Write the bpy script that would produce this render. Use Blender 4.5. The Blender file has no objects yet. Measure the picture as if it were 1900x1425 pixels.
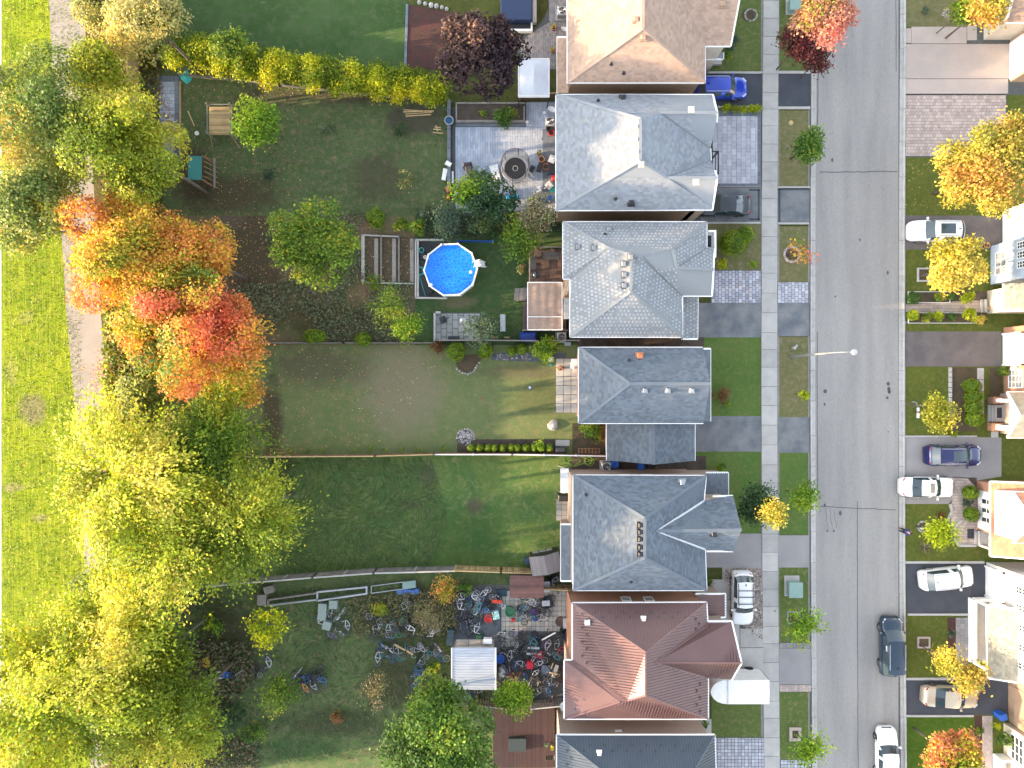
import bpy, math, random
import numpy as np
from mathutils import Vector, Matrix, Euler
random.seed(7)
SC = bpy.context.scene
COL = SC.collection
H = 62.0      # drone height above the ground (m)
S = 21.0      # photo pixels per metre on the ground
R_ = math.radians

# ---------------------------------------------------------------- camera, sky, sun, exposure
cam = bpy.data.cameras.new('camera'); camo = bpy.data.objects.new('camera', cam); COL.objects.link(camo)
camo.location = (0, 0, H); camo.rotation_euler = (0, 0, 0)
cam.sensor_width = 36; cam.lens = 36 * H / (1900 / S); cam.clip_end = 3000; cam.clip_start = 0.5
SC.camera = camo
SUN_EL, SUN_AZ = 12.0, 8.0
world = bpy.data.worlds.new('World'); SC.world = world; world.use_nodes = True
wn = world.node_tree; wn.nodes.clear()
sky = wn.nodes.new('ShaderNodeTexSky'); sky.sky_type = 'NISHITA'; sky.sun_disc = False
sky.sun_elevation = R_(SUN_EL); sky.sun_rotation = R_(270 - SUN_AZ)
sky.air_density = 1.0; sky.dust_density = 1.6; sky.ozone_density = 1.0
bg = wn.nodes.new('ShaderNodeBackground'); bg.inputs[1].default_value = 0.15
wo = wn.nodes.new('ShaderNodeOutputWorld')
hs = wn.nodes.new('ShaderNodeHueSaturation'); hs.inputs['Saturation'].default_value = .42
wn.links.new(sky.outputs[0], hs.inputs['Color']); wn.links.new(hs.outputs[0], bg.inputs[0]); wn.links.new(bg.outputs[0], wo.inputs[0])
sl = bpy.data.lights.new('sun', 'SUN'); sl.energy = 2.7; sl.angle = R_(0.5); sl.color = (1.0, 0.71, 0.42)
so = bpy.data.objects.new('sun', sl); COL.objects.link(so)
d = Vector((math.cos(R_(SUN_EL)) * math.cos(R_(SUN_AZ)), math.cos(R_(SUN_EL)) * math.sin(R_(SUN_AZ)), -math.sin(R_(SUN_EL))))
so.rotation_euler = d.to_track_quat('-Z', 'Y').to_euler(); so.location = (-60, 0, 40)
SC.view_settings.view_transform = 'Standard'; SC.view_settings.look = 'None'
SC.view_settings.exposure = 2.65; SC.view_settings.gamma = 1.0; SC.view_settings.use_curve_mapping = False
SC.cycles.max_bounces = 6; SC.cycles.diffuse_bounces = 3; SC.cycles.glossy_bounces = 3

# ---------------------------------------------------------------- helpers
def P(px, py, z=0.0):
    "photo pixel + height -> world point"
    k = (H - z) / H / S
    return Vector(((px - 950) * k, (712.5 - py) * k, z))
def T(x, y, z=0.0):
    "plan position given in photo pixels on the ground, lifted to z"
    return Vector(((x - 950) / S, (712.5 - y) / S, z))
def lin(r, g, b):
    f = lambda v: (v / 255 / 12.92) if v <= 10.3 else ((v / 255 + .055) / 1.055) ** 2.4
    return (f(r), f(g), f(b))
def link(o, parent=None):
    COL.objects.link(o)
    if parent is not None: o.parent = parent
    return o
def tag(o, label=None, cat=None, group=None, kind=None):
    if label: o['label'] = label
    if cat: o['category'] = cat
    if group: o['group'] = group
    if kind: o['kind'] = kind
    return o
def thing(name, label, cat, loc=(0, 0, 0), rz=0, group=None, rot=None):
    o = bpy.data.objects.new(name, None); o.empty_display_size = .3; COL.objects.link(o)
    o.location = loc; o.rotation_euler = rot if rot else (0, 0, rz)
    return tag(o, label, cat, group)
def copy_tree(o, parent=None):
    c = o.copy(); COL.objects.link(c)
    if parent is not None: c.parent = parent
    for ch in list(o.children): copy_tree(ch, c)
    return c
class Mt:
    "small node-graph writer"
    def __init__(s, name):
        s.m = bpy.data.materials.new(name); s.m.use_nodes = True; s.t = s.m.node_tree; s.n = s.t.nodes
        s.b = s.n['Principled BSDF']
    def new(s, t, **k):
        n = s.n.new(t)
        for a, v in k.items(): setattr(n, a, v)
        return n
    def l(s, a, b): s.t.links.new(a, b)
    def math(s, op, a, b=None):
        n = s.new('ShaderNodeMath', operation=op)
        for i, v in enumerate((a, b)):
            if v is None: continue
            if isinstance(v, (int, float)): n.inputs[i].default_value = v
            else: s.l(v, n.inputs[i])
        return n.outputs[0]
    def pos(s, obj=False, scale=None):
        o = s.new('ShaderNodeTexCoord').outputs['Object'] if obj else s.new('ShaderNodeNewGeometry').outputs['Position']
        if scale:
            v = s.new('ShaderNodeVectorMath', operation='MULTIPLY'); s.l(o, v.inputs[0]); v.inputs[1].default_value = scale; o = v.outputs[0]
        return o
    def noise(s, p, scale, detail=3, rough=.55, dist=0):
        n = s.new('ShaderNodeTexNoise'); s.l(p, n.inputs['Vector']); n.inputs['Scale'].default_value = scale
        n.inputs['Detail'].default_value = detail; n.inputs['Roughness'].default_value = rough; n.inputs['Distortion'].default_value = dist
        return n.outputs[0]
    def rng(s, v, a, b, c=0, d_=1):
        n = s.new('ShaderNodeMapRange'); s.l(v, n.inputs[0])
        for i, q in enumerate((a, b, c, d_)): n.inputs[i + 1].default_value = q
        return n.outputs[0]
    def mix(s, f, a, b, mode='MIX'):
        n = s.new('ShaderNodeMix', data_type='RGBA', blend_type=mode)
        for i, v in ((0, f), (6, a), (7, b)):
            if isinstance(v, (int, float)): n.inputs[i].default_value = v
            elif isinstance(v, tuple): n.inputs[i].default_value = (*v[:3], 1)
            else: s.l(v, n.inputs[i])
        return n.outputs[2]
    def bump(s, h, dist=.05, strength=1):
        n = s.new('ShaderNodeBump'); s.l(h, n.inputs['Height']); n.inputs['Distance'].default_value = dist
        n.inputs['Strength'].default_value = strength; s.l(n.outputs[0], s.b.inputs['Normal'])
    def col(s, c):
        if isinstance(c, tuple): s.b.inputs['Base Color'].default_value = (*c[:3], 1)
        else: s.l(c, s.b.inputs['Base Color'])
def M(name, c1, c2=None, sc=3.0, fine=18.0, fa=.22, rough=.85, bump=0.0, bsc=40.0, metal=0, tint=False, oc=False, spec=.4, obj=False, coat=0, stretch=None, streak=None):
    "general surface: two colours mottled at scale sc, fine grain, optional per-face tint / per-object colour"
    g = Mt(name); p = g.pos(obj, stretch)
    c = c1
    if oc: c = g.new('ShaderNodeObjectInfo').outputs['Color']
    if c2 is not None: c = g.mix(g.rng(g.noise(p, sc, 4), .35, .65), c, c2)
    if fa:
        f = g.rng(g.noise(p, fine, 2), .25, .75, 1 - fa, 1 + fa)
        cc = g.new('ShaderNodeCombineColor'); [g.l(f, cc.inputs[i]) for i in range(3)]
        c = g.mix(1.0, c, cc.outputs[0], 'MULTIPLY')
    if tint: c = g.mix(1.0, c, g.new('ShaderNodeAttribute', attribute_name='tint').outputs['Color'], 'MULTIPLY')
    g.col(c); g.b.inputs['Roughness'].default_value = rough; g.b.inputs['Metallic'].default_value = metal
    g.b.inputs['Specular IOR Level'].default_value = spec; g.b.inputs['Coat Weight'].default_value = coat
    if coat: g.b.inputs['Coat Roughness'].default_value = .05
    if bump: g.bump(g.noise(p, bsc, 3), bump)
    return g.m
def grass(name, a, b, c3=None, sc=.35, patches=(), fa=.35, stripe=None, swirl=0):
    "lawn: a/b mottled, c3 in fine tufts; patches = [(px,py,rx,ry,colour,amount)] of worn turf"
    g = Mt(name); p = g.pos()
    c = g.mix(g.rng(g.noise(p, sc, 5, .6, swirl), .38, .62), a, b)
    if c3 is not None: c = g.mix(g.rng(g.noise(p, sc * 5, 5, .65, swirl), .48, .68), c, c3)
    if stripe:
        c = g.mix(g.rng(g.noise(g.pos(scale=stripe), 1.0, 3), .45, .7, 0, .75), c, tuple(v * 1.5 for v in (c3 or b)))
    for (x, y, rx, ry, pc, am) in patches:
        q = T(x, y)
        v = g.new('ShaderNodeVectorMath', operation='SUBTRACT'); g.l(p, v.inputs[0]); v.inputs[1].default_value = (q.x, q.y, 0)
        w = g.new('ShaderNodeVectorMath', operation='MULTIPLY'); g.l(v.outputs[0], w.inputs[0]); w.inputs[1].default_value = (S / rx, S / ry, 0)
        ln = g.new('ShaderNodeVectorMath', operation='LENGTH'); g.l(w.outputs[0], ln.inputs[0])
        h = g.math('ADD', ln.outputs['Value'], g.rng(g.noise(p, .9, 5, .7), 0, 1, -.75, .75))
        c = g.mix(g.rng(h, .55, 1.15, am, 0), c, pc)
    n1 = g.noise(p, 9, 4, .7); n2 = g.noise(p, 40, 2)
    f = g.rng(g.math('ADD', n1, g.math('MULTIPLY', n2, .5)), .4, 1.1, 1 - fa, 1 + fa)
    cc = g.new('ShaderNodeCombineColor'); [g.l(f, cc.inputs[i]) for i in range(3)]
    g.col(g.mix(1.0, c, cc.outputs[0], 'MULTIPLY'))
    g.b.inputs['Roughness'].default_value = .95; g.b.inputs['Specular IOR Level'].default_value = .1
    g.bump(g.math('ADD', n1, n2), .12, .9)
    return g.m
def brick_mat(name, c1, c2, mortar, bw=.22, bh=.075, axis='XZ'):
    g = Mt(name); sp = g.new('ShaderNodeSeparateXYZ'); g.l(g.pos(), sp.inputs[0])
    cb = g.new('ShaderNodeCombineXYZ'); g.l(g.math('ADD', sp.outputs[0], sp.outputs[1]), cb.inputs[0]); g.l(sp.outputs[2], cb.inputs[1])
    b = g.new('ShaderNodeTexBrick'); g.l(cb.outputs[0], b.inputs[0]); b.inputs['Scale'].default_value = 1
    b.inputs['Brick Width'].default_value = bw; b.inputs['Row Height'].default_value = bh; b.inputs['Mortar Size'].default_value = .008
    b.inputs['Color1'].default_value = (*c1, 1); b.inputs['Color2'].default_value = (*c2, 1); b.inputs['Mortar'].default_value = (*mortar, 1)
    g.col(g.mix(.35, b.outputs[0], g.mix(g.noise(g.pos(), 1.5, 3), tuple(v * .7 for v in c1), c2)))
    g.b.inputs['Roughness'].default_value = .9; g.bump(b.outputs['Fac'], -.01)
    return g.m
def siding_mat(name, c, h=.15):
    g = Mt(name); sp = g.new('ShaderNodeSeparateXYZ'); g.l(g.pos(), sp.inputs[0])
    m = g.math('FRACT', g.math('DIVIDE', sp.outputs[2], h))
    dk = tuple(v * .8 for v in c)
    g.col(g.mix(g.rng(g.noise(g.pos(), 1.2, 3), .3, .7), c, dk)); g.bump(m, .02); g.b.inputs['Roughness'].default_value = .6
    return g.m
class MB:
    "mesh collector: boxes, tubes, discs ... joined into one object"
    def __init__(s): s.v = []; s.f = []; s.c = []
    def add(s, vs, fs, t=1.0):
        k = len(s.v); s.v += [tuple(v) for v in vs]; s.f += [tuple(i + k for i in f) for f in fs]
        t = t if isinstance(t, tuple) else (t, t, t); s.c += [t] * len(fs); return s
    def box(s, x0, x1, y0, y1, z0, z1, t=1.0, rz=0, c=None):
        vs = [Vector((x, y, z)) for z in (z0, z1) for x, y in ((x0, y0), (x1, y0), (x1, y1), (x0, y1))]
        if rz:
            cc = Vector(c) if c else Vector(((x0 + x1) / 2, (y0 + y1) / 2, 0)); R = Matrix.Rotation(rz, 3, 'Z')
            vs = [R @ (v - cc) + cc for v in vs]
        return s.add(vs, [(3, 2, 1, 0), (4, 5, 6, 7), (0, 1, 5, 4), (1, 2, 6, 5), (2, 3, 7, 6), (3, 0, 4, 7)], t)
    def bevbox(s, x0, x1, y0, y1, z0, z1, b=.05, t=1.0):
        vs = [(x, y, z) for z in (z0, z1 - b) for x, y in ((x0, y0), (x1, y0), (x1, y1), (x0, y1))]
        vs += [(x, y, z1) for x, y in ((x0 + b, y0 + b), (x1 - b, y0 + b), (x1 - b, y1 - b), (x0 + b, y1 - b))]
        f = [(3, 2, 1, 0), (8, 9, 10, 11)]
        for k in (0, 4): f += [(k + i, k + (i + 1) % 4, k + 4 + (i + 1) % 4, k + 4 + i) for i in range(4)]
        return s.add(vs, f, t)
    def prism(s, poly, z0, z1, t=1.0):
        n = len(poly); vs = [(p[0], p[1], z0) for p in poly] + [(p[0], p[1], z1) for p in poly]
        return s.add(vs, [tuple(range(n, 2 * n)), tuple(range(n - 1, -1, -1))] + [(i, (i + 1) % n, n + (i + 1) % n, n + i) for i in range(n)], t)
    def bar(s, a, b, w, h=None, up=(0, 0, 1), t=1.0):
        a = Vector(a); b = Vector(b); h = h or w; dd = (b - a)
        if dd.length < 1e-6: return s
        dd.normalize(); u = Vector(up); sx = dd.cross(u)
        if sx.length < 1e-4: sx = dd.cross(Vector((0, 1, 0)))
        sx.normalize(); uz = sx.cross(dd)
        q = [(-w / 2, -h / 2), (w / 2, -h / 2), (w / 2, h / 2), (-w / 2, h / 2)]
        vs = [p + sx * i + uz * j for p in (a, b) for i, j in q]
        return s.add(vs, [(0, 1, 2, 3), (7, 6, 5, 4), (0, 4, 5, 1), (1, 5, 6, 2), (2, 6, 7, 3), (3, 7, 4, 0)], t)
    def tube(s, pts, r, n=6, t=1.0, r2=None, close=False):
        pts = [Vector(p) for p in pts]; m = len(pts); vs = []
        for i, p in enumerate(pts):
            a = pts[(i - 1) % m] if (i > 0 or close) else p; b = pts[(i + 1) % m] if (i < m - 1 or close) else p
            dd = (b - a).normalized(); u = Vector((0, 0, 1)) if abs(dd.z) < .95 else Vector((1, 0, 0))
            x = dd.cross(u).normalized(); y = x.cross(dd)
            rr = r if r2 is None else r + (r2 - r) * i / (m - 1)
            vs += [p + (x * math.cos(2 * math.pi * k / n) + y * math.sin(2 * math.pi * k / n)) * rr for k in range(n)]
        fs = []
        for i in range(m if close else m - 1):
            j = (i + 1) % m
            fs += [(i * n + k, i * n + (k + 1) % n, j * n + (k + 1) % n, j * n + k) for k in range(n)]
        if not close: fs += [tuple(range(n - 1, -1, -1)), tuple((m - 1) * n + k for k in range(n))]
        return s.add(vs, fs, t)
    def ring(s, c, R, r, n=20, m=6, t=1.0, axis='Z'):
        pts = []
        for i in range(n):
            a = 2 * math.pi * i / n; x, y = R * math.cos(a), R * math.sin(a)
            pts.append(Vector(c) + (Vector((x, y, 0)) if axis == 'Z' else Vector((x, 0, y))))
        return s.tube(pts, r, m, t, close=True)
    def lathe(s, prof, c=(0, 0, 0), n=16, t=1.0, cap=True, sx=1, sy=1):
        vs = [(c[0] + r * math.cos(2 * math.pi * k / n) * sx, c[1] + r * math.sin(2 * math.pi * k / n) * sy, c[2] + z) for r, z in prof for k in range(n)]
        fs = [(i * n + k, i * n + (k + 1) % n, (i + 1) * n + (k + 1) % n, (i + 1) * n + k) for i in range(len(prof) - 1) for k in range(n)]
        if cap: fs += [tuple((len(prof) - 1) * n + k for k in range(n)), tuple(range(n - 1, -1, -1))]
        return s.add(vs, fs, t)
    def build(s, name, mat, parent=None, smooth=False, loc=None, **tags):
        me = bpy.data.meshes.new(name); me.from_pydata(s.v, [], s.f); me.materials.append(mat)
        at = me.attributes.new('tint', 'FLOAT_COLOR', 'FACE')
        at.data.foreach_set('color', np.array([(*c, 1) for c in s.c], dtype=np.float32).ravel() if s.c else [])
        if smooth: me.polygons.foreach_set('use_smooth', [True] * len(me.polygons))
        o = bpy.data.objects.new(name, me); link(o, parent)
        if loc is not None: o.location = loc
        return tag(o, **tags)
def sheet(name, poly, mat, z=.004, px=True, kind='structure', parent=None, **tg):
    m = MB(); vs = [T(x, y, z) if px else Vector((x, y, z)) for x, y in poly]
    a = sum(vs[i].x * vs[(i + 1) % len(vs)].y - vs[(i + 1) % len(vs)].x * vs[i].y for i in range(len(vs)))
    if a < 0: vs.reverse()
    m.add(vs, [tuple(range(len(vs)))])
    return m.build(name, mat, parent, kind=kind, **tg)
def rect(x0, y0, x1, y1): return [(x0, y0), (x1, y0), (x1, y1), (x0, y1)]
def clip(poly, cut):
    "Sutherland-Hodgman in 2-D: poly by convex ccw cut"
    out = poly
    for i in range(len(cut)):
        (ax, ay), (bx, by) = cut[i], cut[(i + 1) % len(cut)]
        inp, out = out, []
        if not inp: return []
        f = lambda p: (bx - ax) * (p[1] - ay) - (by - ay) * (p[0] - ax)
        for j in range(len(inp)):
            p, q = inp[j - 1], inp[j]; fp, fq = f(p), f(q)
            if fq >= 0:
                if fp < 0: t = fp / (fp - fq); out.append((p[0] + (q[0] - p[0]) * t, p[1] + (q[1] - p[1]) * t))
                out.append(q)
            elif fp >= 0:
                t = fp / (fp - fq); out.append((p[0] + (q[0] - p[0]) * t, p[1] + (q[1] - p[1]) * t))
    return out
def ccw(poly):
    a = sum(poly[i][0] * poly[(i + 1) % len(poly)][1] - poly[(i + 1) % len(poly)][0] * poly[i][1] for i in range(len(poly)))
    return poly if a > 0 else poly[::-1]
def pavers(name, poly, mat, w=.3, l=.6, along='y', z=.012, joint=.02, var=.16, hole=None, parent=None, jitter=0, base=None, kind='stuff', tints=None, th=.03, offs=.5, **tg):
    "many small paving stones clipped to a convex plan outline, joined into one piece"
    P2 = ccw([tuple(T(x, y).xy) for x, y in poly]); xs = [p[0] for p in P2]; ys = [p[1] for p in P2]
    sx, sy = (w, l) if along == 'y' else (l, w)
    rn = random.Random(hash(name) % 1000 + len(poly)); m = MB(); ncol = int((max(xs) - min(xs)) / sx) + 2; nrow = int((max(ys) - min(ys)) / sy) + 2
    for i in range(ncol):
        for j in range(-1, nrow):
            x0 = min(xs) + i * sx; y0 = min(ys) + j * sy
            if along == 'y': y0 += (i % 2) * offs * sy
            else: x0 += (j % 2) * offs * sx - offs * sx
            g = joint / 2
            q = clip([(x0 + g, y0 + g), (x0 + sx - g, y0 + g), (x0 + sx - g, y0 + sy - g), (x0 + g, y0 + sy - g)], P2)
            if len(q) < 3: continue
            t = 1 + rn.uniform(-var, var); tt = (t, t, t)
            if tints: b_ = rn.choice(tints); tt = tuple(t * v for v in b_)
            m.prism(q, z, z + th + rn.uniform(-.004, .004), tt)
    o = m.build(name, mat, parent, kind=kind, **tg)
    return o
# ---------------------------------------------------------------- materials
W_ = lambda r, g, b: lin(r, g, b)
m_conc = M('concrete', (.42, .41, .39), (.36, .35, .34), 1.2, 30, .12, .9, .004, tint=True)
m_kerb = M('kerb_concrete', (.46, .45, .43), (.38, .37, .36), 2.0, 30, .15, .9, .004, tint=True)
m_road = M('road_asphalt', (.295, .285, .272), (.24, .233, .228), .75, 45, .2, .9, .006, 60, stretch=(1, .10, 1))
m_asph_dark = M('fresh_asphalt', (.045, .05, .065), (.06, .065, .08), .8, 50, .3, .85, .005, 60)
m_asph_mid = M('worn_asphalt', (.11, .125, .145), (.20, .205, .21), .7, 50, .25, .9, .006, 60)
m_asph_pale = M('pale_asphalt', (.24, .23, .235), (.28, .27, .27), .6, 45, .16, .9, .006, 60)
m_asph_brown = M('brown_asphalt', (.10, .09, .09), (.15, .13, .125), .6, 45, .2, .9, .006, 60)
m_tar = M('tar_seal', (.06, .065, .08), None, rough=.5)
m_paver_blue = M('blue_grey_paver', (.38, .42, .50), (.30, .35, .44), .9, 25, .12, .85, .003, tint=True)
m_paver_pale = M('pale_paver', (.42, .43, .48), (.36, .37, .42), 1, 25, .14, .85, .003, tint=True)
m_paver_dark = M('slate_paver', (.16, .19, .23), (.12, .14, .17), 1, 25, .15, .85, .003, tint=True)
m_paver_pink = M('pink_paver', (.44, .36, .32), (.39, .32, .295), .8, 25, .18, .9, .003, tint=True)
m_paver_grey = M('grey_paver', (.27, .26, .26), (.22, .21, .22), .8, 25, .18, .9, .003, tint=True)
m_patio_slab = M('patio_slab', (.40, .39, .36), (.33, .33, .31), .8, 25, .14, .9, .003, tint=True)
m_joint = M('paver_joint', (.10, .10, .10), (.07, .08, .08), 3)
m_gravel = M('gravel', (.34, .31, .29), (.22, .20, .19), 12, 35, .4, .9, .03, 25, tint=True)
m_soil = M('soil', (.055, .045, .038), (.09, .07, .055), 1.2, 22, .45, 1, .05, 14)
m_leaf_soil = M('leafy_soil', (.10, .07, .045), (.06, .055, .03), 1.0, 16, .5, 1, .06, 12)
m_mulch = M('red_mulch', (.085, .035, .03), (.06, .035, .03), 1.5, 30, .5, 1, .04, 22)
m_path = M('trail_asphalt', (.27, .235, .20), (.31, .27, .235), .5, 40, .12, .95, .005)
m_white = M('white_paint', (.78, .78, .77), (.70, .70, .70), 2, 20, .05, .5)
m_trim = M('white_trim', (.80, .80, .79), None, fa=.04, rough=.45)
m_black = M('black_plastic', (.02, .02, .024), None, fa=.1, rough=.5)
m_dark = M('dark_fabric', (.03, .035, .045), (.045, .05, .06), 3, 30, .2, .8, .01)
m_metal = M('grey_metal', (.42, .44, .46), (.35, .36, .38), 3, 20, .1, .4, metal=.6)
m_steel = M('bright_steel', (.6, .6, .62), None, rough=.25, metal=.9, fa=.05)
m_glass = M('window_glass', (.03, .04, .05), None, fa=0, rough=.06, spec=.8)
m_glass_pale = M('curtained_glass', (.25, .26, .27), (.14, .15, .16), 3, rough=.1, spec=.8)
m_wood_new = M('new_lumber', (.52, .38, .20), (.44, .31, .16), 2, 30, .15, .8, .004, tint=True)
m_wood_tan = M('tan_board', (.42, .30, .15), (.32, .23, .12), 1.5, 25, .25, .85, .006, tint=True)
m_wood_grey = M('weathered_board', (.24, .22, .20), (.17, .16, .15), 2, 25, .25, .9, .006, tint=True)
m_wood_dark = M('dark_deck_board', (.075, .05, .045), (.11, .075, .065), 1.5, 30, .3, .8, .006, tint=True)
m_wood_red = M('red_deck_board', (.05, .027, .026), (.04, .024, .025), 1.5, 30, .25, .8, .006, tint=True)
m_wood_cedar = M('cedar_board', (.30, .155, .085), (.22, .12, .07), 1.5, 25, .25, .85, .006, tint=True)
m_bark = M('bark', (.11, .09, .07), (.16, .13, .10), 4, 30, .3, 1, .04, 20)
m_stone = M('field_stone', (.42, .40, .38), (.30, .29, .28), 5, 25, .2, .9, .02, tint=True)
m_brick_o = brick_mat('orange_brick', (.42, .20, .115), (.36, .17, .10), (.40, .34, .28))
m_brick_b = brick_mat('beige_brick', (.40, .30, .23), (.36, .27, .21), (.42, .36, .30))
m_brick_p = brick_mat('pink_brick', (.44, .33, .27), (.38, .29, .24), (.42, .38, .34))
m_sid_white = siding_mat('white_siding', (.74, .73, .71)); m_sid_blue = siding_mat('blue_siding', (.42, .50, .62))
m_sid_cream = siding_mat('cream_siding', (.62, .56, .46)); m_sid_brown = siding_mat('brown_siding', (.36, .25, .18))
m_bluepl = M('blue_plastic', (.02, .10, .42), None, fa=.1, rough=.45)
m_tealpl = M('teal_plastic', (.03, .36, .36), (.05, .42, .38), 4, rough=.6, fa=.15)
m_redpl = M('red_plastic', (.48, .03, .03), None, fa=.1, rough=.45)
m_purple = M('purple_plastic', (.20, .06, .42), None, fa=.1, rough=.5)
m_greenpl = M('green_plastic', (.03, .14, .07), None, fa=.15, rough=.5)
m_terra = M('terracotta', (.42, .17, .09), None, fa=.15, rough=.9)
m_objcol = M('painted_part', (1, 1, 1), oc=True, fa=.08, rough=.4, obj=True)
m_box_green = M('utility_box_green', (.20, .31, .285), (.23, .33, .30), 2, rough=.5, fa=.08)
SH = {
 'brown': M('brown_shingle', (.36, .255, .195), (.33, .235, .18), .9, 30, .12, .95, .004, tint=True),
 'slate': M('blue_grey_shingle', (.215, .235, .26), (.205, .225, .25), .8, 30, .14, .95, .004, tint=True),
 'grey': M('grey_shingle', (.215, .228, .24), (.205, .218, .23), .8, 30, .12, .95, .004, tint=True),
 'dark': M('dark_shingle', (.115, .137, .165), (.108, .13, .155), .8, 30, .15, .95, .004, tint=True),
 'olive': M('olive_shingle', (.34, .31, .235), (.28, .26, .20), .8, 30, .15, .95, .004, tint=True),
 'orange': M('orange_shingle', (.50, .23, .135), (.44, .21, .125), .8, 30, .12, .95, .004, tint=True),
 'redmet': M('red_brown_metal', (.135, .075, .07), (.12, .066, .064), .8, 20, .05, .38, metal=.15, spec=.5, tint=True),
 'darkmet': M('dark_blue_metal', (.055, .07, .09), (.045, .06, .08), .8, 20, .05, .38, metal=.15, spec=.5, tint=True),
}
# ---------------------------------------------------------------- ground
g_base = grass('rough_grass', (.10, .12, .03), (.07, .09, .025), (.13, .12, .05))
sheet('ground', [(-9000, -9000), (11000, -9000), (11000, 11000), (-9000, 11000)], g_base, -.02)
m_meadow = grass('meadow_grass', (.25, .33, .010), (.13, .22, .010), (.30, .33, .03), .3, fa=.3, stripe=(9, .35, 1),
                 patches=[(60, 760, 26, 34, (.26, .22, .13), .8), (25, 905, 22, 10, (.34, .30, .14), .7), (75, 962, 16, 9, (.34, .30, .14), .7), (48, 590, 16, 16, (.34, .32, .10), .5), (20, 690, 12, 30, (.34, .32, .10), .5)])
sheet('meadow', [(-200, -150), (93, -150), (93, 0), (105, 230), (118, 460), (125, 580), (138, 720), (155, 900), (170, 1425), (175, 1600), (-200, 1600)], m_meadow, .0)
sheet('trail', [(90, -150), (152, -150), (155, 0), (168, 230), (180, 460), (187, 580), (200, 720), (217, 900), (232, 1425), (236, 1600), (172, 1600), (168, 1425), (153, 900), (136, 720), (123, 580), (116, 460), (103, 230), (91, 0)], m_path, .006)
sheet('pale_path', [(-60, -150), (3, -150), (3, 1600), (-60, 1600)], m_conc, .006)
m_under = grass('tree_belt_ground', (.12, .11, .03), (.09, .07, .035), (.17, .13, .05), .5)
sheet('tree_belt_ground', [(155, -150), (262, -150), (262, 1600), (236, 1600), (232, 1425), (217, 900), (200, 720), (187, 580), (180, 460), (168, 230), (155, 0)], m_under, .002)
DRY = (.27, .245, .155); BRN = (.10, .075, .05)
m_y1 = grass('dark_lawn', (0.062, 0.119, 0.038), (0.085, 0.149, 0.053), (0.110, 0.149, 0.072), .25, fa=.22)
sheet('lawn', [(262, -150), (760, -150), (752, 128), (350, 96), (262, 96)], m_y1, .004)
m_y2 = grass('patchy_lawn', (0.123, 0.178, 0.073), (0.104, 0.152, 0.062), (0.223, 0.191, 0.118), .4, fa=.3,
             patches=[(650, 175, 110, 22, (.105, .085, .065), .7), (770, 222, 60, 34, (.10, .085, .07), .8), (700, 330, 60, 50, (.085, .07, .05), .6), (430, 360, 90, 40, (.10, .075, .05), .8), (360, 330, 40, 60, (.10, .07, .05), .7), (500, 180, 70, 20, (.10, .085, .06), .6)])
sheet('lawn', [(262, 96), (350, 96), (752, 128), (832, 150), (832, 400), (262, 400)], m_y2, .005)
m_y3 = grass('weedy_ground', (0.148, 0.176, 0.066), (0.224, 0.160, 0.106), (0.267, 0.202, 0.140), .5, fa=.45,
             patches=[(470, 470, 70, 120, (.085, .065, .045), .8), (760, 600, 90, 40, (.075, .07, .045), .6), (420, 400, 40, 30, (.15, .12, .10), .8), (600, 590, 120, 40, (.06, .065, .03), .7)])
sheet('lawn', rect(262, 400, 770, 640), m_y3, .005)
m_y3b = grass('pool_lawn', (0.072, 0.134, 0.049), (0.057, 0.109, 0.040), (0.120, 0.142, 0.068), .35, fa=.22, patches=[(850, 560, 40, 14, (0.207, 0.174, 0.114), .6)])
sheet('lawn', rect(770, 400, 1075, 640), m_y3b, .005)
m_y4 = grass('dry_lawn', (0.192, 0.234, 0.100), (0.159, 0.213, 0.084), (0.259, 0.246, 0.120), .3, fa=.25,
             patches=[(745, 720, 85, 100, DRY, .9), (590, 680, 110, 40, (.12, .10, .075), .6), (1000, 740, 60, 40, (.10, .115, .05), .5), (970, 690, 90, 14, (.14, .12, .08), .6), (505, 780, 22, 80, (.08, .06, .045), .8)])
sheet('lawn', rect(262, 640, 1075, 846), m_y4, .005)
m_y5 = grass('long_grass_lawn', (0.138, 0.209, 0.057), (0.085, 0.171, 0.054), (0.214, 0.246, 0.102), .28, fa=.28, swirl=1.2,
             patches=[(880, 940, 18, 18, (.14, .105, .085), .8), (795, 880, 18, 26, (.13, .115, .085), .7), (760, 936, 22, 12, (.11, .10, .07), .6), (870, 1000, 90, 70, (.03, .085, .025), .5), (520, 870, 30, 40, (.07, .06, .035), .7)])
sheet('lawn', [(262, 846), (1066, 846), (1066, 1062), (848, 1062), (700, 1066), (480, 1080), (262, 1095)], m_y5, .005)
m_y6 = grass('overgrown_lawn', (0.130, 0.190, 0.072), (0.097, 0.157, 0.062), (0.208, 0.190, 0.104), .4, fa=.36, swirl=.8,
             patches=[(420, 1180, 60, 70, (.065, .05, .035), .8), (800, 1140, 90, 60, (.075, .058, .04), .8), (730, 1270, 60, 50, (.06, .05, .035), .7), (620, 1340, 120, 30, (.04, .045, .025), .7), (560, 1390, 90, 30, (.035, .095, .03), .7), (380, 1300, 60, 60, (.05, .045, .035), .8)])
sheet('lawn', [(262, 1095), (480, 1080), (700, 1066), (848, 1062), (1066, 1062), (1066, 1600), (262, 1600)], m_y6, .005)
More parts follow.
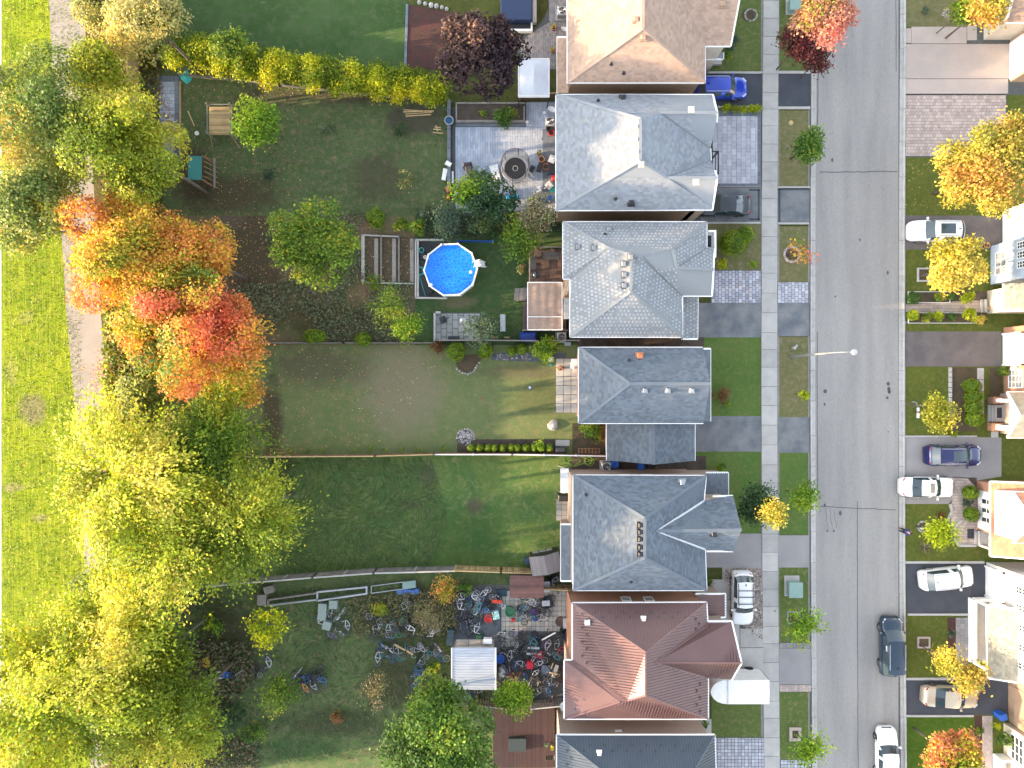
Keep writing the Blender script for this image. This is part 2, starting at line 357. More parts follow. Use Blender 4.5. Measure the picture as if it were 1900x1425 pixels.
# front lawns and boulevard
m_f = grass('front_lawn', (0.146, 0.189, 0.057), (0.113, 0.174, 0.048), (0.224, 0.222, 0.101), .5, fa=.25)
m_fdry = grass('dry_front_lawn', (0.215, 0.203, 0.092), (0.174, 0.186, 0.077), (0.287, 0.243, 0.157), .5, fa=.25)
m_fg = grass('green_front_lawn', (0.101, 0.189, 0.044), (0.131, 0.201, 0.052), (0.179, 0.211, 0.081), .5, fa=.22)
for q, mt in (((1306, -150, 1414, 132), m_f), ((1306, 200, 1414, 212), m_f), ((1300, 412, 1413, 502), m_fdry), ((1290, 626, 1413, 772), m_fg), ((1285, 838, 1413, 990), m_fg), ((1320, 1285, 1417, 1370), m_f),
              ((1443, -150, 1503, 135), m_f), ((1443, 205, 1503, 346), m_fdry), ((1443, 420, 1503, 524), m_fdry), ((1443, 625, 1503, 774), m_fdry), ((1443, 840, 1503, 992), m_fg), ((1444, 1053, 1504, 1202), m_f), ((1446, 1283, 1506, 1410), m_f)):
    sheet('lawn', rect(*q), mt, .006)
m_rl = grass('right_lawn', (0.128, 0.153, 0.029), (0.098, 0.137, 0.027), (0.195, 0.180, 0.058), .6, fa=.24)
m_rg = grass('green_right_lawn', (0.077, 0.146, 0.017), (0.063, 0.124, 0.015), (0.126, 0.160, 0.029), .6, fa=.2)
for q, mt in (((1678, -150, 2100, 50), m_fdry), ((1678, 50, 2100, 1600), m_rl), ):
    sheet('lawn', rect(*q), mt, .003)
sheet('lawn', rect(1678, 1328, 1806, 1500), m_rg, .008); sheet('lawn', rect(1678, 912, 1762, 1040), m_rl, .008)
# road, kerbs, sidewalk
road = sheet('road', rect(1500, -200, 1680, 1620), m_road, .008)
def crack(pts, w):
    m = MB()
    for i in range(len(pts) - 1):
        a = T(*pts[i], .0125); b = T(*pts[i + 1], .0125); n = (b - a).normalized().cross(Vector((0, 0, 1))) * w / 2
        e = (b - a).normalized() * .02
        m.add([a - e - n, b + e - n, b + e + n, a - e + n], [(3, 2, 1, 0)] if False else [(0, 1, 2, 3)])
    m.build('sealed_crack', m_tar, road)
def wig(x0, y0, x1, y1, n, a, w=.045):
    crack([(x0 + (x1 - x0) * i / n + random.uniform(-a, a) * (y0 != y1 and abs(y1 - y0) > abs(x1 - x0)), y0 + (y1 - y0) * i / n + random.uniform(-a, a) * (abs(x1 - x0) > abs(y1 - y0))) for i in range(n + 1)], w)
wig(1521, 320, 1664, 318, 14, .8, .07); wig(1522, 940, 1662, 946, 14, .9, .06); wig(1590.5, 930, 1592, 1426, 26, .35, .055)
wig(1516, 616, 1517, 912, 16, .4, .06); wig(1518, 128, 1517, 232, 8, .5, .07); wig(1662, -5, 1663, 132, 8, .4, .05)
m = MB()
for (x, y, r) in ((1648, 712, .16), (1649, 722, .2), (1650, 727, .16), (1646, 738, .12), (1531, 726, .17), (1530, 750, .13), (1595, 445, .12), (1647, 506, .16), (1544, 297, .16), (1559, 952, .2), (1535, 985, .1), (1547, 985, .1), (1550, 550, .08), (1648, 801, .07), (1530, 937, .12)):
    m.lathe([(r, 0), (r * .9, .003)], T(x, y, .0125), 9, sx=random.uniform(.5, 1), sy=1.1)
m.build('oil_spot', m_tar, road, kind='stuff')
for i in range(3): wig(1531 + i * 8, 935 + i * 6, 1536 + i * 8, 985 - i * 3, 5, .8, .03)
def edge_x(y): return np.interp(y, [0, 350, 700, 1050, 1425], [1416, 1413, 1412.5, 1414, 1418])
m_joint_pale = M('sidewalk_joint', (.24, .23, .21), (.18, .175, .165), 3)
sw = sheet('sidewalk', rect(1412, -200, 1446, 1620), m_joint_pale, .010)
y = -30.0; k = 0
while y < 1460:
    h = 34 + random.uniform(-3, 3); x = float(edge_x(y))
    a = T(x, y + h - .3); b = T(x + 29, y + .3); t = random.uniform(.90, 1.08)
    MB().bevbox(a.x, b.x, a.y, b.y, .0, .07 + random.uniform(-.004, .004), .012, t).build('slab', m_conc, sw); y += h
kb = MB(); kerb = sheet('kerb', rect(1502, -200, 1513, 1620), m_joint, .009); kerb2 = sheet('kerb', rect(1667, -200, 1679, 1620), m_joint, .009)
y = -30.0
while y < 1460:
    h = 60 + random.uniform(-6, 6)
    for (x0, x1, x2, par, sgn) in ((1503.5, 1506.5, 1513, kerb, 1), (1668, 1674.5, 1678, kerb2, -1)):
        t = random.uniform(.92, 1.06); m = MB(); dx = float(edge_x(y) - 1413) * .7
        a = T(x0 + dx, y + h - .3); b = T(x1 + dx, y + .3); c = T(x2 + dx, 0)
        if sgn > 0: m.bevbox(a.x, b.x, a.y, b.y, 0, .13, .02, t); m.box(b.x + .004, c.x, a.y, b.y, 0, .018, t * .93)
        else: m.box(a.x, b.x - .004, a.y, b.y, 0, .018, t * .93); m.bevbox(b.x, c.x, a.y, b.y, 0, .13, .02, t)
        m.build('kerb_stone', m_kerb, par)
    y += h
# driveways left side
def drive(name, q, mt, z=.012): return sheet(name, q if isinstance(q, list) else rect(*q), mt, z)
drive('driveway', (1306, 137, 1414, 197), m_asph_dark); drive('driveway', (1443, 137, 1503, 197), m_asph_dark)
drive('driveway', (1300, 348, 1413, 412), m_asph_mid); drive('driveway', (1443, 350, 1502, 413), m_asph_mid)
for q in ((1406, 351, 1409.5, 409), (1390, 351, 1409, 354), (1390, 405, 1409, 409), (1444, 351, 1448, 412), (1444, 350, 1502, 353)): sheet('tar_border', rect(*q), m_asph_dark, .017, kind='structure')
drive('driveway', (1290, 562, 1413, 626), m_asph_mid); drive('driveway', (1443, 562, 1502, 624), m_asph_mid)
drive('driveway', (1285, 772, 1413, 838), m_asph_mid); drive('driveway', (1443, 774, 1502, 840), m_asph_mid)
drive('driveway', (1305, 990, 1413, 1053), m_asph_pale); drive('driveway', (1443, 993, 1502, 1053), m_asph_pale)
drive('driveway', (1446, 1202, 1505, 1283), m_asph_pale)
# edging strips
for q in ((1306, 133, 1414, 137), (1443, 132, 1503, 137), (1443, 198, 1503, 203), (1306, 197, 1411, 200), (1300, 412, 1411, 415.5), (1443, 413, 1501, 416.5), (1443, 346, 1503, 349)):
    a = T(q[0], q[3]); b = T(q[2], q[1]); MB().bevbox(a.x, b.x, a.y, b.y, 0, .09, .015).build('edging', m_conc, kind='structure')
pd = sheet('driveway', rect(1322, 205, 1413, 347), m_asph_pale, .010)
pavers('border_paver', rect(1322, 207, 1411, 345), m_paver_dark, .35, .35, z=.012, parent=pd)
pavers('paver', rect(1322, 216, 1405, 341), m_paver_pale, .42, .62, z=.02, th=.04, parent=pd)
pd = sheet('driveway', rect(1318, 501, 1412, 562), m_joint, .010); pavers('paver', rect(1320, 502, 1411, 562), m_paver_pale, .3, .38, z=.012, parent=pd, var=.25, joint=.035, tints=[(1, 1, 1), (.85, .85, .9), (1.05, .98, .95)], kind='stuff')
pd = sheet('driveway', rect(1443, 523, 1501, 562), m_joint, .010); pavers('paver', rect(1443, 524, 1500, 562), m_paver_pale, .3, .38, z=.012, parent=pd, var=.25, joint=.035)
pd = sheet('driveway', rect(1325, 1368, 1418, 1560), m_joint, .010); pavers('paver', rect(1325, 1369, 1417, 1560), m_paver_pale, .3, .3, z=.012, parent=pd, var=.2, joint=.04, offs=0)
pd = sheet('driveway', rect(1448, 1409, 1506, 1560), m_joint, .010); pavers('paver', rect(1448, 1410, 1505, 1500), m_paver_pale, .3, .3, z=.012, parent=pd, var=.2, joint=.04, offs=0)
ap = sheet('apron', rect(1446, 1192, 1505, 1203), m_joint, .014); pavers('paver', rect(1446, 1193, 1505, 1202), m_paver_grey, .3, .3, z=.014, parent=ap)
ap = sheet('apron', rect(1447, 1270, 1505, 1284), m_joint, .014); pavers('paver', rect(1447, 1271, 1505, 1283), m_paver_pink, .25, .3, z=.014, parent=ap)
# concrete pad and gravel of the metal roofed house
gv = sheet('gravel_bed', [(1340, 1053), (1416, 1053), (1416, 1192), (1395, 1180), (1380, 1165), (1340, 1080)], m_gravel, .012)
def gravel(name, poly, n, r0, r1, parent, mat=m_gravel, seed=1, tints=((1, 1, 1), (1.5, 1.4, 1.35), (.6, .6, .62), (1.1, .9, .8))):
    rn = random.Random(seed); m = MB(); P2 = [tuple(T(x, y).xy) for x, y in poly]; xs = [p[0] for p in P2]; ys = [p[1] for p in P2]
    def inside(x, y):
        c = False
        for i in range(len(P2)):
            (ax, ay), (bx, by) = P2[i - 1], P2[i]
            if (ay > y) != (by > y) and x < (bx - ax) * (y - ay) / (by - ay) + ax: c = not c
        return c
    k = 0
    while k < n:
        x = rn.uniform(min(xs), max(xs)); y = rn.uniform(min(ys), max(ys))
        if not inside(x, y): k += .05; continue
        r = rn.uniform(r0, r1); a = rn.uniform(0, 6.3); t = rn.uniform(.7, 1.2); tt = rn.choice(tints)
        m.lathe([(r, 0), (r * .95, r * .35), (r * .45, r * .6)], (x, y, .012), 5, tuple(t * v for v in tt), sx=rn.uniform(.7, 1.2)); k += 1
    return m.build(name, mat, parent, kind='stuff')
gravel('pebble', [(1345, 1055), (1413, 1055), (1413, 1185), (1395, 1176), (1385, 1165), (1345, 1075)], 1500, .05, .12, gv)
pad = sheet('concrete_pad', [(1318, 1075), (1352, 1075), (1356, 1150), (1385, 1165), (1400, 1178), (1416, 1190), (1418, 1286), (1318, 1286)], m_joint, .016)
for (x0, y0, x1, y1) in ((1318, 1075, 1354, 1112), (1318, 1113, 1358, 1150), (1320, 1151, 1372, 1201), (1373, 1166, 1416, 1201), (1320, 1202, 1372, 1285), (1373, 1202, 1416, 1285)):
    a = T(x0, y1); b = T(x1, y0); MB().bevbox(a.x, b.x, a.y, b.y, .0, .06, .01, random.uniform(.93, 1.06)).build('slab', m_conc, pad)
# driveways right side
dw = sheet('driveway', rect(1678, 52, 1905, 176), m_joint, .010)
for (x0, y0, x1, y1) in ((1691, 50, 1793, 81), (1679, 53, 1690.5, 80), (1794, 48, 1812, 75), (1679, 82, 1873, 146), (1679, 147, 1870, 174)):
    a = T(x0, y1); b = T(x1, y0); MB().bevbox(a.x, b.x, a.y, b.y, .0, .05, .01, random.uniform(.95, 1.05)).build('slab', M('drive_concrete', (.42, .35, .31), (.37, .32, .29), .6, 30, .14, tint=True) if x0 == 1691 else bpy.data.materials['drive_concrete'], dw)
dp = sheet('driveway', rect(1678, 175, 1868, 292), m_joint, .010)
pavers('paver', rect(1680, 177, 1866, 290), m_paver_pink, .28, .28, 'x', z=.012, parent=dp, var=.2, joint=.03)
drive('driveway', (1678, 400, 1863, 463), m_asph_brown)
wk = sheet('walk', [(1680, 563), (1760, 562), (1800, 556), (1862, 556), (1862, 580), (1790, 578), (1740, 580), (1680, 580)], m_joint, .012); pavers('paver', [(1680, 565), (1800, 558), (1862, 557), (1862, 579), (1680, 579)], m_paver_grey, .28, .4, 'x', z=.014, parent=wk, tints=[(1.3, 1.15, 1)])
drive('driveway', (1678, 615, 1858, 680), m_asph_brown)
dd_ = drive('driveway', [(1678, 809), (1858, 812), (1858, 884), (1790, 896), (1760, 935), (1678, 935)], m_asph_pale)
drive('driveway', [(1682, 1046), (1830, 1046), (1830, 1140), (1795, 1140), (1682, 1138)], m_asph_dark)
drive('driveway', (1680, 1262, 1870, 1326), m_asph_dark)
for q in ((1680, 1041, 1826, 1045.5), (1684, 1138, 1796, 1142), (1680, 1257, 1830, 1261.5), (1680, 1326, 1806, 1330), (1678, 808, 1812, 811)):
    a = T(q[0], q[3]); b = T(q[2], q[1]); MB().bevbox(a.x, b.x, a.y, b.y, 0, .09, .015).build('edging', m_conc, kind='structure')
wk = sheet('walk', [(1768, 884), (1796, 886), (1812, 900), (1812, 1014), (1775, 1014), (1758, 990), (1764, 940), (1768, 925)], m_joint, .014)
pavers('paver', [(1768, 886), (1795, 888), (1812, 905), (1812, 1012), (1776, 1012), (1762, 990)], m_paver_pink, .26, .3, 'x', z=.018, parent=wk)
for pts in (((1762, 935), (1765, 948), (1759, 960), (1757, 972)), ((1766, 980), (1784, 965)), ((1768, 998), (1778, 1012), (1810, 1012))):
    m = MB()
    for i in range(len(pts) - 1): m.bar(T(*pts[i], .07), T(*pts[i + 1], .07), .22, .14)
    m.build('stone_edging', m_conc, kind='structure')
wk = sheet('walk', rect(1773, 1145, 1802, 1245), m_joint, .012); pavers('paver', rect(1773, 1146, 1801, 1225), m_paver_grey, .4, .5, z=.014, parent=wk)
wk = sheet('walk', rect(1812, 682, 1826, 770), m_joint, .012)
for i in range(4):
    a = T(1813, 704 + i * 22); b = T(1825, 683 + i * 22); MB().bevbox(a.x, b.x, a.y, b.y, 0, .06, .01, 1).build('slab', m_conc, wk)
wk = sheet('walk', rect(1822, 1328, 1842, 1500), m_joint, .012); pavers('paver', rect(1822, 1328, 1841, 1500), m_paver_pink, .2, .3, z=.014, parent=wk, var=.12)
# planting beds (right)
for q, mt in (((1683, 541, 1830, 562), m_soil), ((1683, 580, 1830, 599), m_soil), ((1764, 682, 1812, 800), m_leaf_soil), ((1758, 1146, 1773, 1215), m_mulch), ((1808, 1328, 1822, 1390), m_mulch), ((1836, 682, 1858, 735), m_leaf_soil), ((1790, 886, 1812, 972), m_soil)):
    sheet('planting_bed', rect(*q), mt, .016)
def curb_box(label, x0, y0, x1, y1, mt=m_conc, w=.15, h=.15, soil=m_leaf_soil, name='raised_bed', cat='raised bed'):
    t = thing(name, label, cat, T((x0 + x1) / 2, (y0 + y1) / 2)); a = T(x0, y1) - t.location; b = T(x1, y0) - t.location
    for q in ((a.x, b.x, a.y, a.y + w), (a.x, b.x, b.y - w, b.y), (a.x, a.x + w, a.y + w, b.y - w), (b.x - w, b.x, a.y + w, b.y - w)): MB().bevbox(*q, 0, h, .02).build('edge_board', mt, t)
    MB().box(a.x + w, b.x - w, a.y + w, b.y - w, 0, h * .6).build('soil', soil, t); return t
curb_box('square stone edged bed under the yellow tree on the right', 1701, 497, 1730, 523)
curb_box('square bed with pale edging beside the parked black minivan', 1701, 1181, 1725, 1202, m_paver_pink)
curb_box('square paved box around pebbles by the lowest street sapling', 1464, 1349, 1486, 1374, m_paver_pink, .25)
curb_box('grey paver square around a sapling below the green utility box', 1460, 1134, 1485, 1158, m_paver_grey, .12, .05)
curb_box('white edged long shrub bed above the sunlit walk', 1684, 541, 1762, 562, m_white, .05, .12)
curb_box('white edged long shrub bed below the sunlit walk', 1684, 580, 1810, 600, m_white, .05, .12)
t = thing('retaining_wall', 'low row of rough stone blocks beside right lawn walk', 'stone wall', T(1762, 720))
for i in range(11):
    a = T(1759.5, 690 + i * 9.4) - t.location; MB().bevbox(a.x, a.x + .24, a.y, a.y + .4, 0, .22, .04, random.uniform(.8, 1.2)).build('stone', m_stone, t)
# ---------------------------------------------------------------- houses
def onplane(px, py, a, b, c):
    n = (b - a).cross(c - a); C = Vector((0, 0, H)); G = P(px, py, 0) - C
    return C + G * (n.dot(a - C) / n.dot(G))
def verts(V):
    out = {}
    for k, v in V.items():
        if len(v) == 3: out[k] = P(*v)
        elif len(v) == 4: out[k] = T(v[0], v[1], v[2])
        else: out[k] = onplane(v[0], v[1], out[v[2]], out[v[3]], out[v[4]])
    return out
class Roof:
    def __init__(s, parent, V, polys, style, caps=(), gutters=(), metal=False, tab=(.32, .2), var=.14, checker=0, capcol=1.0, seed=1, vrib=.23, gcol=None, name='roof', valleys=()):
        s.V = V = verts(V); s.polys = []
        rn = random.Random(seed); m_ = SH[style]
        deck = MB(); sh = MB()
        for names in polys:
            pts = [V[k] for k in names]
            n = Vector((0, 0, 0))
            for i in range(len(pts)):
                a, b = pts[i], pts[(i + 1) % len(pts)]
                n += Vector(((a.y - b.y) * (a.z + b.z), (a.z - b.z) * (a.x + b.x), (a.x - b.x) * (a.y + b.y)))
            n.normalize()
            if n.z < 0: n = -n; pts = pts[::-1]
            s.polys.append((pts, n)); c0 = sum(pts, Vector()) / len(pts)
            deck.add(pts, [tuple(range(len(pts)))])
            u = Vector((0, 0, 1)).cross(n)
            u = u.normalized() if u.length > 1e-4 else Vector((1, 0, 0)); v = n.cross(u).normalized()
            q = ccw([((p - c0).dot(u), (p - c0).dot(v)) for p in pts])
            # height of the real (possibly slightly folded) deck above the fitted plane
            dev = [(p - c0).dot(n) for p in pts]; q3 = [((p - c0).dot(u), (p - c0).dot(v)) for p in pts]
            def off(x, y):
                w = [1 / (((x - a) ** 2 + (y - b) ** 2) + 1e-4) for a, b in q3]; return sum(a * b for a, b in zip(w, dev)) / sum(w)
            us = [a for a, b in q]; vs_ = [b for a, b in q]
            if metal:
                x = min(us) + vrib / 2
                while x < max(us):
                    w = .022
                    c_ = clip([(x - w, min(vs_) - 1), (x + w, min(vs_) - 1), (x + w, max(vs_) + 1), (x - w, max(vs_) + 1)], q)
                    if len(c_) >= 3:
                        k = len(c_); o_ = off(x, sum(b for a, b in c_) / k)
                        top = [c0 + u * a + v * b + n * (.035 + o_) for a, b in c_]; bot = [c0 + u * a + v * b + n * (o_ - .02) for a, b in c_]
                        sh.add(bot + top, [tuple(range(k, 2 * k))] + [(i, (i + 1) % k, k + (i + 1) % k, k + i) for i in range(k)], 1.12)
                    x += vrib
                continue
            tw, th = tab; j = 0; y = min(vs_)
            def inside(p): return all((q[(i + 1) % len(q)][0] - q[i][0]) * (p[1] - q[i][1]) - (q[(i + 1) % len(q)][1] - q[i][1]) * (p[0] - q[i][0]) >= 0 for i in range(len(q)))
            while y < max(vs_):
                x = min(us) - (0 if checker else (j % 2) * tw * .5 + rn.uniform(0, .05)); i = 0
                while x < max(us):
                    cell = [(x, y), (x + tw - .01, y), (x + tw - .01, y + th), (x, y + th)]
                    if not all(inside(p) for p in cell): cell = clip(cell, q)
                    if len(cell) >= 3:
                        t = 1 + rn.uniform(-var, var)
                        if checker and j % 2 == 0 and (i + j // 2) % 2 == 0 and rn.random() < .85: t *= checker
                        o_ = off(x, y); k = len(cell)
                        f = [c0 + u * a + v * b + n * (o_ + .008 + .016 * (1 - (b - y) / th)) for a, b in cell]
                        sh.add(f, [tuple(range(k))], (t, t, t * (1 + rn.uniform(-.03, .05))))
                        if abs(cell[0][1] - y) < 1e-6 and k == 4: g = [f[0], f[1], f[1] - n * .018, f[0] - n * .018]; sh.add(g, [(3, 2, 1, 0)], t * .9)
                    x += tw; i += 1
                y += th; j += 1
        under = MB()
        s.o = deck.build(name, m_, parent)
        if sh.v: sh.build('standing_seam' if metal else 'shingles', m_, s.o, kind='stuff')
        for a, b in caps:
            A, B = V[a], V[b]; L = (B - A).length; k = max(1, int(L / .9)); mm = MB()
            for i in range(k):
                p0 = A.lerp(B, i / k) + Vector((0, 0, .035 + (0 if metal else .012))); p1 = A.lerp(B, (i + 1) / k) + Vector((0, 0, .035))
                mm.bar(p0, p1, .12 if metal else .24, .035, t=capcol * rn.uniform(.95, 1.06))
            mm.build('ridge_cap', m_, s.o)
        for a, b in valleys:
            MB().bar(V[a] + Vector((0, 0, .03)), V[b] + Vector((0, 0, .03)), .14, .03, t=.75 if not isinstance(valleys, dict) else 1.4).build('valley', m_, s.o)
        for a, b in gutters:
            A, B = V[a], V[b]; MB().bar(A - Vector((0, 0, .06)), B - Vector((0, 0, .06)), .13, .15).build('gutter', gcol or m_trim, s.o)
            L = (B - A).length
    def at(s, px, py):
        C = Vector((0, 0, H)); g = P(px, py, 0) - C; best = None
        for pts, n in s.polys:
            w = C + g * (n.dot(pts[0] - C) / n.dot(g))
            ins = all((pts[(i + 1) % len(pts)] - pts[i]).cross(w - pts[i]).dot(n) >= -.05 for i in range(len(pts)))
            if ins and (best is None or w.z > best[0].z): best = (w, n)
        return best or (P(px, py, s.polys[0][0][0].z), Vector((0, 0, 1)))
    def vent(s, px, py, w=.38, mat=None, h=.22, name='roof_vent', rot=0, hole=True):
        p, n = s.at(px, py); t = MB(); mat = mat or m_black
        t.bevbox(-w / 2, w / 2, -w / 2, w / 2, -.12, h, .05); t.box(-w * .75, w * .75, -w * .75, w * .75, -.1, .03, .7)
        o = t.build(name, mat, s.o); o.location = p; o.rotation_euler = (0, 0, rot); return o
    def pipe(s, px, py, r=.06, h=.35):
        p, n = s.at(px, py); o = MB().lathe([(.16, 0), (.12, .05), (r, .08), (r, h), (r * .6, h)], (0, 0, 0), 10).build('vent_pipe', m_black, s.o); o.location = p
    def guard(s, pts, mesh=[None]):
        for px, py in pts:
            p, n = s.at(px, py)
            if mesh[0] is None:
                g = MB(); N = 7
                g.tube([(.14 * math.cos(a), .06 + .09 * math.sin(a), .09) for a in [math.pi * i / 6 for i in range(7)]], .022, 4); g.box(-.03, .03, 0, .16, 0, .05)
                mesh[0] = g.build('snow_guard', m_dark, s.o); o = mesh[0]
            else: o = mesh[0].copy(); COL.objects.link(o); o.parent = s.o
            u = Vector((n.x, n.y, 0)); o.location = p + Vector((0, 0, .03)); o.rotation_euler = (0, 0, math.atan2(u.y, u.x) - math.pi / 2 + math.pi)
def flat_white(): return m_trim
def wall(parent, q, z0, z1, mat, name='wall', true=True, ze=None):
    "box walls; q plan rectangle in ground pixels (true) or read off the photo at height ze"
    a = T(q[0], q[3]) if ze is None else P(q[0], q[3], ze); b = T(q[2], q[1]) if ze is None else P(q[2], q[1], ze)
    return MB().box(a.x, b.x, a.y, b.y, z0, z1).build(name, mat, parent)
def window(parent, c, w, h, axis, nx=1, ny=1, glass=None, frame=None, deep=.06, sign=-1):
    "c: centre on the wall face; axis 'x' = wall faces +-x (sign), 'y' = wall faces +-y"
    fr = MB(); gl = MB(); t = .07
    def bx(m, u0, u1, v0, v1, d0, d1):
        if axis == 'x': m.box(*sorted((c.x + sign * d0, c.x + sign * d1)), c.y + u0, c.y + u1, c.z + v0, c.z + v1)
        else: m.box(c.x + u0, c.x + u1, *sorted((c.y + sign * d0, c.y + sign * d1)), c.z + v0, c.z + v1)
    bx(fr, -w / 2, w / 2, -h / 2, -h / 2 + t, 0, deep); bx(fr, -w / 2, w / 2, h / 2 - t, h / 2, 0, deep)
    bx(fr, -w / 2, -w / 2 + t, -h / 2 + t, h / 2 - t, 0, deep); bx(fr, w / 2 - t, w / 2, -h / 2 + t, h / 2 - t, 0, deep)
    for i in range(1, nx): u = -w / 2 + w * i / nx; bx(fr, u - .02, u + .02, -h / 2 + t, h / 2 - t, 0, deep * .9)
    for i in range(1, ny): v = -h / 2 + h * i / ny; bx(fr, -w / 2 + t, w / 2 - t, v - .018, v + .018, 0, deep * .85)
    o = fr.build('window', frame or m_trim, parent); bx(gl, -w / 2 + t, w / 2 - t, -h / 2 + t, h / 2 - t, .005, .02); gl.build('pane', glass or m_glass, o)
    return o
ZE = 5.6
# house 1 ----------------------------------------------------------------
h = thing('house', 'brown shingled house at top edge with beige south wall and blue car beside it', 'house', (0, 0, 0), group=None)
V = {'a': (1053, 153, ZE), 'b': (1308, 153, ZE), 'r1': (1193, 52, 8.6), 'r0': (1193, -90, 8.6), 'a0': (1053, -240, ZE), 'b0': (1308, -240, ZE),
     'v0': (1215, 0, 'b', 'b0', 'r1'), 'b1': (1308, 76, ZE), 'w1': (1308, 85, ZE - .1), 'w2': (1356, 85, ZE - .1), 'w3': (1385, -70, 7.8), 'w4': (1200, -70, 7.8)}
r = Roof(h, V, [('a', 'b', 'r1'), ('a', 'r1', 'r0', 'a0'), ('b', 'b0', 'r0', 'r1'), ('w1', 'w2', 'w3', 'w4')], 'brown', caps=[('a', 'r1'), ('b', 'r1'), ('r1', 'r0')], gutters=[('a', 'b'), ('a', 'a0'), ('b', 'w1'), ('w1', 'w2'), ('w2', 'w3')], seed=1)
r.vent(1180, 37, mat=m_sid_brown); r.vent(1193, 70, mat=m_sid_brown); r.pipe(1134, 119); r.pipe(1157, 136, .1, .2); r.vent(1341, 8, mat=m_sid_brown)
wall(h, (1060, -200, 1302, 147), 0, ZE - .02, m_sid_brown, ze=ZE); wall(h, (1300, -200, 1348, 80), 0, ZE - .2, m_sid_cream, ze=ZE)
V = {'a': (1034, 69, 3.0), 'b': (1055, 69, 3.6), 'c': (1055, 172, 3.6), 'd': (1034, 172, 3.0)}
r = Roof(h, V, [('a', 'b', 'c', 'd')], 'brown', gutters=[('a', 'd'), ('a', 'b')], name='lean_to_roof'); wall(h, (1037, 73, 1060, 172), 0, 2.95, m_sid_brown, ze=3)
V = {'a': (1308, 97, 3.2), 'b': (1342, 97, 3.0), 'c': (1342, 109, 2.9), 'd': (1308, 109, 3.0)}
Roof(h, V, [('a', 'b', 'c', 'd')], 'grey', gutters=[('b', 'c'), ('c', 'd')], name='porch_roof'); wall(h, (1308, 86, 1338, 97), 0, 3.3, m_brick_p, ze=3.3, name='porch_wall')
for y in (112,): a = P(1312, y, 0); MB().box(a.x, a.x + 1.2, a.y - .5, a.y, 0, .35).box(a.x + .1, a.x + .35, a.y - .3, a.y - .05, .35, 3).build('porch_step', m_conc, h)
# house 2 ----------------------------------------------------------------
h = thing('house', 'blue grey shingled house with three cream vents in a row and a paved driveway', 'house')
V = {'a': (1032, 176, ZE), 'b': (1323, 176, ZE), 'c': (1322, 389, ZE), 'd': (1032, 390, ZE), 'r1': (1188, 221, 8.3), 'r2': (1188, 298, 8.3),
     'e1': (1318, 275, ZE), 'e2': (1319, 298, ZE), 'n': (1225, 209, 'a', 'b', 'r1'), 'n2': (1331, 209, 7.2), 'n3': (1330, 226, 6.6), 's': (1238, 330, 'd', 'c', 'r2'), 's2': (1331, 330, 7.2), 's3': (1327, 317, 6.6)}
r = Roof(h, V, [('a', 'b', 'n2', 'n', 'r1'), ('a', 'r1', 'r2', 'd'), ('d', 'r2', 's', 's2', 'c'), ('r1', 'n', 'e1', 'e2', 's', 'r2'), ('n', 'n2', 'n3', 'e1'), ('s', 'e2', 's3', 's2')], 'slate',
         caps=[('a', 'r1'), ('r1', 'r2'), ('r2', 'd'), ('n', 'n2'), ('s', 's2'), ('r2', 's')], gutters=[('a', 'b'), ('a', 'd'), ('d', 'c'), ('c', 's2'), ('b', 'n2'), ('e1', 'e2'), ('s2', 's3'), ('n2', 'n3')], valleys=[('n', 'e1'), ('s', 'e2')], seed=2, var=.16)
for q in ((1180, 236), (1180, 260), (1181, 283), (1190, 305), (1292, 338), (1283, 203)): r.vent(*q, .30, m_sid_cream)
r.vent(1155, 182, .38); r.vent(1171, 377, .38); r.pipe(1110, 187); r.pipe(1142, 369)
wall(h, (1040, 184, 1300, 383), 0, ZE - .02, m_sid_brown, ze=ZE); wall(h, (1290, 184, 1316, 383), 0, ZE - .06, m_brick_b, ze=ZE)
a = P(1320, 281, 2.8); b = P(1333, 321, 2.8); m = MB()
m.bar((a.x, a.y, 2.8), (b.x, a.y, 2.8), .08); m.bar((b.x, a.y, 2.8), (b.x, b.y, 2.8), .08); m.bar((b.x - .25, a.y, 2.8), (b.x - .25, b.y, 2.8), .06); m.bar((b.x, b.y, 0), (b.x, b.y, 2.8), .1); m.bar((b.x, a.y, 0), (b.x, a.y, 2.8), .1)
m.build('porch_frame', m_black, h)
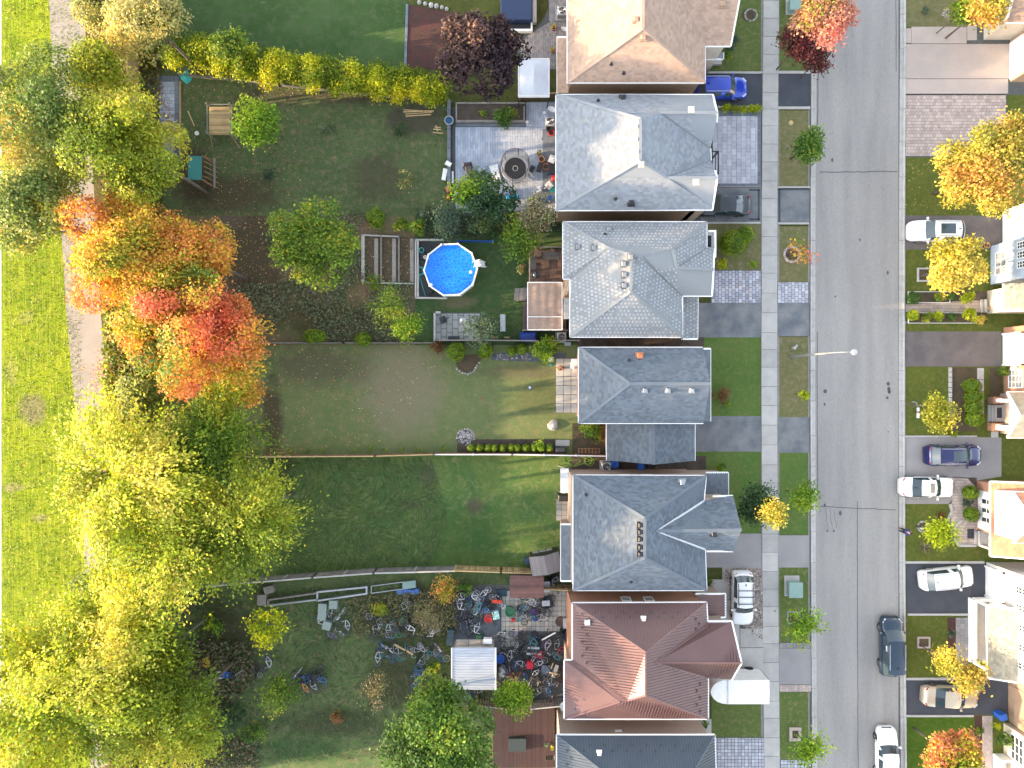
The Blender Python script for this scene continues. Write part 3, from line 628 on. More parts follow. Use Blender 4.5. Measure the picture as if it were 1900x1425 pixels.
# house 3 ----------------------------------------------------------------
h = thing('house', 'grey house with light speckled shingles and three square vents near its ridge', 'house')
V = {'a': (1045, 412, ZE), 'b': (1311, 412, ZE), 'c': (1266, 549, ZE), 'd': (1266, 625, ZE), 'e': (1058, 625, ZE), 'f': (1058, 517, ZE), 'g': (1045, 517, ZE),
     'p1': (1128, 461, 7.6), 'p2': (1247, 463, 7.6), 'r1': (1172, 474, 8.2), 'r2': (1170, 540, 8.2), 'b1': (1311, 460, ZE), 'q': (1192, 476, 8.05), 'k': (1255, 497, 'b', 'b1', 'p2'),
     'm1': (1324, 500, 6.4), 'm2': (1321, 549, ZE), 'm3': (1325, 462, ZE)}
r = Roof(h, V, [('a', 'b', 'p2', 'q', 'r1', 'p1'), ('a', 'p1', 'g'), ('p1', 'f', 'g'), ('f', 'p1', 'r1', 'r2', 'e'), ('e', 'r2', 'd'), ('r2', 'r1', 'q', 'c', 'd'), ('b', 'b1', 'k', 'p2'), ('q', 'p2', 'k', 'm1', 'm2', 'c'), ('k', 'b1', 'm3', 'm1')], 'grey',
         caps=[('a', 'p1'), ('r1', 'r2'), ('r2', 'e'), ('r2', 'd'), ('b', 'p2'), ('p1', 'r1'), ('p2', 'k'), ('k', 'm1'), ('r1', 'q')], valleys=[('p1', 'f'), ('q', 'c'), ('k', 'b1')], gutters=[('a', 'b'), ('a', 'g'), ('g', 'f'), ('f', 'e'), ('e', 'd'), ('d', 'c'), ('c', 'm2'), ('b', 'b1'), ('m2', 'm1'), ('m1', 'm3')],
         seed=3, tab=(.15, .17), var=.10, checker=1.55)
for q in ((1130, 426), (1073, 458), (1102, 460), (1157, 490), (1158, 510), (1158, 530), (1170, 477)): r.vent(*q, .36, SH['grey'])
r.pipe(1123, 435); MB().build
wall(h, (1054, 420, 1304, 540), 0, ZE - .02, m_brick_b, ze=ZE); wall(h, (1066, 526, 1258, 616), 0, ZE - .02, m_brick_o, ze=ZE); wall(h, (1250, 470, 1310, 542), 0, ZE - .1, m_brick_b, ze=ZE)
V = {'a': (1266, 549, 3.7), 'b': (1295, 549, 3.0), 'c': (1294, 629, 3.0), 'd': (1266, 629, 3.7)}
Roof(h, V, [('a', 'b', 'c', 'd')], 'grey', gutters=[('b', 'c'), ('c', 'd')], name='garage_roof', tab=(.15, .17), checker=1.55, seed=4); wall(h, (1258, 552, 1290, 624), 0, 2.95, m_brick_b, ze=3)
V = {'a': (1046, 553, 2.8), 'b': (1058, 553, 3.2), 'c': (1058, 592, 3.2), 'd': (1046, 592, 2.8)}
Roof(h, V, [('a', 'b', 'c', 'd')], 'grey', name='door_canopy', tab=(.26, .26), seed=4)
a = P(1311, 430, 5.0); b = P(1325, 480, 5.0); m = MB(); m.box(a.x, b.x, b.y, a.y, 4.75, 4.9).box(a.x, b.x, a.y - .12, a.y, 4.9, 5.6).box(b.x - .12, b.x, b.y, a.y - .12, 4.9, 5.6).box(b.x - .3, b.x, b.y, b.y + .3, 0, 4.75); m.build('balcony', m_trim, h)
a = P(1313, 437, 4.95); b = P(1320, 458, 4.95); MB().box(a.x, b.x, b.y, a.y, 4.905, 4.95).build('balcony_mat', m_dark, h)
# house 4 ----------------------------------------------------------------
h = thing('house', 'narrow dark grey gabled house with attached single garage roof stepping down to the lower side', 'house')
V = {'a': (1074, 645, ZE), 'b': (1304, 645, ZE), 'c': (1305, 785, ZE), 'd': (1074, 785, ZE), 'r1': (1168, 712, 8.0), 'r2': (1318, 712, 7.9)}
r = Roof(h, V, [('a', 'b', 'r2', 'r1'), ('d', 'r1', 'r2', 'c'), ('a', 'r1', 'd')], 'dark', caps=[('a', 'r1'), ('d', 'r1'), ('r1', 'r2')], gutters=[('a', 'b'), ('a', 'd'), ('d', 'c')], seed=5, var=.2, capcol=1.15)
r.vent(1187, 661, .42, m_terra, .3, 'chimney'); r.pipe(1167, 669); 
for x in (1196, 1239, 1283): r.vent(x, 724, .32, m_metal)
V = {'a': (1305, 647, 3.4), 'b': (1318, 647, 3.0), 'c': (1318, 782, 3.0), 'd': (1305, 782, 3.4)}
Roof(h, V, [('a', 'b', 'c', 'd')], 'dark', gutters=[('b', 'c'), ('a', 'b')], name='porch_roof', seed=6)
wall(h, (1082, 652, 1299, 778), 0, ZE - .02, m_brick_o, ze=ZE)
w_ = MB(); a = P(1299, 652, ZE); b = P(1299, 778, ZE); w_.add([Vector((a.x, a.y, ZE - .1)), Vector((b.x, b.y, ZE - .1)), Vector((a.x, (a.y + b.y) / 2, 7.8))], [(0, 1, 2)]); w_.build('gable_wall', m_sid_cream, h)
V = {'a': (1126, 787, 3.1), 'b': (1126, 854, 3.1), 'c': (1289, 787, 3.1), 'd': (1289, 855, 3.1), 'r1': (1213, 772, 4.9), 'r2': (1213, 862, 4.9)}
r = Roof(h, V, [('a', 'b', 'r2', 'r1'), ('c', 'r1', 'r2', 'd')], 'dark', caps=[('r1', 'r2')], gutters=[('a', 'b'), ('c', 'd')], name='garage_roof', seed=7, var=.2)
wall(h, (1132, 780, 1283, 848), 0, 3.05, m_brick_o, ze=3.1)
# house 5 ----------------------------------------------------------------
h = thing('house', 'dark slate blue shingled house with long front gable and five vents beside its ridge', 'house')
V = {'a': (1064, 882, ZE), 'b': (1310, 883, ZE), 'c': (1311, 1095, ZE), 'd': (1064, 1095, ZE), 'r1': (1196, 962, 8.4), 'r2': (1196, 1035, 8.4), 'v': (1219, 985, 'b', 'c', 'r1'), 'v1': (1306, 929, ZE), 'v2': (1308, 1019, ZE),
     'g1': (1360, 920, ZE), 'g2': (1360, 1023, ZE), 'g': (1376, 983, 7.5), 'h1': (1323, 921, ZE), 'h2': (1311, 1023, ZE)}
r = Roof(h, V, [('a', 'b', 'r1'), ('a', 'r1', 'r2', 'd'), ('d', 'r2', 'c'), ('r1', 'b', 'v1', 'v'), ('r1', 'v', 'r2'), ('r2', 'v', 'v2', 'c'), ('v', 'v1', 'g1', 'g'), ('v', 'g', 'g2', 'v2')], 'dark',
         caps=[('a', 'r1'), ('b', 'r1'), ('c', 'r2'), ('d', 'r2'), ('r1', 'r2'), ('v', 'g')], gutters=[('a', 'b'), ('a', 'd'), ('d', 'c'), ('b', 'v1'), ('h1', 'g1'), ('v2', 'c'), ('h2', 'g2')], seed=8, var=.22, tab=(.34, .16), capcol=1.1)
for a, b in (('v', 'v1'), ('v', 'v2')): MB().bar(r.V[a] + Vector((0, 0, .05)), r.V[b] + Vector((0, 0, .05)), .16, .04).build('valley_flashing', m_metal, r.o)
for y in (974, 987, 1000, 1015, 1028): r.vent(1188, y, .32, m_black)
r.vent(1266, 895, .4, m_metal); r.pipe(1088, 918); r.vent(1324, 990, .36, m_black); r.pipe(1171, 1079)
wall(h, (1063, 886, 1304, 1088), 0, ZE - .02, m_brick_p, ze=ZE); wall(h, (1300, 925, 1352, 1017), 0, ZE - .1, m_brick_p, ze=ZE)
for x in (1163, 1206): window(h, Vector((P(x, 884, ZE).x, P(0, 886, ZE).y, 4.6)), .9, 1.1, 'y', 1, 2, sign=1)
V = {'a': (1310, 877, 3.4), 'b': (1351, 877, 3.0), 'c': (1351, 919, 3.0), 'd': (1310, 919, 3.4)}
Roof(h, V, [('a', 'b', 'c', 'd')], 'dark', gutters=[('b', 'c'), ('a', 'b')], name='porch_roof', seed=6); wall(h, (1290, 880, 1346, 917), 0, 2.9, m_brick_p, ze=3)
V = {'a': (1041, 973, 3.0), 'b': (1066, 973, 3.6), 'c': (1066, 1078, 3.6), 'd': (1041, 1078, 3.0)}
Roof(h, V, [('a', 'b', 'c', 'd')], 'dark', gutters=[('a', 'd'), ('a', 'b'), ('d', 'c')], name='lean_to_roof', seed=9); wall(h, (1044, 977, 1068, 1074), 0, 2.95, m_brick_p, ze=3)
# house 6 ----------------------------------------------------------------
h = thing('house', 'house with reddish brown ribbed metal roof next to the heaps of bicycles', 'house')
V = {'a': (1062, 1119, ZE), 'b': (1311, 1118, ZE), 'c': (1314, 1334, ZE), 'd': (1047, 1334, ZE), 'e': (1047, 1225, ZE), 'f': (1062, 1225, ZE), 'r1': (1198, 1210, 8.4), 'r2': (1198, 1290, 8.4),
     'k': (1164, 1300, 7.3), 'k2': (1150, 1302, 7.2), 'w': (1216, 1229, 'b', 'c', 'r1'), 'w1': (1313, 1161, ZE), 'w2': (1314, 1258, ZE), 'g1': (1358, 1153, ZE), 'g2': (1358, 1261, ZE), 'g': (1376, 1230, 7.3), 'i1': (1313, 1153, ZE)}
r = Roof(h, V, [('a', 'b', 'r1'), ('a', 'r1', 'r2', 'k', 'f'), ('e', 'f', 'k', 'k2', 'd'), ('d', 'k2', 'k', 'r2', 'c'), ('r1', 'b', 'w1', 'w'), ('r1', 'w', 'r2'), ('r2', 'w', 'w2', 'c'), ('w', 'w1', 'i1', 'g1', 'g'), ('w', 'g', 'g2', 'w2')], 'redmet',
         caps=[('a', 'r1'), ('b', 'r1'), ('c', 'r2'), ('d', 'k2'), ('r1', 'r2'), ('w', 'g'), ('w', 'w1'), ('w', 'w2'), ('r2', 'k')], valleys=[('f', 'k')], gutters=[('a', 'b'), ('a', 'f'), ('f', 'e'), ('e', 'd'), ('d', 'c'), ('c', 'w2'), ('b', 'i1'), ('i1', 'g1'), ('g1', 'g'), ('g', 'g2')],
         metal=True, seed=10, capcol=1.2, vrib=.225)
r.vent(1090, 1155, .28, m_trim); r.vent(1194, 1148, .28, m_trim)
r.guard([(1105 + i * 25.5, 1134) for i in range(7)] + [(1118 + i * 25.7, 1143) for i in range(7)] + [(1078 + (i % 2) * 8, 1139 + i * 13) for i in range(8)] + [(1062 + (i % 2) * 7, 1247 + i * 13.4) for i in range(6)]
        + [(1094 + i * 12.9, 1325 + (i % 2) * 3.4) for i in range(15)] + [(1301 - (i % 2) * 6, 1268 + i * 12.8) for i in range(5)] + [(1293 + (i % 2) * 6, 1148 + i * 9) for i in range(3)]
        + [(1313 + (i + 1) * 8.5, 1174 - (i % 2) * 8) for i in range(4)] + [(1311 + i * 8.5, 1256 - (i % 2) * 2) for i in range(6)])
wall(h, (1060, 1122, 1305, 1326), 0, ZE - .02, m_brick_o, ze=ZE); wall(h, (1300, 1160, 1350, 1254), 0, ZE - .1, m_brick_p, ze=ZE); wall(h, (1055, 1232, 1070, 1326), 0, ZE - .05, m_brick_p, ze=ZE)
for x in (1167, 1210): window(h, Vector((P(x, 884, ZE).x, P(0, 1122, ZE).y, 4.2)), .8, 1.1, 'y', 1, 2, sign=1)
V = {'a': (1290, 1102, 3.6), 'b': (1346, 1102, 3.0), 'c': (1346, 1145, 3.0), 'd': (1312, 1148, 3.4), 'e': (1306, 1115, 3.5)}
Roof(h, V, [('a', 'b', 'c', 'd')], 'redmet', gutters=[('a', 'b'), ('b', 'c'), ('c', 'd')], name='porch_roof', metal=True, vrib=.225); wall(h, (1300, 1106, 1341, 1145), 0, 2.9, m_brick_p, ze=3)
# house 7 ----------------------------------------------------------------
h = thing('house', 'dark blue ribbed metal roofed house cut off by the bottom edge', 'house')
V = {'a': (1033, 1364, ZE), 'b': (1326, 1364, ZE), 'r1': (1180, 1480, 8.4), 'r0': (1260, 1480, 8.4), 'd': (1033, 1620, ZE), 'c': (1334, 1620, ZE), 'b2': (1337, 1425, ZE + .3)}
r = Roof(h, V, [('a', 'b', 'r0', 'r1'), ('a', 'r1', 'd'), ('b', 'c', 'r0')], 'darkmet', caps=[('a', 'r1'), ('b', 'r0')], gutters=[('a', 'b'), ('a', 'd'), ('b', 'c')], metal=True, vrib=.225, capcol=1.3)
r.vent(1112, 1397, .28, m_trim)
r.guard([(1096 + i * 26, 1380) for i in range(9)] + [(1083 + i * 26.5, 1390) for i in range(9)] + [(1050 + (i % 2) * 7, 1392 + i * 13) for i in range(3)])
wall(h, (1041, 1371, 1318, 1600), 0, ZE - .02, m_brick_p, ze=ZE)
MB().box(*[v for v in (P(1142, 0, 4.6).x, P(1155, 0, 4.6).x)], P(0, 1371, ZE).y, P(0, 1371, ZE).y + .06, 4.2, 4.45).build('wall_vent', m_trim, h)
# right hand houses (plan pixels) -----------------------------------------
def tp(V): return {k: (v[0], v[1], v[2], 'T') for k, v in V.items()}
h = thing('house', 'brown and cream sided house in the top right corner with blinding white garage door', 'house')
V = tp({'a': (1820, 76, 3.2), 'b': (1990, 76, 3.2), 'c': (1990, -60, 6.5), 'd': (1820, -60, 6.5)})
Roof(h, V, [('a', 'b', 'c', 'd')], 'brown', gutters=[('a', 'b'), ('a', 'd')], seed=11)
wall(h, (1825, -60, 1985, 74), 0, 3.15, m_sid_cream); wall(h, (1874, 74.2, 1985, 152), 0, 5.4, m_sid_brown)
a = T(1874, 148); b = T(1874, 80); g_ = MB(); g_.box(a.x - .06, a.x, a.y, b.y, .02, 2.3).build('garage_door', m_white, h)
for i in range(4): MB().box(a.x - .085, a.x - .062, a.y + .04, b.y - .04, .05 + i * .57, .57 + i * .57).build('door_panel', m_white, h)
window(h, Vector((T(1825, 0).x, T(0, 25).y, 1.8)), 1.4, 1.3, 'x', 2, 1)
h = thing('house', 'pale blue sided house with teal awning and white balcony rail behind the yellow tree', 'house')
wall(h, (1838, 457, 1990, 528), 0, 5.5, m_sid_blue); wall(h, (1863, 390, 1990, 456.5), 0, 2.7, m_white, name='garage_wall')
window(h, Vector((T(1838, 0).x, T(0, 493).y, 1.35)), 2.0, 1.4, 'x', 3, 2, glass=m_glass_pale)
for y in (470, 487, 504): window(h, Vector((T(1838, 0).x, T(0, y).y, 3.9)), .62, 1.2, 'x', 2, 4)
wall(h, (1860, 396, 1863, 452), 0, 2.3, m_white, name='garage_door')
m = MB(); x = T(1866, 0).x
for y in (392, 455): m.box(x, x + .12, T(0, y).y, T(0, y).y + .12, 2.7, 3.7)
m.bar((x, T(0, 392).y, 3.7), (x, T(0, 456).y, 3.7), .1); m.bar((x, T(0, 392).y, 2.85), (x, T(0, 456).y, 2.85), .08); o = m.build('balcony_rail', m_trim, h)
for i in range(22): yy = T(0, 455 - i * 2.9).y; MB().box(x + .03, x + .07, yy, yy + .04, 2.85, 3.68).build('baluster', m_trim, o)
o = MB().add([T(1872, 396, 3.3), T(1872, 452, 3.3), T(1905, 452, 4.4), T(1905, 396, 4.4)], [(0, 1, 2, 3)]).build('awning', m_tealpl, h)
for i in range(7): yy = 397 + i * 8.8; MB().bar(T(1872, yy, 3.33), T(1905, yy, 4.43), .07, .04).build('awning_rib', m_trim, o)
V = tp({'a': (1816, 536, 3.2), 'b': (1816, 584, 3.2), 'c': (1990, 584, 6.2), 'd': (1990, 536, 6.2)})
Roof(h, V, [('a', 'b', 'c', 'd')], 'olive', gutters=[('a', 'b'), ('b', 'c')], name='porch_roof', var=.2, seed=3); wall(h, (1832, 540, 1990, 582), 0, 3.0, m_sid_cream)
for i in range(2): MB().box(T(1818 + i * 5, 0).x, T(1822 + i * 5, 0).x, T(0, 580).y, T(0, 556).y, 0, .18 + .17 * i).build('step', m_conc, h)
MB().box(T(1826, 0).x, T(1836, 0).x, T(0, 576).y, T(0, 570).y, .35, .42).build('door_mat', m_wood_tan, h)
h = thing('house', 'orange brick house with plain white garage at the end of the brown asphalt driveway', 'house')
wall(h, (1862, 608, 1990, 735), 0, 5.5, m_brick_o)
a = T(1861, 676); b = T(1861, 622); MB().box(a.x - .12, a.x + .04, a.y - .15, a.y, 0, 2.5).box(a.x - .12, a.x + .04, b.y, b.y + .15, 0, 2.5).box(a.x - .12, a.x + .04, a.y - .15, b.y + .15, 2.3, 2.5).build('garage_frame', m_trim, h)
o = MB().box(a.x - .02, a.x + .05, a.y, b.y, 0, 2.3).build('garage_door', m_white, h)
for i in range(4): MB().box(a.x - .045, a.x - .022, a.y + .03, b.y - .03, .03 + i * .57, .57 + i * .57).build('door_panel', m_white, o)
window(h, Vector((T(1862, 0).x, T(0, 703).y, 1.5)), 1.6, 1.7, 'x', 3, 4, glass=m_glass_pale)
o = MB().lathe([(.22, 0), (.22, .3), (.12, .4)], T(1858, 684, 1.4), 10).build('wall_lamp', m_trim, h)
h = thing('house', 'house with pale olive gabled porch roof and orange brick piers beside the round hedge', 'house')
V = tp({'a': (1824, 727, 3.1), 'm': (1824, 767, 4.6), 'b': (1824, 807, 3.1), 'c': (1990, 807, 3.1), 'n': (1990, 767, 4.6), 'd': (1990, 727, 3.1)})
r = Roof(h, V, [('a', 'm', 'n', 'd'), ('m', 'b', 'c', 'n')], 'olive', caps=[('m', 'n')], gutters=[('a', 'd'), ('b', 'c'), ('a', 'm'), ('m', 'b')], seed=5)
MB().add([T(1826, 728, 3.1), T(1826, 806, 3.1), T(1826, 767, 4.55)], [(0, 1, 2)]).build('gable', m_sid_cream, h)
wall(h, (1855, 730, 1990, 804), 0, 3.0, m_brick_p)
for y0, y1 in ((736, 749), (784, 799)): MB().box(T(1832, 0).x, T(1850, 0).x, T(0, y1).y, T(0, y0).y, 0, .8).build('brick_pier', m_brick_o, h); MB().box(T(1836, 0).x, T(1842, 0).x, T(0, y1 - 3).y, T(0, y0 + 3).y, .8, 3.05).build('porch_post', m_trim, h)
for i in range(3): MB().box(T(1832 + i * 4, 0).x, T(1856, 0).x, T(0, 782).y, T(0, 751).y, i * .15, .15 + i * .15 - .002).build('step', m_conc, h)
MB().box(T(1843, 0).x, T(1852, 0).x, T(0, 775).y, T(0, 756).y, .452, .475).build('door_mat', m_dark, h)
h = thing('house', 'orange shingled house with white bay of three windows behind two round shrubs', 'house')
V = tp({'a': (1797, 885, 2.9), 'b': (1797, 1017, 2.9), 'c': (1990, 1017, 6.5), 'd': (1990, 885, 6.5)})
Roof(h, V, [('a', 'b', 'c', 'd')], 'orange', gutters=[('a', 'b'), ('a', 'd'), ('b', 'c')], seed=6, gcol=m_trim, name='lower_roof')
wall(h, (1812, 892, 1990, 982), 0, 2.85, m_brick_o); wall(h, (1810, 908, 1812.2, 978), .3, 2.75, m_white, name='bay')
for y in (926, 942, 959): window(h, Vector((T(1810, 0).x, T(0, y).y, 1.5)), .52, 1.35, 'x', 1, 2, glass=m_glass)
wall(h, (1799, 899, 1990, 976), 3.2, 5.7, m_white, name='upper_wall')
for y in (917, 937, 956): window(h, Vector((T(1799, 0).x, T(0, y).y, 4.4)), .55, 1.2, 'x', 1, 1, glass=m_glass_pale)
V = tp({'a': (1795, 895, 5.7), 'm': (1795, 937, 8), 'b': (1795, 980, 5.7), 'c': (1990, 980, 5.7), 'n': (1990, 937, 8), 'd': (1990, 895, 5.7)})
Roof(h, V, [('a', 'm', 'n', 'd'), ('m', 'b', 'c', 'n')], 'orange', caps=[('m', 'n')], gutters=[('a', 'd'), ('b', 'c'), ('a', 'm'), ('m', 'b')], seed=7)
MB().add([T(1798, 898, 5.7), T(1798, 978, 5.7), T(1798, 937, 7.9)], [(0, 1, 2)]).build('gable', m_white, h)
MB().box(T(1812, 0).x, T(1850, 0).x, T(0, 1012).y, T(0, 984).y, 0, .4).box(T(1812, 0).x, T(1818, 0).x, T(0, 1012).y, T(0, 1008).y, .4, 2.9).box(T(1807, 0).x, T(1811, 0).x, T(0, 1008).y, T(0, 986).y, 0, .2).build('porch', m_conc, h)
MB().box(T(1794, 0).x, T(1806, 0).x, T(0, 999).y, T(0, 981).y, .06, .09).build('door_mat', m_dark, h)
h = thing('house', 'white sided house with small square paned windows and concrete porch at lower right', 'house')
wall(h, (1830, 1043, 1990, 1230), 0, 5.6, m_sid_white)
a = T(1829, 1103); b = T(1829, 1052); MB().box(a.x - .14, a.x, a.y - .15, a.y, 0, 2.45).box(a.x - .14, a.x, b.y, b.y + .15, 0, 2.45).box(a.x - .14, a.x, a.y - .15, b.y + .15, 2.25, 2.45).build('garage_frame', m_trim, h)
o = MB().box(a.x - .03, a.x + .02, a.y, b.y, 0, 2.25).build('garage_door', m_white, h)
for i in range(4): MB().box(a.x - .055, a.x - .032, a.y + .03, b.y - .03, .03 + i * .56, .56 + i * .56).build('door_panel', m_white, o)
for y in (1070, 1100, 1134, 1168, 1200): window(h, Vector((T(1830, 0).x, T(0, y).y, 4.2)), .62, 1.1, 'x', 2, 3)
V = tp({'a': (1790, 1104, 3.0), 'b': (1790, 1232, 3.0), 'c': (1829.5, 1232, 3.9), 'd': (1829.5, 1104, 3.9)})
Roof(h, V, [('a', 'b', 'c', 'd')], 'olive', gutters=[('a', 'b'), ('a', 'd'), ('b', 'c')], name='porch_roof', seed=8, var=.2)
MB().box(T(1800, 0).x, T(1830, 0).x, T(0, 1226).y, T(0, 1108).y, 0, .3).build('porch_floor', m_conc, h)
MB().box(T(1796, 0).x, T(1800, 0).x, T(0, 1226).y, T(0, 1108).y, 0, .95).box(T(1800, 0).x, T(1829, 0).x, T(0, 1110).y, T(0, 1106).y, .3, .95).build('porch_wall', m_white, h)
for y in (1109, 1224): MB().box(T(1797, 0).x, T(1801, 0).x, T(0, y + 1.5).y, T(0, y - 2.5).y, .95, 2.95).build('porch_post', m_trim, h)
h = thing('house', 'brown sided house in the bottom right corner behind the gold sedan', 'house')
wall(h, (1872, 1255, 1990, 1340), 0, 5.5, m_sid_brown); wall(h, (1862, 1341, 1990, 1500), 0, 5.5, m_sid_cream)
o = MB().box(T(1870.5, 0).x, T(1872, 0).x, T(0, 1322).y, T(0, 1268).y, 0, 2.3).build('garage_door', m_sid_brown, h)
window(h, Vector((T(1862, 0).x, T(0, 1372).y, 1.7)), 2.2, 1.5, 'x', 3, 3)
MB().box(T(1842, 0).x, T(1862, 0).x, T(0, 1480).y, T(0, 1398).y, 0, .4).box(T(1842, 0).x, T(1845, 0).x, T(0, 1480).y, T(0, 1398).y, .4, 1.2).box(T(1845, 0).x, T(1862, 0).x, T(0, 1401).y, T(0, 1398).y, .4, 1.2).build('porch', m_trim, h)
# ---------------------------------------------------------------- foliage
def leaf_mat(name, trans=.42):
    g = Mt(name); at = g.new('ShaderNodeAttribute', attribute_name='tint').outputs['Color']
    g.l(at, g.b.inputs['Base Color']); g.b.inputs['Roughness'].default_value = .55; g.b.inputs['Specular IOR Level'].default_value = .25
    tr = g.new('ShaderNodeBsdfTranslucent'); hs = g.mix(1.0, at, (1.25, 1.15, .55), 'MULTIPLY'); g.l(hs, tr.inputs['Color'])
    mx = g.new('ShaderNodeMixShader'); mx.inputs[0].default_value = trans; g.l(g.b.outputs[0], mx.inputs[1]); g.l(tr.outputs[0], mx.inputs[2])
    g.l(mx.outputs[0], g.n['Material Output'].inputs['Surface']); return g.m
m_leaf = leaf_mat('leaves'); m_leaf_t = leaf_mat('thick_leaves', .2)
def quads(name, c, nrm, size, colr, mat, parent=None, asp=.6, dirs=None, rng=None, **tg):
    "N leaf-shaped quads as one mesh (numpy)"
    N = len(c); rng = rng or np.random.default_rng(1)
    nrm = nrm / (np.linalg.norm(nrm, axis=1, keepdims=True) + 1e-9)
    t = rng.normal(size=(N, 3)) if dirs is None else dirs + rng.normal(size=(N, 3)) * .35
    t -= nrm * (t * nrm).sum(1, keepdims=True); t /= np.linalg.norm(t, axis=1, keepdims=True) + 1e-9
    b = np.cross(nrm, t); s = np.broadcast_to(np.asarray(size, float), (N,))[:, None]
    V = np.stack([c - t * s * .5, c + b * s * .5 * asp - t * s * .05, c + t * s * .5, c - b * s * .5 * asp - t * s * .05], 1).reshape(-1, 3)
    me = bpy.data.meshes.new(name); me.vertices.add(4 * N); me.vertices.foreach_set('co', V.astype(np.float32).ravel())
    me.loops.add(4 * N); me.loops.foreach_set('vertex_index', np.arange(4 * N, dtype=np.int32))
    me.polygons.add(N); me.polygons.foreach_set('loop_start', np.arange(0, 4 * N, 4, dtype=np.int32))
    try: me.polygons.foreach_set('loop_total', np.full(N, 4, dtype=np.int32))
    except Exception: pass
    me.update(calc_edges=True); me.materials.append(mat)
    at = me.attributes.new('tint', 'FLOAT_COLOR', 'FACE'); cc = np.ones((N, 4), np.float32); cc[:, :3] = np.clip(colr, 0, 1); at.data.foreach_set('color', cc.ravel())
    o = bpy.data.objects.new(name, me); link(o, parent); return tag(o, **tg)
def lowfreq(p, rng, f):
    v = np.zeros(len(p))
    for _ in range(7):
        k = rng.normal(size=3) * f; v += np.sin(p @ k + rng.uniform(0, 6.3))
    return v / 2.0
PAL = {  # (colour, weight)
 'yg': [((.13, .19, .02), 1.8), ((.23, .29, .025), 3), ((.34, .37, .035), 3), ((.42, .39, .05), 1.2)],
 'yellowgreen': [((.17, .24, .02), 1.8), ((.30, .37, .03), 4), ((.42, .44, .05), 3), ((.52, .48, .09), 1.2)],
 'olive': [((.11, .17, .04), 2), ((.20, .26, .06), 3), ((.31, .34, .10), 3), ((.42, .40, .14), 1.3), ((.48, .32, .10), .5)],
 'oliveyellow': [((.14, .17, .05), 2), ((.26, .28, .10), 3), ((.38, .36, .15), 3), ((.46, .38, .12), 1)],
 'orange': [((.22, .26, .03), 1.6), ((.44, .38, .04), 2.6), ((.58, .36, .05), 3), ((.60, .27, .06), 2.6), ((.58, .20, .08), .8)],
 'redorange': [((.14, .21, .04), 1.2), ((.30, .28, .04), 1.4), ((.54, .34, .05), 2.2), ((.60, .24, .07), 3), ((.60, .17, .09), 1.8)],
 'green': [((0.053, 0.112, 0.022), 2), ((0.083, 0.165, 0.027), 3), ((0.128, 0.225, 0.033), 2), ((0.210, 0.270, 0.030), .6)],
 'midgreen': [((0.075, 0.143, 0.022), 2), ((0.135, 0.225, 0.027), 3), ((0.195, 0.285, 0.030), 2), ((0.330, 0.330, 0.030), .8)],
 'bright': [((0.112, 0.213, 0.019), 2), ((0.200, 0.338, 0.025), 3), ((0.300, 0.400, 0.031), 2)],
 'lime': [((0.220, 0.300, 0.010), 2), ((0.360, 0.420, 0.012), 3), ((0.460, 0.480, 0.020), 2)],
 'hedge': [((.12, .18, .012), 2), ((.22, .27, .012), 3), ((.38, .42, .015), 2.6), ((.46, .42, .02), 1)],
 'purple': [((.030, .018, .026), 3.4), ((.055, .033, .04), 3), ((.11, .065, .06), 1.6), ((.30, .18, .13), .6)],
 'pink': [((.26, .28, .05), .8), ((.52, .24, .14), 2), ((.58, .30, .23), 3), ((.50, .17, .14), 1.2)],
 'pinksmoke': [((0.400, 0.160, 0.140), 2), ((0.550, 0.280, 0.250), 3), ((0.350, 0.300, 0.100), 1)],
 'darkred': [((0.070, 0.018, 0.025), 3), ((0.120, 0.030, 0.035), 3), ((0.100, 0.090, 0.030), .8)],
 'darkgreen': [((0.027, 0.068, 0.027), 2), ((0.045, 0.098, 0.038), 3), ((0.075, 0.128, 0.053), 2)],
 'bluegreen': [((0.049, 0.091, 0.063), 2), ((0.091, 0.140, 0.098), 3), ((0.140, 0.196, 0.112), 2)],
 'fall': [((.22, .24, .04), 1.6), ((.38, .34, .05), 2.8), ((.46, .36, .07), 2.5), ((.48, .27, .07), 1.6)],
 'fallpink': [((0.150, 0.220, 0.020), 1.6), ((0.340, 0.340, 0.030), 2), ((0.520, 0.360, 0.060), 2.6), ((0.560, 0.200, 0.100), 2.2)],
 'yellow': [((.24, .26, .03), 1.6), ((.44, .38, .05), 3), ((.56, .46, .09), 3)],
 'topiary': [((0.096, 0.174, 0.010), 2), ((0.156, 0.240, 0.012), 3), ((0.216, 0.288, 0.017), 2)],
 'brown': [((0.160, 0.085, 0.040), 2), ((0.240, 0.120, 0.050), 3), ((0.200, 0.150, 0.050), 1)],
 'greybrown': [((0.156, 0.143, 0.091), 2), ((0.260, 0.221, 0.130), 3), ((0.130, 0.169, 0.065), 1.5)],
 'halfyellow': [((0.030, 0.060, 0.020), 3), ((0.050, 0.085, 0.030), 3)],
}
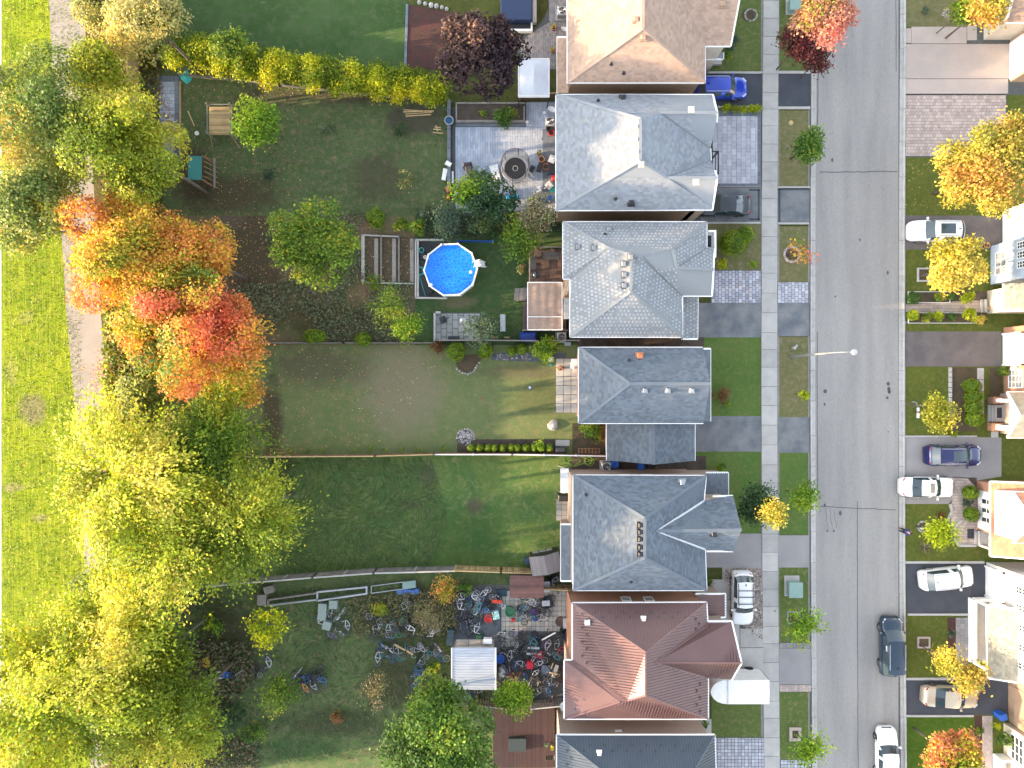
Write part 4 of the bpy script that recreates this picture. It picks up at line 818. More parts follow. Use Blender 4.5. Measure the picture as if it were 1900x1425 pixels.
def crown(name, c, R, Rv, n, leaf, pal, seed=1, lobes=9, lr=.46, per=20, cs=.38, spray=0, gap=.18, up=.55, cf=.35, mat=None, parent=None, outl=1.0, bottom=-.35, bias=None, zlo=-.1, **tg):
    rng = np.random.default_rng(seed); c = np.array(c)
    L = []
    for i in range(lobes):
        a = 2 * math.pi * (i * .618 + rng.uniform(-.06, .06)); rr = math.sqrt((i + .6) / lobes) * (1 - lr * .9) * outl; z = rng.uniform(zlo, .62) * (1 - .55 * rr)
        L.append((rr * math.cos(a), rr * math.sin(a), z, lr * rng.uniform(.78, 1.25)))
    L.append((0, 0, .25, lr * 1.15)); L = np.array(L)
    K = max(4, int(n / per)); k = rng.integers(0, len(L), K)
    dv = rng.normal(size=(K, 3)); dv[:, 2] += up * .9; dv /= np.linalg.norm(dv, axis=1, keepdims=True)
    rad = L[k, 3] * rng.uniform(.45, 1.06, K) ** .6
    u = L[k, :3] + dv * rad[:, None]
    keep = (u[:, 2] > bottom)
    p = c + u * np.array([R, R, Rv]); gpn = lowfreq(p, rng, 1.7 / max(cs * 3, .4)); keep &= gpn > np.quantile(gpn, gap)
    p, dv, u = p[keep], dv[keep], u[keep]; K = len(p)
    t = lowfreq(p, rng, cf) + rng.normal(size=K) * .42
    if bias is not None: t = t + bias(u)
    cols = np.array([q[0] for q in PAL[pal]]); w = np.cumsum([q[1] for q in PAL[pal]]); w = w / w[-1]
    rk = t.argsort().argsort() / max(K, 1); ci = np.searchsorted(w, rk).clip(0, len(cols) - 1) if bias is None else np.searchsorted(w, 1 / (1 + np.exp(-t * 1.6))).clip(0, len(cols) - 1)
    N = K * per; cl = np.repeat(np.arange(K), per); o = rng.normal(size=(N, 3)) * cs
    out = u.copy(); out[:, 2] *= .35; out /= np.linalg.norm(out, axis=1, keepdims=True) + 1e-6; out = out[cl]
    o[:, 2] *= .55; o -= dv[cl] * (o * dv[cl]).sum(1, keepdims=True) * .5
    if spray: o = o * .55 + out * (rng.normal(size=N) * cs * spray)[:, None]
    pos = p[cl] + o
    nr = dv[cl] * .55 + np.array([0, 0, .55]) + rng.normal(size=(N, 3)) * .55
    col = cols[ci][cl] * np.exp(rng.normal(size=(N, 1)) * .20) * np.exp(rng.normal(size=K) * .14)[cl][:, None] * (1 + rng.normal(size=(N, 3)) * .05)
    return quads(name, pos, nr, leaf * rng.uniform(.7, 1.3, N), col, mat or m_leaf, parent, dirs=out if spray else None, rng=rng, **tg), L
def trunk(parent, x, y, c, R, Rv, L, r, z0=0):
    m = MB(); rn = random.Random(int(abs(x * 13 + y * 7) * 10)); top = Vector(c) + Vector((0, 0, Rv * .3))
    base = Vector((x, y, z0)); pts = [base, base.lerp(top, .3) + Vector((rn.uniform(-.1, .1), rn.uniform(-.1, .1), 0)), base.lerp(top, .6), base.lerp(top, .92)]
    m.tube(pts, r, 8, r2=r * .3)
    for i, q in enumerate(L[:7]):
        e = Vector(c) + Vector((q[0] * R, q[1] * R, q[2] * Rv)) * 1.05; s = pts[1].lerp(pts[2], .2 + .1 * i)
        m.tube([s, s.lerp(e, .5) + Vector((0, 0, -.04 * R)), e], r * .42, 5, r2=r * .1)
    m.build('trunk', m_bark, parent, smooth=True)
def tree(label, px, py, rpx, top, n, pal, name='tree', cat='tree', leaf=.26, rv=.62, group=None, tr=None, base=None, z0=0, mat=None, **k):
    Rm = rpx / S; Rv = min(Rm * rv, top * .6); zc = top - Rv * .95; Rm *= (H - zc) / H; c = P(px, py, zc)
    g = Vector((c.x, c.y, 0)) if base is None else T(*base)
    t = thing(name, label, cat, g, group=group)
    o, L = crown('crown', Vector((c.x - g.x, c.y - g.y, zc)), Rm, Rv, n, leaf, pal, parent=t, seed=int(px * 7 + py) % 9973, mat=mat, **k)
    trunk(t, 0, 0, (c.x - g.x, c.y - g.y, zc), Rm, Rv, L, tr or max(.04, Rm * .045)); return t
def bush(label, px, py, rpx, h, n, pal, name='shrub', cat='shrub', leaf=.16, group=None, sx=1, z0=0, cs=None, **k):
    Rm = rpx / S; c = P(px, py, h * .5 + z0); c.z = h * .45 + z0
    o, L = crown(name, c, Rm, h * .55, n, leaf, pal, seed=int(px * 3 + py * 5) % 9973, lobes=k.pop('lobes', 6), cs=cs or max(.09, Rm * .16), per=k.pop('per', 12), cf=k.pop('cf', 1.5), bottom=-.8, **k)
    me = o.data; t = tag(o, label, cat, group); 
    return t
def topiary(label, px, py, rpx, h, pal='topiary', n=1400, name='shrub', cat='shrub', group=None, tall=1.0, rx=None, lobes=None, z0=0, lf=.10):
    "clipped evergreen: leaves packed on a smooth slightly lumpy ellipsoid"
    rng = np.random.default_rng(int(px * 5 + py)); R = rpx / S; Rx = (rx or rpx) / S; c = np.array(P(px, py, h * .5 + z0)); c[2] = h * .48 + z0
    dv = rng.normal(size=(n, 3)); dv[:, 2] = np.abs(dv[:, 2]) * 1.1 - .25; dv /= np.linalg.norm(dv, axis=1, keepdims=True)
    bumpy = 1 + .07 * lowfreq(dv, rng, 4)[:, None] + rng.normal(size=(n, 1)) * .03
    pos = c + dv * np.array([Rx, R, h * .52]) * bumpy
    cols = np.array([q[0] for q in PAL[pal]]); ci = np.clip(((lowfreq(dv, rng, 5) + rng.normal(size=n) * .6) * .8 + 1.2).astype(int), 0, len(cols) - 1)
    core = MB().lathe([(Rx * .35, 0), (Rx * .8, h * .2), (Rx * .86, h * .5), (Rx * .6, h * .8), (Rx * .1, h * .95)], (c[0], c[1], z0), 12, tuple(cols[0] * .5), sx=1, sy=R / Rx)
    o = quads(name, pos, dv + rng.normal(size=(n, 3)) * .45, lf * rng.uniform(.7, 1.4, n), cols[ci] * np.exp(rng.normal(size=(n, 1)) * .15), m_leaf_t, rng=rng)
    k = core.build('core', m_leaf_t, o); return tag(o, label, cat, group)

# big trees on the left
BIG = dict(rv=.85, bottom=-1.1, zlo=-.55, gap=.30)
tree('tall green tree with pale leaf tips at left edge beside the trail', 75, 235, 150, 17.7, 40560, 'olive', lobes=16, lr=.34, bias=None, leaf=.22, **BIG)
tree('broad green tree reaching over the slate patio at upper left', 250, 275, 108, 16.2, 26520, 'yg', lobes=13, lr=.36, leaf=.22, **BIG)
tree('pale leaved tree overhanging the meadow at the far left', 55, 400, 92, 15.7, 21840, 'olive', lobes=11, lr=.38, cf=.2, leaf=.22, **BIG)
tree('yellow green tree behind the tan board fence at upper left', 185, 130, 72, 11.8, 13260, 'yg', lobes=9, leaf=.22, **BIG)
tree('feathery olive and gold tree at the top left corner of the gardens', 268, 30, 88, 12.8, 23400, 'oliveyellow', lobes=11, leaf=.2, cs=.3, **BIG)
tree('small gold tree at top edge beside the trail', 185, 22, 45, 9.8, 7800, 'oliveyellow', lobes=7, leaf=.2, **BIG)
tree('orange and yellow maple crowning the middle of the tree belt', 240, 470, 132, 17.2, 40560, 'orange', lobes=16, lr=.33, cf=.5, leaf=.22, **BIG)
tree('orange flecked green maple joined to the orange maple', 352, 475, 92, 14.7, 18720, 'orange', lobes=10, lr=.38, leaf=.22, **BIG)
tree('red and orange maple with green right flank', 365, 625, 128, 16.7, 39000, 'redorange', lobes=18, lr=.30, cf=.7, leaf=.22, **BIG)
tree('yellow maple below the red one along the trail', 292, 596, 84, 14.7, 17160, 'orange', lobes=10, leaf=.22, **BIG)
tree('small orange yellow tree under the red maple', 425, 712, 60, 8.0, 10920, 'orange', lobes=9, leaf=.22, **BIG)
tree('smoky pink leaved tree beside the trail', 195, 688, 42, 5, 1700, 'pinksmoke', leaf=.14, gap=.35, cs=.3)
tree('olive tree between the pink tree and the boundary fence', 262, 725, 62, 8.0, 12480, 'olive', lobes=9, leaf=.22, **BIG)
tree('large yellow green tree with feathery boughs at left centre', 245, 880, 150, 17.3, 42120, 'yellowgreen', lobes=17, lr=.33, spray=2.0, leaf=.24, **BIG)
tree('green tree leaning over the long grass lawn', 405, 800, 92, 12.2, 21840, 'midgreen', lobes=12, lr=.36, spray=1.5, leaf=.22, **BIG)
tree('wide yellow green tree overhanging the long grass yard', 455, 960, 108, 15.3, 29640, 'yg', lobes=14, lr=.35, spray=1.8, leaf=.22, **BIG)
tree('yellow green tree above the white topped fence', 350, 1010, 112, 15.3, 26520, 'yellowgreen', lobes=13, lr=.36, spray=1.8, leaf=.22, **BIG)
tree('small grey green tree between the big yellow green trees', 185, 1075, 42, 8.4, 6552, 'olive', lobes=7, leaf=.18, **BIG)
tree('huge yellow green tree with swept boughs in the lower left corner', 115, 1275, 178, 18.3, 56160, 'yellowgreen', lobes=22, lr=.29, spray=2.3, leaf=.25, **BIG)
tree('yellow green tree beside the tan fence at lower left', 235, 1150, 110, 15.3, 24960, 'yellowgreen', lobes=13, spray=2.0, leaf=.24, **BIG)
tree('green tree at bottom left shading the weeds', 330, 1330, 100, 14.3, 23400, 'yg', lobes=12, spray=1.5, leaf=.22, **BIG)
tree('deep green tree right of the huge yellow green one', 295, 1215, 66, 11.4, 12480, 'yg', lobes=9, spray=1.3, leaf=.22, **BIG)
tree('golden tree at the bottom left edge of the meadow', 25, 1395, 75, 14.3, 14040, 'yellowgreen', lobes=9, spray=2, leaf=.22, **BIG)

# garden trees
tree('small round green tree with bright yellow crown near the wooden playhouse deck', 478, 230, 47, 6, 4600, 'bright', lobes=8, leaf=.24, bias=lambda u: u[:, 1] * 1.6 - u[:, 0] * .8)
tree('wide green tree alone above the weedy yard', 583, 455, 86, 8.5, 13500, 'midgreen', lobes=13, lr=.36)
tree('dark purple leaved plum tree over the white canopy', 890, 105, 86, 8, 13000, 'purple', lobes=14, lr=.34, leaf=.3, cs=.34, bias=lambda u: u[:, 1] * .9 - u[:, 0] * .5 - .9)
tree('dark leafy tree beside the pool behind the trampoline patio', 905, 375, 62, 5, 5000, 'darkgreen', lobes=9, gap=.35, cs=.3)
tree('yellow tipped shrubby tree at the lower patio edge', 872, 352, 40, 4.5, 2600, 'bright', lobes=7, gap=.3)
tree('grey green bushy tree above the round pool', 833, 410, 36, 4, 2600, 'bluegreen', lobes=7, leaf=.16, gap=.3)
tree('russet and olive tree against the grey speckled house', 1000, 400, 42, 5.5, 3600, 'greybrown', lobes=8, leaf=.18, gap=.25)
tree('leafy green tree above the dark wooden deck', 962, 445, 44, 4.5, 4200, 'midgreen', lobes=8, leaf=.22)
tree('pale green tree standing beside the slate patio and stone statue', 893, 610, 32, 4, 2600, 'bluegreen', lobes=7, leaf=.16)
tree('thin yellow flecked shrubby tree below the raised beds', 722, 565, 46, 4, 2600, 'midgreen', lobes=8, leaf=.16, gap=.4)
tree('round fresh green tree at the right end of the weedy yard', 757, 612, 27, 3.2, 2200, 'bright', lobes=6, leaf=.17)
tree('large green tree over the watermarked lower yard', 820, 1370, 112, 9, 21000, 'green', lobes=18, lr=.31, leaf=.27)
tree('upper bough of green foliage beside the white ribbed shed', 812, 1300, 52, 6.5, 6000, 'green', lobes=8)
tree('bright green tree between the white shed and metal roofed house', 952, 1292, 38, 5, 4300, 'bright', lobes=7, leaf=.2)
tree('tangled green vine tree at lower left of the bicycle yard', 520, 1290, 42, 4, 3000, 'midgreen', lobes=8, gap=.35, leaf=.2)
tree('bright yellow leafed tree beside the stacked grey chairs', 497, 1160, 42, 5, 1900, 'lime', lobes=7, gap=.4, leaf=.24)
tree('wispy yellow flowered tree in lower bicycle yard', 690, 1285, 34, 3.2, 1500, 'greybrown', lobes=6, gap=.4, leaf=.15)
tree('twiggy grey brown shrub tree over the middle bicycle heap', 800, 1140, 34, 3.2, 1700, 'greybrown', lobes=7, gap=.35, leaf=.14)
tree('pink blossomed shrub near the cedar picket fence', 823, 1092, 25, 2.6, 1700, 'fallpink', lobes=6, leaf=.15)
# street trees
tree('pink and red street tree overhanging the road at top', 1533, 40, 62, 7, 10500, 'pink', lobes=10, lr=.36, leaf=.24)
tree('dark red leaved street tree beside the pink one', 1478, 85, 40, 5.5, 4800, 'darkred', lobes=9, leaf=.2)
tree('small dark red tree at the foot of the pink tree', 1515, 112, 26, 4, 1800, 'darkred', lobes=6, leaf=.2)
tree('dense little green street tree on the boulevard beside pale rock', 1499, 269, 33, 4.5, 3600, 'green', lobes=7, leaf=.22, tr=.1)
tree('sparse sapling with orange red leaves in a round brick ring', 1490, 462, 34, 4.2, 420, 'redorange', lobes=7, leaf=.22, gap=.45, tr=.06)
tree('young pale green street tree near the dark evergreen', 1489, 922, 29, 4.2, 1900, 'bright', lobes=6, leaf=.2, tr=.07)
tree('feathery lime street sapling beside the pebble square', 1491, 1163, 32, 4, 2000, 'bright', lobes=7, leaf=.22, spray=1.5, gap=.25, tr=.06)
tree('feathery lime street sapling at the bottom edge', 1503, 1393, 32, 4, 2100, 'bright', lobes=7, leaf=.22, spray=1.5, gap=.25, tr=.06)
tree('tiny yellow leaved sapling on the boulevard above worn driveway', 1490, 732, 12, 2, 420, 'lime', lobes=4, leaf=.15, cs=.14, tr=.03)
tree('dark evergreen tree over the sidewalk', 1405, 938, 44, 5.5, 6500, 'darkgreen', lobes=9, lr=.4, leaf=.18)
tree('cream blossoming top growing out of the dark evergreen', 1432, 952, 25, 7.2, 1900, 'yellow', lobes=6, leaf=.2, rv=.5)
tree('large yellow and orange tree over the pink paved driveway', 1822, 318, 96, 9, 16000, 'fall', lobes=15, lr=.34, leaf=.24)
tree('golden tree in front of blue house at right edge', 1885, 262, 56, 8, 6000, 'fall', lobes=9, leaf=.22)
tree('round golden yellow tree beside white car with glass roof', 1772, 496, 58, 6.5, 9500, 'yellow', lobes=11, lr=.38, leaf=.24, bias=lambda u: .5 + u[:, 2] * .6)
tree('small green and yellow tree above the dark blue car', 1742, 768, 34, 4.5, 3000, 'yellow', lobes=8, leaf=.2, bias=lambda u: u[:, 0] * 2 - .5)
tree('lime green tree below the cream sedan', 1742, 990, 29, 4, 2800, 'lime', lobes=7, leaf=.2, bias=lambda u: u[:, 0] * 1.5 - .7)
tree('slanting yellow tree between the minivan and the gold sedan', 1745, 1222, 28, 4, 1500, 'yellow', lobes=6, leaf=.2, gap=.3)
tree('olive gold tree over the gold sedan bonnet', 1795, 1250, 36, 5, 2800, 'fall', lobes=7, leaf=.22)
tree('orange yellow maple at the bottom right edge', 1758, 1405, 56, 6.5, 8500, 'fallpink', lobes=11, lr=.36, leaf=.26)
tree('golden tree at the top right corner beside the cream house', 1828, 12, 46, 6.5, 4800, 'fall', lobes=8, leaf=.26)
tree('dark green shrub tree at the top beside golden tree', 1788, 20, 26, 4.5, 2000, 'midgreen', lobes=6)
# hedge along the top garden
hs = [(330, 98), (372, 104), (412, 110), (455, 118), (498, 128), (540, 133), (582, 138), (624, 143), (664, 148), (704, 153), (742, 158), (778, 163), (806, 168)]
hl = ['leftmost', 'second', 'third', 'fourth', 'fifth', 'sixth', 'seventh', 'eighth', 'ninth', 'tenth', 'eleventh', 'twelfth', 'last']
for i, (x, y) in enumerate(hs):
    bush(f'{hl[i]} clump from the left in the long yellow green hedge', x, y, 35 if i < 11 else 28, 2.9, 5600, 'hedge', 'hedge', 'hedge', .19, 'long yellow green hedge between gardens', lobes=8, cs=.3, up=.9, bias=lambda u: -u[:, 1] * 1.1 - .2)  # bias turns south side leaves yellower: sunlight put into their colour
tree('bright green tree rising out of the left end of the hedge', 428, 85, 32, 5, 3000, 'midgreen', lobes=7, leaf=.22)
# topiary and shrubs
topiary('egg shaped bright green cedar below the top garden', 698, 405, 18, 1.9, n=1500, rx=17)
topiary('oval bright green cedar at the left of the row by the weedy yard', 584, 624, 13, 1.6, n=1500, rx=20)
topiary('small twin topped green cedar right of the oval one', 674, 629, 13, 1.4, rx=15, n=1200)
topiary('round green cedar left of the mulch bed with stone edge', 846, 652, 17, 1.8, n=1500)
topiary('round green cedar right of the stone edged mulch bed', 900, 650, 15, 1.6, n=1300)
topiary('small clipped ball shrub in blue gravel strip', 949, 652, 9, 1, n=700)
topiary('second clipped ball shrub nearer the white patio', 968, 648, 10, 1.1, n=700)
bush('spreading bright green bush beside pale concrete patio', 1012, 646, 28, 1.8, 2000, 'bright', leaf=.2)
bush('brown green bush left of the round cedars', 812, 645, 16, 1.2, 800, 'brown')
for i in range(11):
    x = 874 + i * 14.4 + (i % 3) * 1.2; topiary(f'ball shrub number {"one two three four five six seven eight nine ten eleven".split()[i]} from left in dark bed', x, 831, 7.2, .9, 'topiary' if i < 9 else 'bright', n=520, group='row of small ball shrubs in the dark bed', lf=.09)
bush('young spiky green conifer at the end of ball shrub row', 999, 826, 13, 1.7, 600, 'bright', leaf=.13)
bush('bright green shrubs in corner between house and garage', 1098, 797, 24, 1.5, 1500, 'midgreen', leaf=.18)
topiary('big double domed green juniper on front lawn of speckled grey house', 1360, 450, 24, 2.2, 'topiary', n=2400, rx=26)
topiary('upper dome of bright juniper beside the sidewalk lawn', 1381, 437, 17, 2.0, 'topiary', n=1300)
bush('lime shrub at the corner of the light paved driveway', 1340, 492, 12, .9, 700, 'lime', leaf=.13)
bush('low green shrub by the sidewalk below junipers', 1399, 491, 9, .6, 350, 'bright', leaf=.12)
for i, x in enumerate((1346, 1362, 1378, 1392, 1404)):
    bush(f'{["first","second","third","fourth","fifth"][i]} golden shrub in row above the blue grey driveway', x, 203, 9, .8, 500, 'lime' if i != 1 else 'yg', leaf=.13, group='row of golden shrubs by paved driveway')
for i, (x, y) in enumerate(((1352, 60), (1364, 74), (1356, 88), (1350, 104))): bush(f'{["upper","second","third","lowest"][i]} shrub along the front of brown roofed house', x, y, 10, .9, 450, 'bluegreen' if i in (1, 2) else 'midgreen', leaf=.13)
bush('round rusty brown shrub in front of narrow gabled house', 1338, 734, 17, 1.3, 1500, 'brown', leaf=.12)
bush('small green shrub beside the rusty brown shrub', 1350, 752, 7, .7, 250, 'midgreen', leaf=.12)
bush('low green bush at corner of slate blue house porch', 1337, 866, 13, 1, 600, 'midgreen', leaf=.15)
bush('little green bush beside concrete pad of red roofed house', 1317, 1079, 6, .8, 250, 'midgreen', leaf=.12)
bush('dark green bush at lower right corner of red metal roof', 1306, 1345, 9, 1, 400, 'green', leaf=.13)
topiary('clipped green shrub nearest the upper corner of the white bay', 1800, 914, 13, 1.3, n=1100); topiary('clipped green shrub nearest the lower side of white bay', 1802, 954, 13, 1.3, n=1100)
bush('pale variegated low plant between two clipped shrubs', 1793, 933, 11, .5, 500, 'bluegreen', leaf=.12)
for i, (x, y, r) in enumerate(((1803, 716, 13), (1807, 736, 14), (1806, 755, 14), (1808, 776, 15))): topiary(f'{["top","second","third","lowest"][i]} mound of the lumpy clipped hedge right of yellow tree', x, y, r, 1.5, n=1100, rx=r * 1.15)
bush('leafy green shrub against the pale olive porch', 1858, 690, 13, 1.2, 700, 'midgreen', leaf=.14); bush('small yellow green shrub at stone wall foot', 1769, 805, 8, .7, 300, 'yg', leaf=.12)
topiary('round deep green ball shrub at the road end of the upper bed', 1695, 553, 11, 1.0, 'green', n=900)
topiary('bright green ball shrub at the road end of the lower bed', 1694, 585, 10, 1.0, 'lime', n=900)
for i, (x, y, r, pl) in enumerate(((1740, 551, 8, 'midgreen'), (1748, 552, 5, 'yellow'), (1767, 551, 7, 'green'), (1794, 553, 15, 'lime'), (1719, 589, 10, 'yg'), (1741, 587, 10, 'lime'), (1766, 588, 8, 'green'), (1796, 584, 16, 'lime'), (1817, 593, 10, 'yellow'))):
    bush(['dark shrub under golden tree in upper bed', 'tiny yellow plant in the upper bed', 'small dark ball plant in upper bed', 'large lime shrub ending the upper bed', 'spiky shrub second in lower bed', 'pointed yellow lime shrub in lower bed', 'small dark round shrub in lower bed', 'big lime leafed shrub in lower bed', 'yellow shrub at house end of lower bed'][i], x, y, r, r * .09, 350 + r * 45, pl, leaf=.14)
bush('bed of rusty dried flowers by the curved walk edging', 1746, 957, 8, .4, 350, 'brown', leaf=.12); bush('brown grassy clump below the lime tree', 1716, 1016, 13, .5, 500, 'greybrown', leaf=.14)
bush('green plants in the red mulch bed', 1765, 1176, 8, .5, 250, 'bluegreen', leaf=.13); bush('green hosta clump in mulch bed below gold sedan', 1816, 1357, 9, .5, 350, 'midgreen', leaf=.15)
bush('dark green bushes beside porch at lower right', 1862, 1372, 15, 1.6, 900, 'green', leaf=.16); bush('lime leafed plant beside blue bin by the gold car', 1848, 1345, 8, .9, 280, 'lime', leaf=.15)
bush('green plants growing under the plum tree in planter bed', 938, 220, 25, 1.0, 1500, 'green', leaf=.16); bush('little green plant in left of planter bed', 896, 212, 8, .7, 300, 'midgreen', leaf=.13)
bush('spiky yellow green broken shrub on upper lawn', 748, 337, 22, 1.2, 520, 'oliveyellow', leaf=.16, gap=.45); bush('scraggly dark shrub on the upper lawn', 742, 242, 18, 1.1, 600, 'darkgreen', leaf=.13, gap=.3)
bush('thin grey green shrub in middle of upper lawn', 606, 238, 18, 1.0, 420, 'bluegreen', leaf=.12, gap=.4); bush('blue green leafy clump lower left of upper lawn', 502, 325, 15, .8, 450, 'bluegreen', leaf=.16)
bush('green shrub clump between raised beds and cedar', 745, 418, 17, 1.6, 900, 'midgreen', leaf=.18); bush('yellow green shrub above raised bed corner', 775, 422, 17, 2.2, 1000, 'midgreen', leaf=.2); bush('slender green shrub above the pool corner', 783, 395, 12, 2, 600, 'bluegreen', leaf=.15)
bush('dark shrubby growth behind the pool fence', 905, 425, 24, 1.8, 1100, 'darkgreen', leaf=.15); bush('bushy growth left of dark deck fence', 967, 500, 12, 1.2, 500, 'greybrown', leaf=.14)
bush('bright yellow flecked bush left of pool terrace', 690, 525, 22, 1.6, 700, 'midgreen', leaf=.15, gap=.35)
bush('fern like green clump near tan fence at lower left', 395, 1160, 18, 1.2, 600, 'bright', leaf=.2, spray=2); bush('rusty orange bush near bottom of bicycle yard', 627, 1330, 15, 1.2, 700, 'brown', leaf=.15)
bush('green bush in shade left of large bottom tree', 470, 1360, 26, 1.4, 1100, 'green', leaf=.16); bush('green shrub beside lowest bicycles', 805, 1240, 15, 1.6, 800, 'midgreen', leaf=.18)
bush('overgrown yellow green weeds left of twiggy shrub', 705, 1130, 20, 1.0, 700, 'yg', leaf=.16); bush('dark weedy bush beside pink blossomed shrub', 862, 1092, 16, 1.4, 700, 'green', leaf=.17)
bush('bush with yellow leaves in lowest left weeds', 380, 1230, 14, .9, 350, 'fall', leaf=.14, gap=.4); bush('low dark bush beside deep shade at bottom left', 430, 1330, 30, 1.4, 1300, 'darkgreen', leaf=.18)
bush('grassy shrub at top right beside driveway', 1716, 20, 8, .5, 250, 'bluegreen', leaf=.13)
# young vegetable plants along the red fence
for i, x in enumerate((541, 573, 600, 660, 688, 714, 746, 779, 822)): bush(f'{["first","second","third","fourth","fifth","sixth","seventh","eighth","ninth"][i]} young plant from the left along the dry lawn fence', x, 834 if i > 2 else 837, 4 + (i % 3), .35, 70, 'bright', leaf=.11, group='young plants along the fence', cs=.09)
# scattered leaves, ground cover, long grass
def scatter(name, poly, n, size, cols, z=(.01, .05), flat=.9, seed=3, w=None, asp=.6, dirs=None, kind='stuff', mat=None, patch=None):
    rng = np.random.default_rng(seed); P2 = np.array([tuple(T(x, y).xy) for x, y in poly]); lo, hi = P2.min(0), P2.max(0)
    p = rng.uniform(lo, hi, (int(n * 2.2), 2)); ins = np.zeros(len(p), bool)
    for i in range(len(P2)):
        a, b = P2[i - 1], P2[i]; cnd = ((a[1] > p[:, 1]) != (b[1] > p[:, 1])) & (p[:, 0] < (b[0] - a[0]) * (p[:, 1] - a[1]) / (b[1] - a[1] + 1e-9) + a[0]); ins ^= cnd
    p = p[ins]
    if patch: 
        v = lowfreq(np.c_[p, np.zeros(len(p))], rng, patch); p = p[v > np.quantile(v, .45)]
    p = p[:n]; N = len(p); q = np.c_[p, rng.uniform(*z, N)]
    nr = rng.normal(size=(N, 3)) * (1 - flat) + np.array([0, 0, 1.0]); cols = np.array(cols); col = cols[rng.integers(0, len(cols), N)] * np.exp(rng.normal(size=(N, 1)) * .25)
    dd = dirs(q) if dirs else None
    return quads(name, q, nr, size * rng.uniform(.6, 1.4, N), col, mat or m_leaf_t, rng=rng, asp=asp, dirs=dd, kind=kind)
FL = [(.45, .22, .06), (.42, .30, .10), (.30, .14, .05), (.55, .42, .22)]
scatter('fallen_leaves', [(490, 645), (830, 645), (760, 760), (700, 830), (490, 835)], 700, .12, FL, seed=5)
scatter('fallen_leaves', rect(335, 150, 560, 400), 700, .11, FL, seed=6); scatter('fallen_leaves', rect(430, 400, 700, 600), 1600, .12, FL + [(.2, .14, .08)], seed=7)
scatter('fallen_leaves', [(262, 150), (300, 150), (335, 250), (300, 260)], 350, .13, [(.3, .12, .06), (.36, .18, .09)], seed=8, z=(.06, .1)); scatter('fallen_leaves', rect(480, 830, 560, 850), 160, .12, FL, seed=9)
scatter('fallen_leaves', rect(1680, 300, 1860, 400), 160, .12, FL, seed=12); scatter('fallen_leaves', rect(675, 440, 768, 525), 420, .12, FL, seed=11, z=(.05, .12))
def flow(q):
    a = np.sin(q[:, 0] * .45 + 1.5 * np.sin(q[:, 1] * .35)) * 1.4 + np.cos(q[:, 1] * .6 + q[:, 0] * .2); return np.c_[np.cos(a), np.sin(a), np.zeros(len(a))]
scatter('long_grass', [(500, 852), (800, 852), (830, 960), (800, 1055), (520, 1072)], 7000, .5, [(.065, .11, .03), (.09, .13, .04), (.11, .14, .055), (.05, .09, .03)], z=(.03, .10), flat=.88, asp=.09, dirs=flow, seed=13)
scatter('long_grass', [(340, 1100), (840, 1080), (840, 1400), (340, 1425)], 9000, .4, [(.055, .09, .03), (.075, .10, .04), (.08, .08, .045), (.045, .07, .028)], z=(.03, .12), flat=.8, asp=.12, dirs=flow, seed=14)
scatter('long_grass', rect(350, 150, 830, 400), 5000, .22, [(.06, .09, .03), (.10, .09, .05), (.04, .07, .02)], z=(.02, .1), flat=.6, asp=.15, seed=15)
scatter('ground_cover', rect(430, 395, 765, 636), 9000, .2, [(.10, .13, .06), (.13, .15, .08), (.19, .16, .11), (.09, .11, .05), (.16, .20, .12)], z=(.03, .35), flat=.5, seed=16, patch=.5)
scatter('ground_cover', [(330, 1120), (470, 1100), (480, 1425), (330, 1425)], 6000, .24, [(.09, .12, .05), (.13, .10, .07), (.18, .13, .08), (.06, .09, .04)], z=(.03, .5), flat=.4, seed=17, patch=.4)
scatter('ground_cover', [(640, 1110), (850, 1085), (850, 1175), (660, 1180)], 3500, .2, [(.13, .14, .06), (.16, .12, .08), (.2, .18, .08), (.09, .12, .05)], z=(.03, .5), flat=.4, seed=18)
scatter('ground_cover', rect(222, -20, 300, 1430), 16000, .3, [(.10, .13, .03), (.14, .15, .04), (.16, .10, .05), (.07, .09, .03)], z=(.02, .6), flat=.5, seed=19)
scatter('ground_cover', [(790, 385), (1040, 395), (1040, 430), (790, 445)], 2500, .2, [(.03, .05, .03), (.05, .07, .04), (.07, .06, .05)], z=(.03, .5), flat=.4, seed=20)
scatter('meadow_tufts', rect(6, 0, 150, 1425), 14000, .2, [(.14, .21, .01), (.20, .26, .02), (.10, .16, .01), (.28, .27, .08)], z=(.01, .06), flat=.5, asp=.25, seed=21)

for (y0, y1, n_) in ((-20, 115, 9000), (235, 1440, 95000)): scatter('undergrowth_screen', rect(268, y0, 306, y1), n_, .38, [(.20, .26, .05), (.14, .20, .04), (.28, .28, .06), (.26, .19, .08)], z=(.1, 6.5), flat=.2, seed=23 + y0 % 7, mat=m_leaf)  # added leaf bank blocking low sun under crowns, with a gap for the hedge
scatter('undergrowth_screen', rect(262, 640, 300, 1440), 16000, .3, [(.08, .11, .03), (.06, .09, .03), (.12, .12, .04), (.12, .08, .05)], z=(.05, 2.2), flat=.3, seed=24, mat=m_leaf)
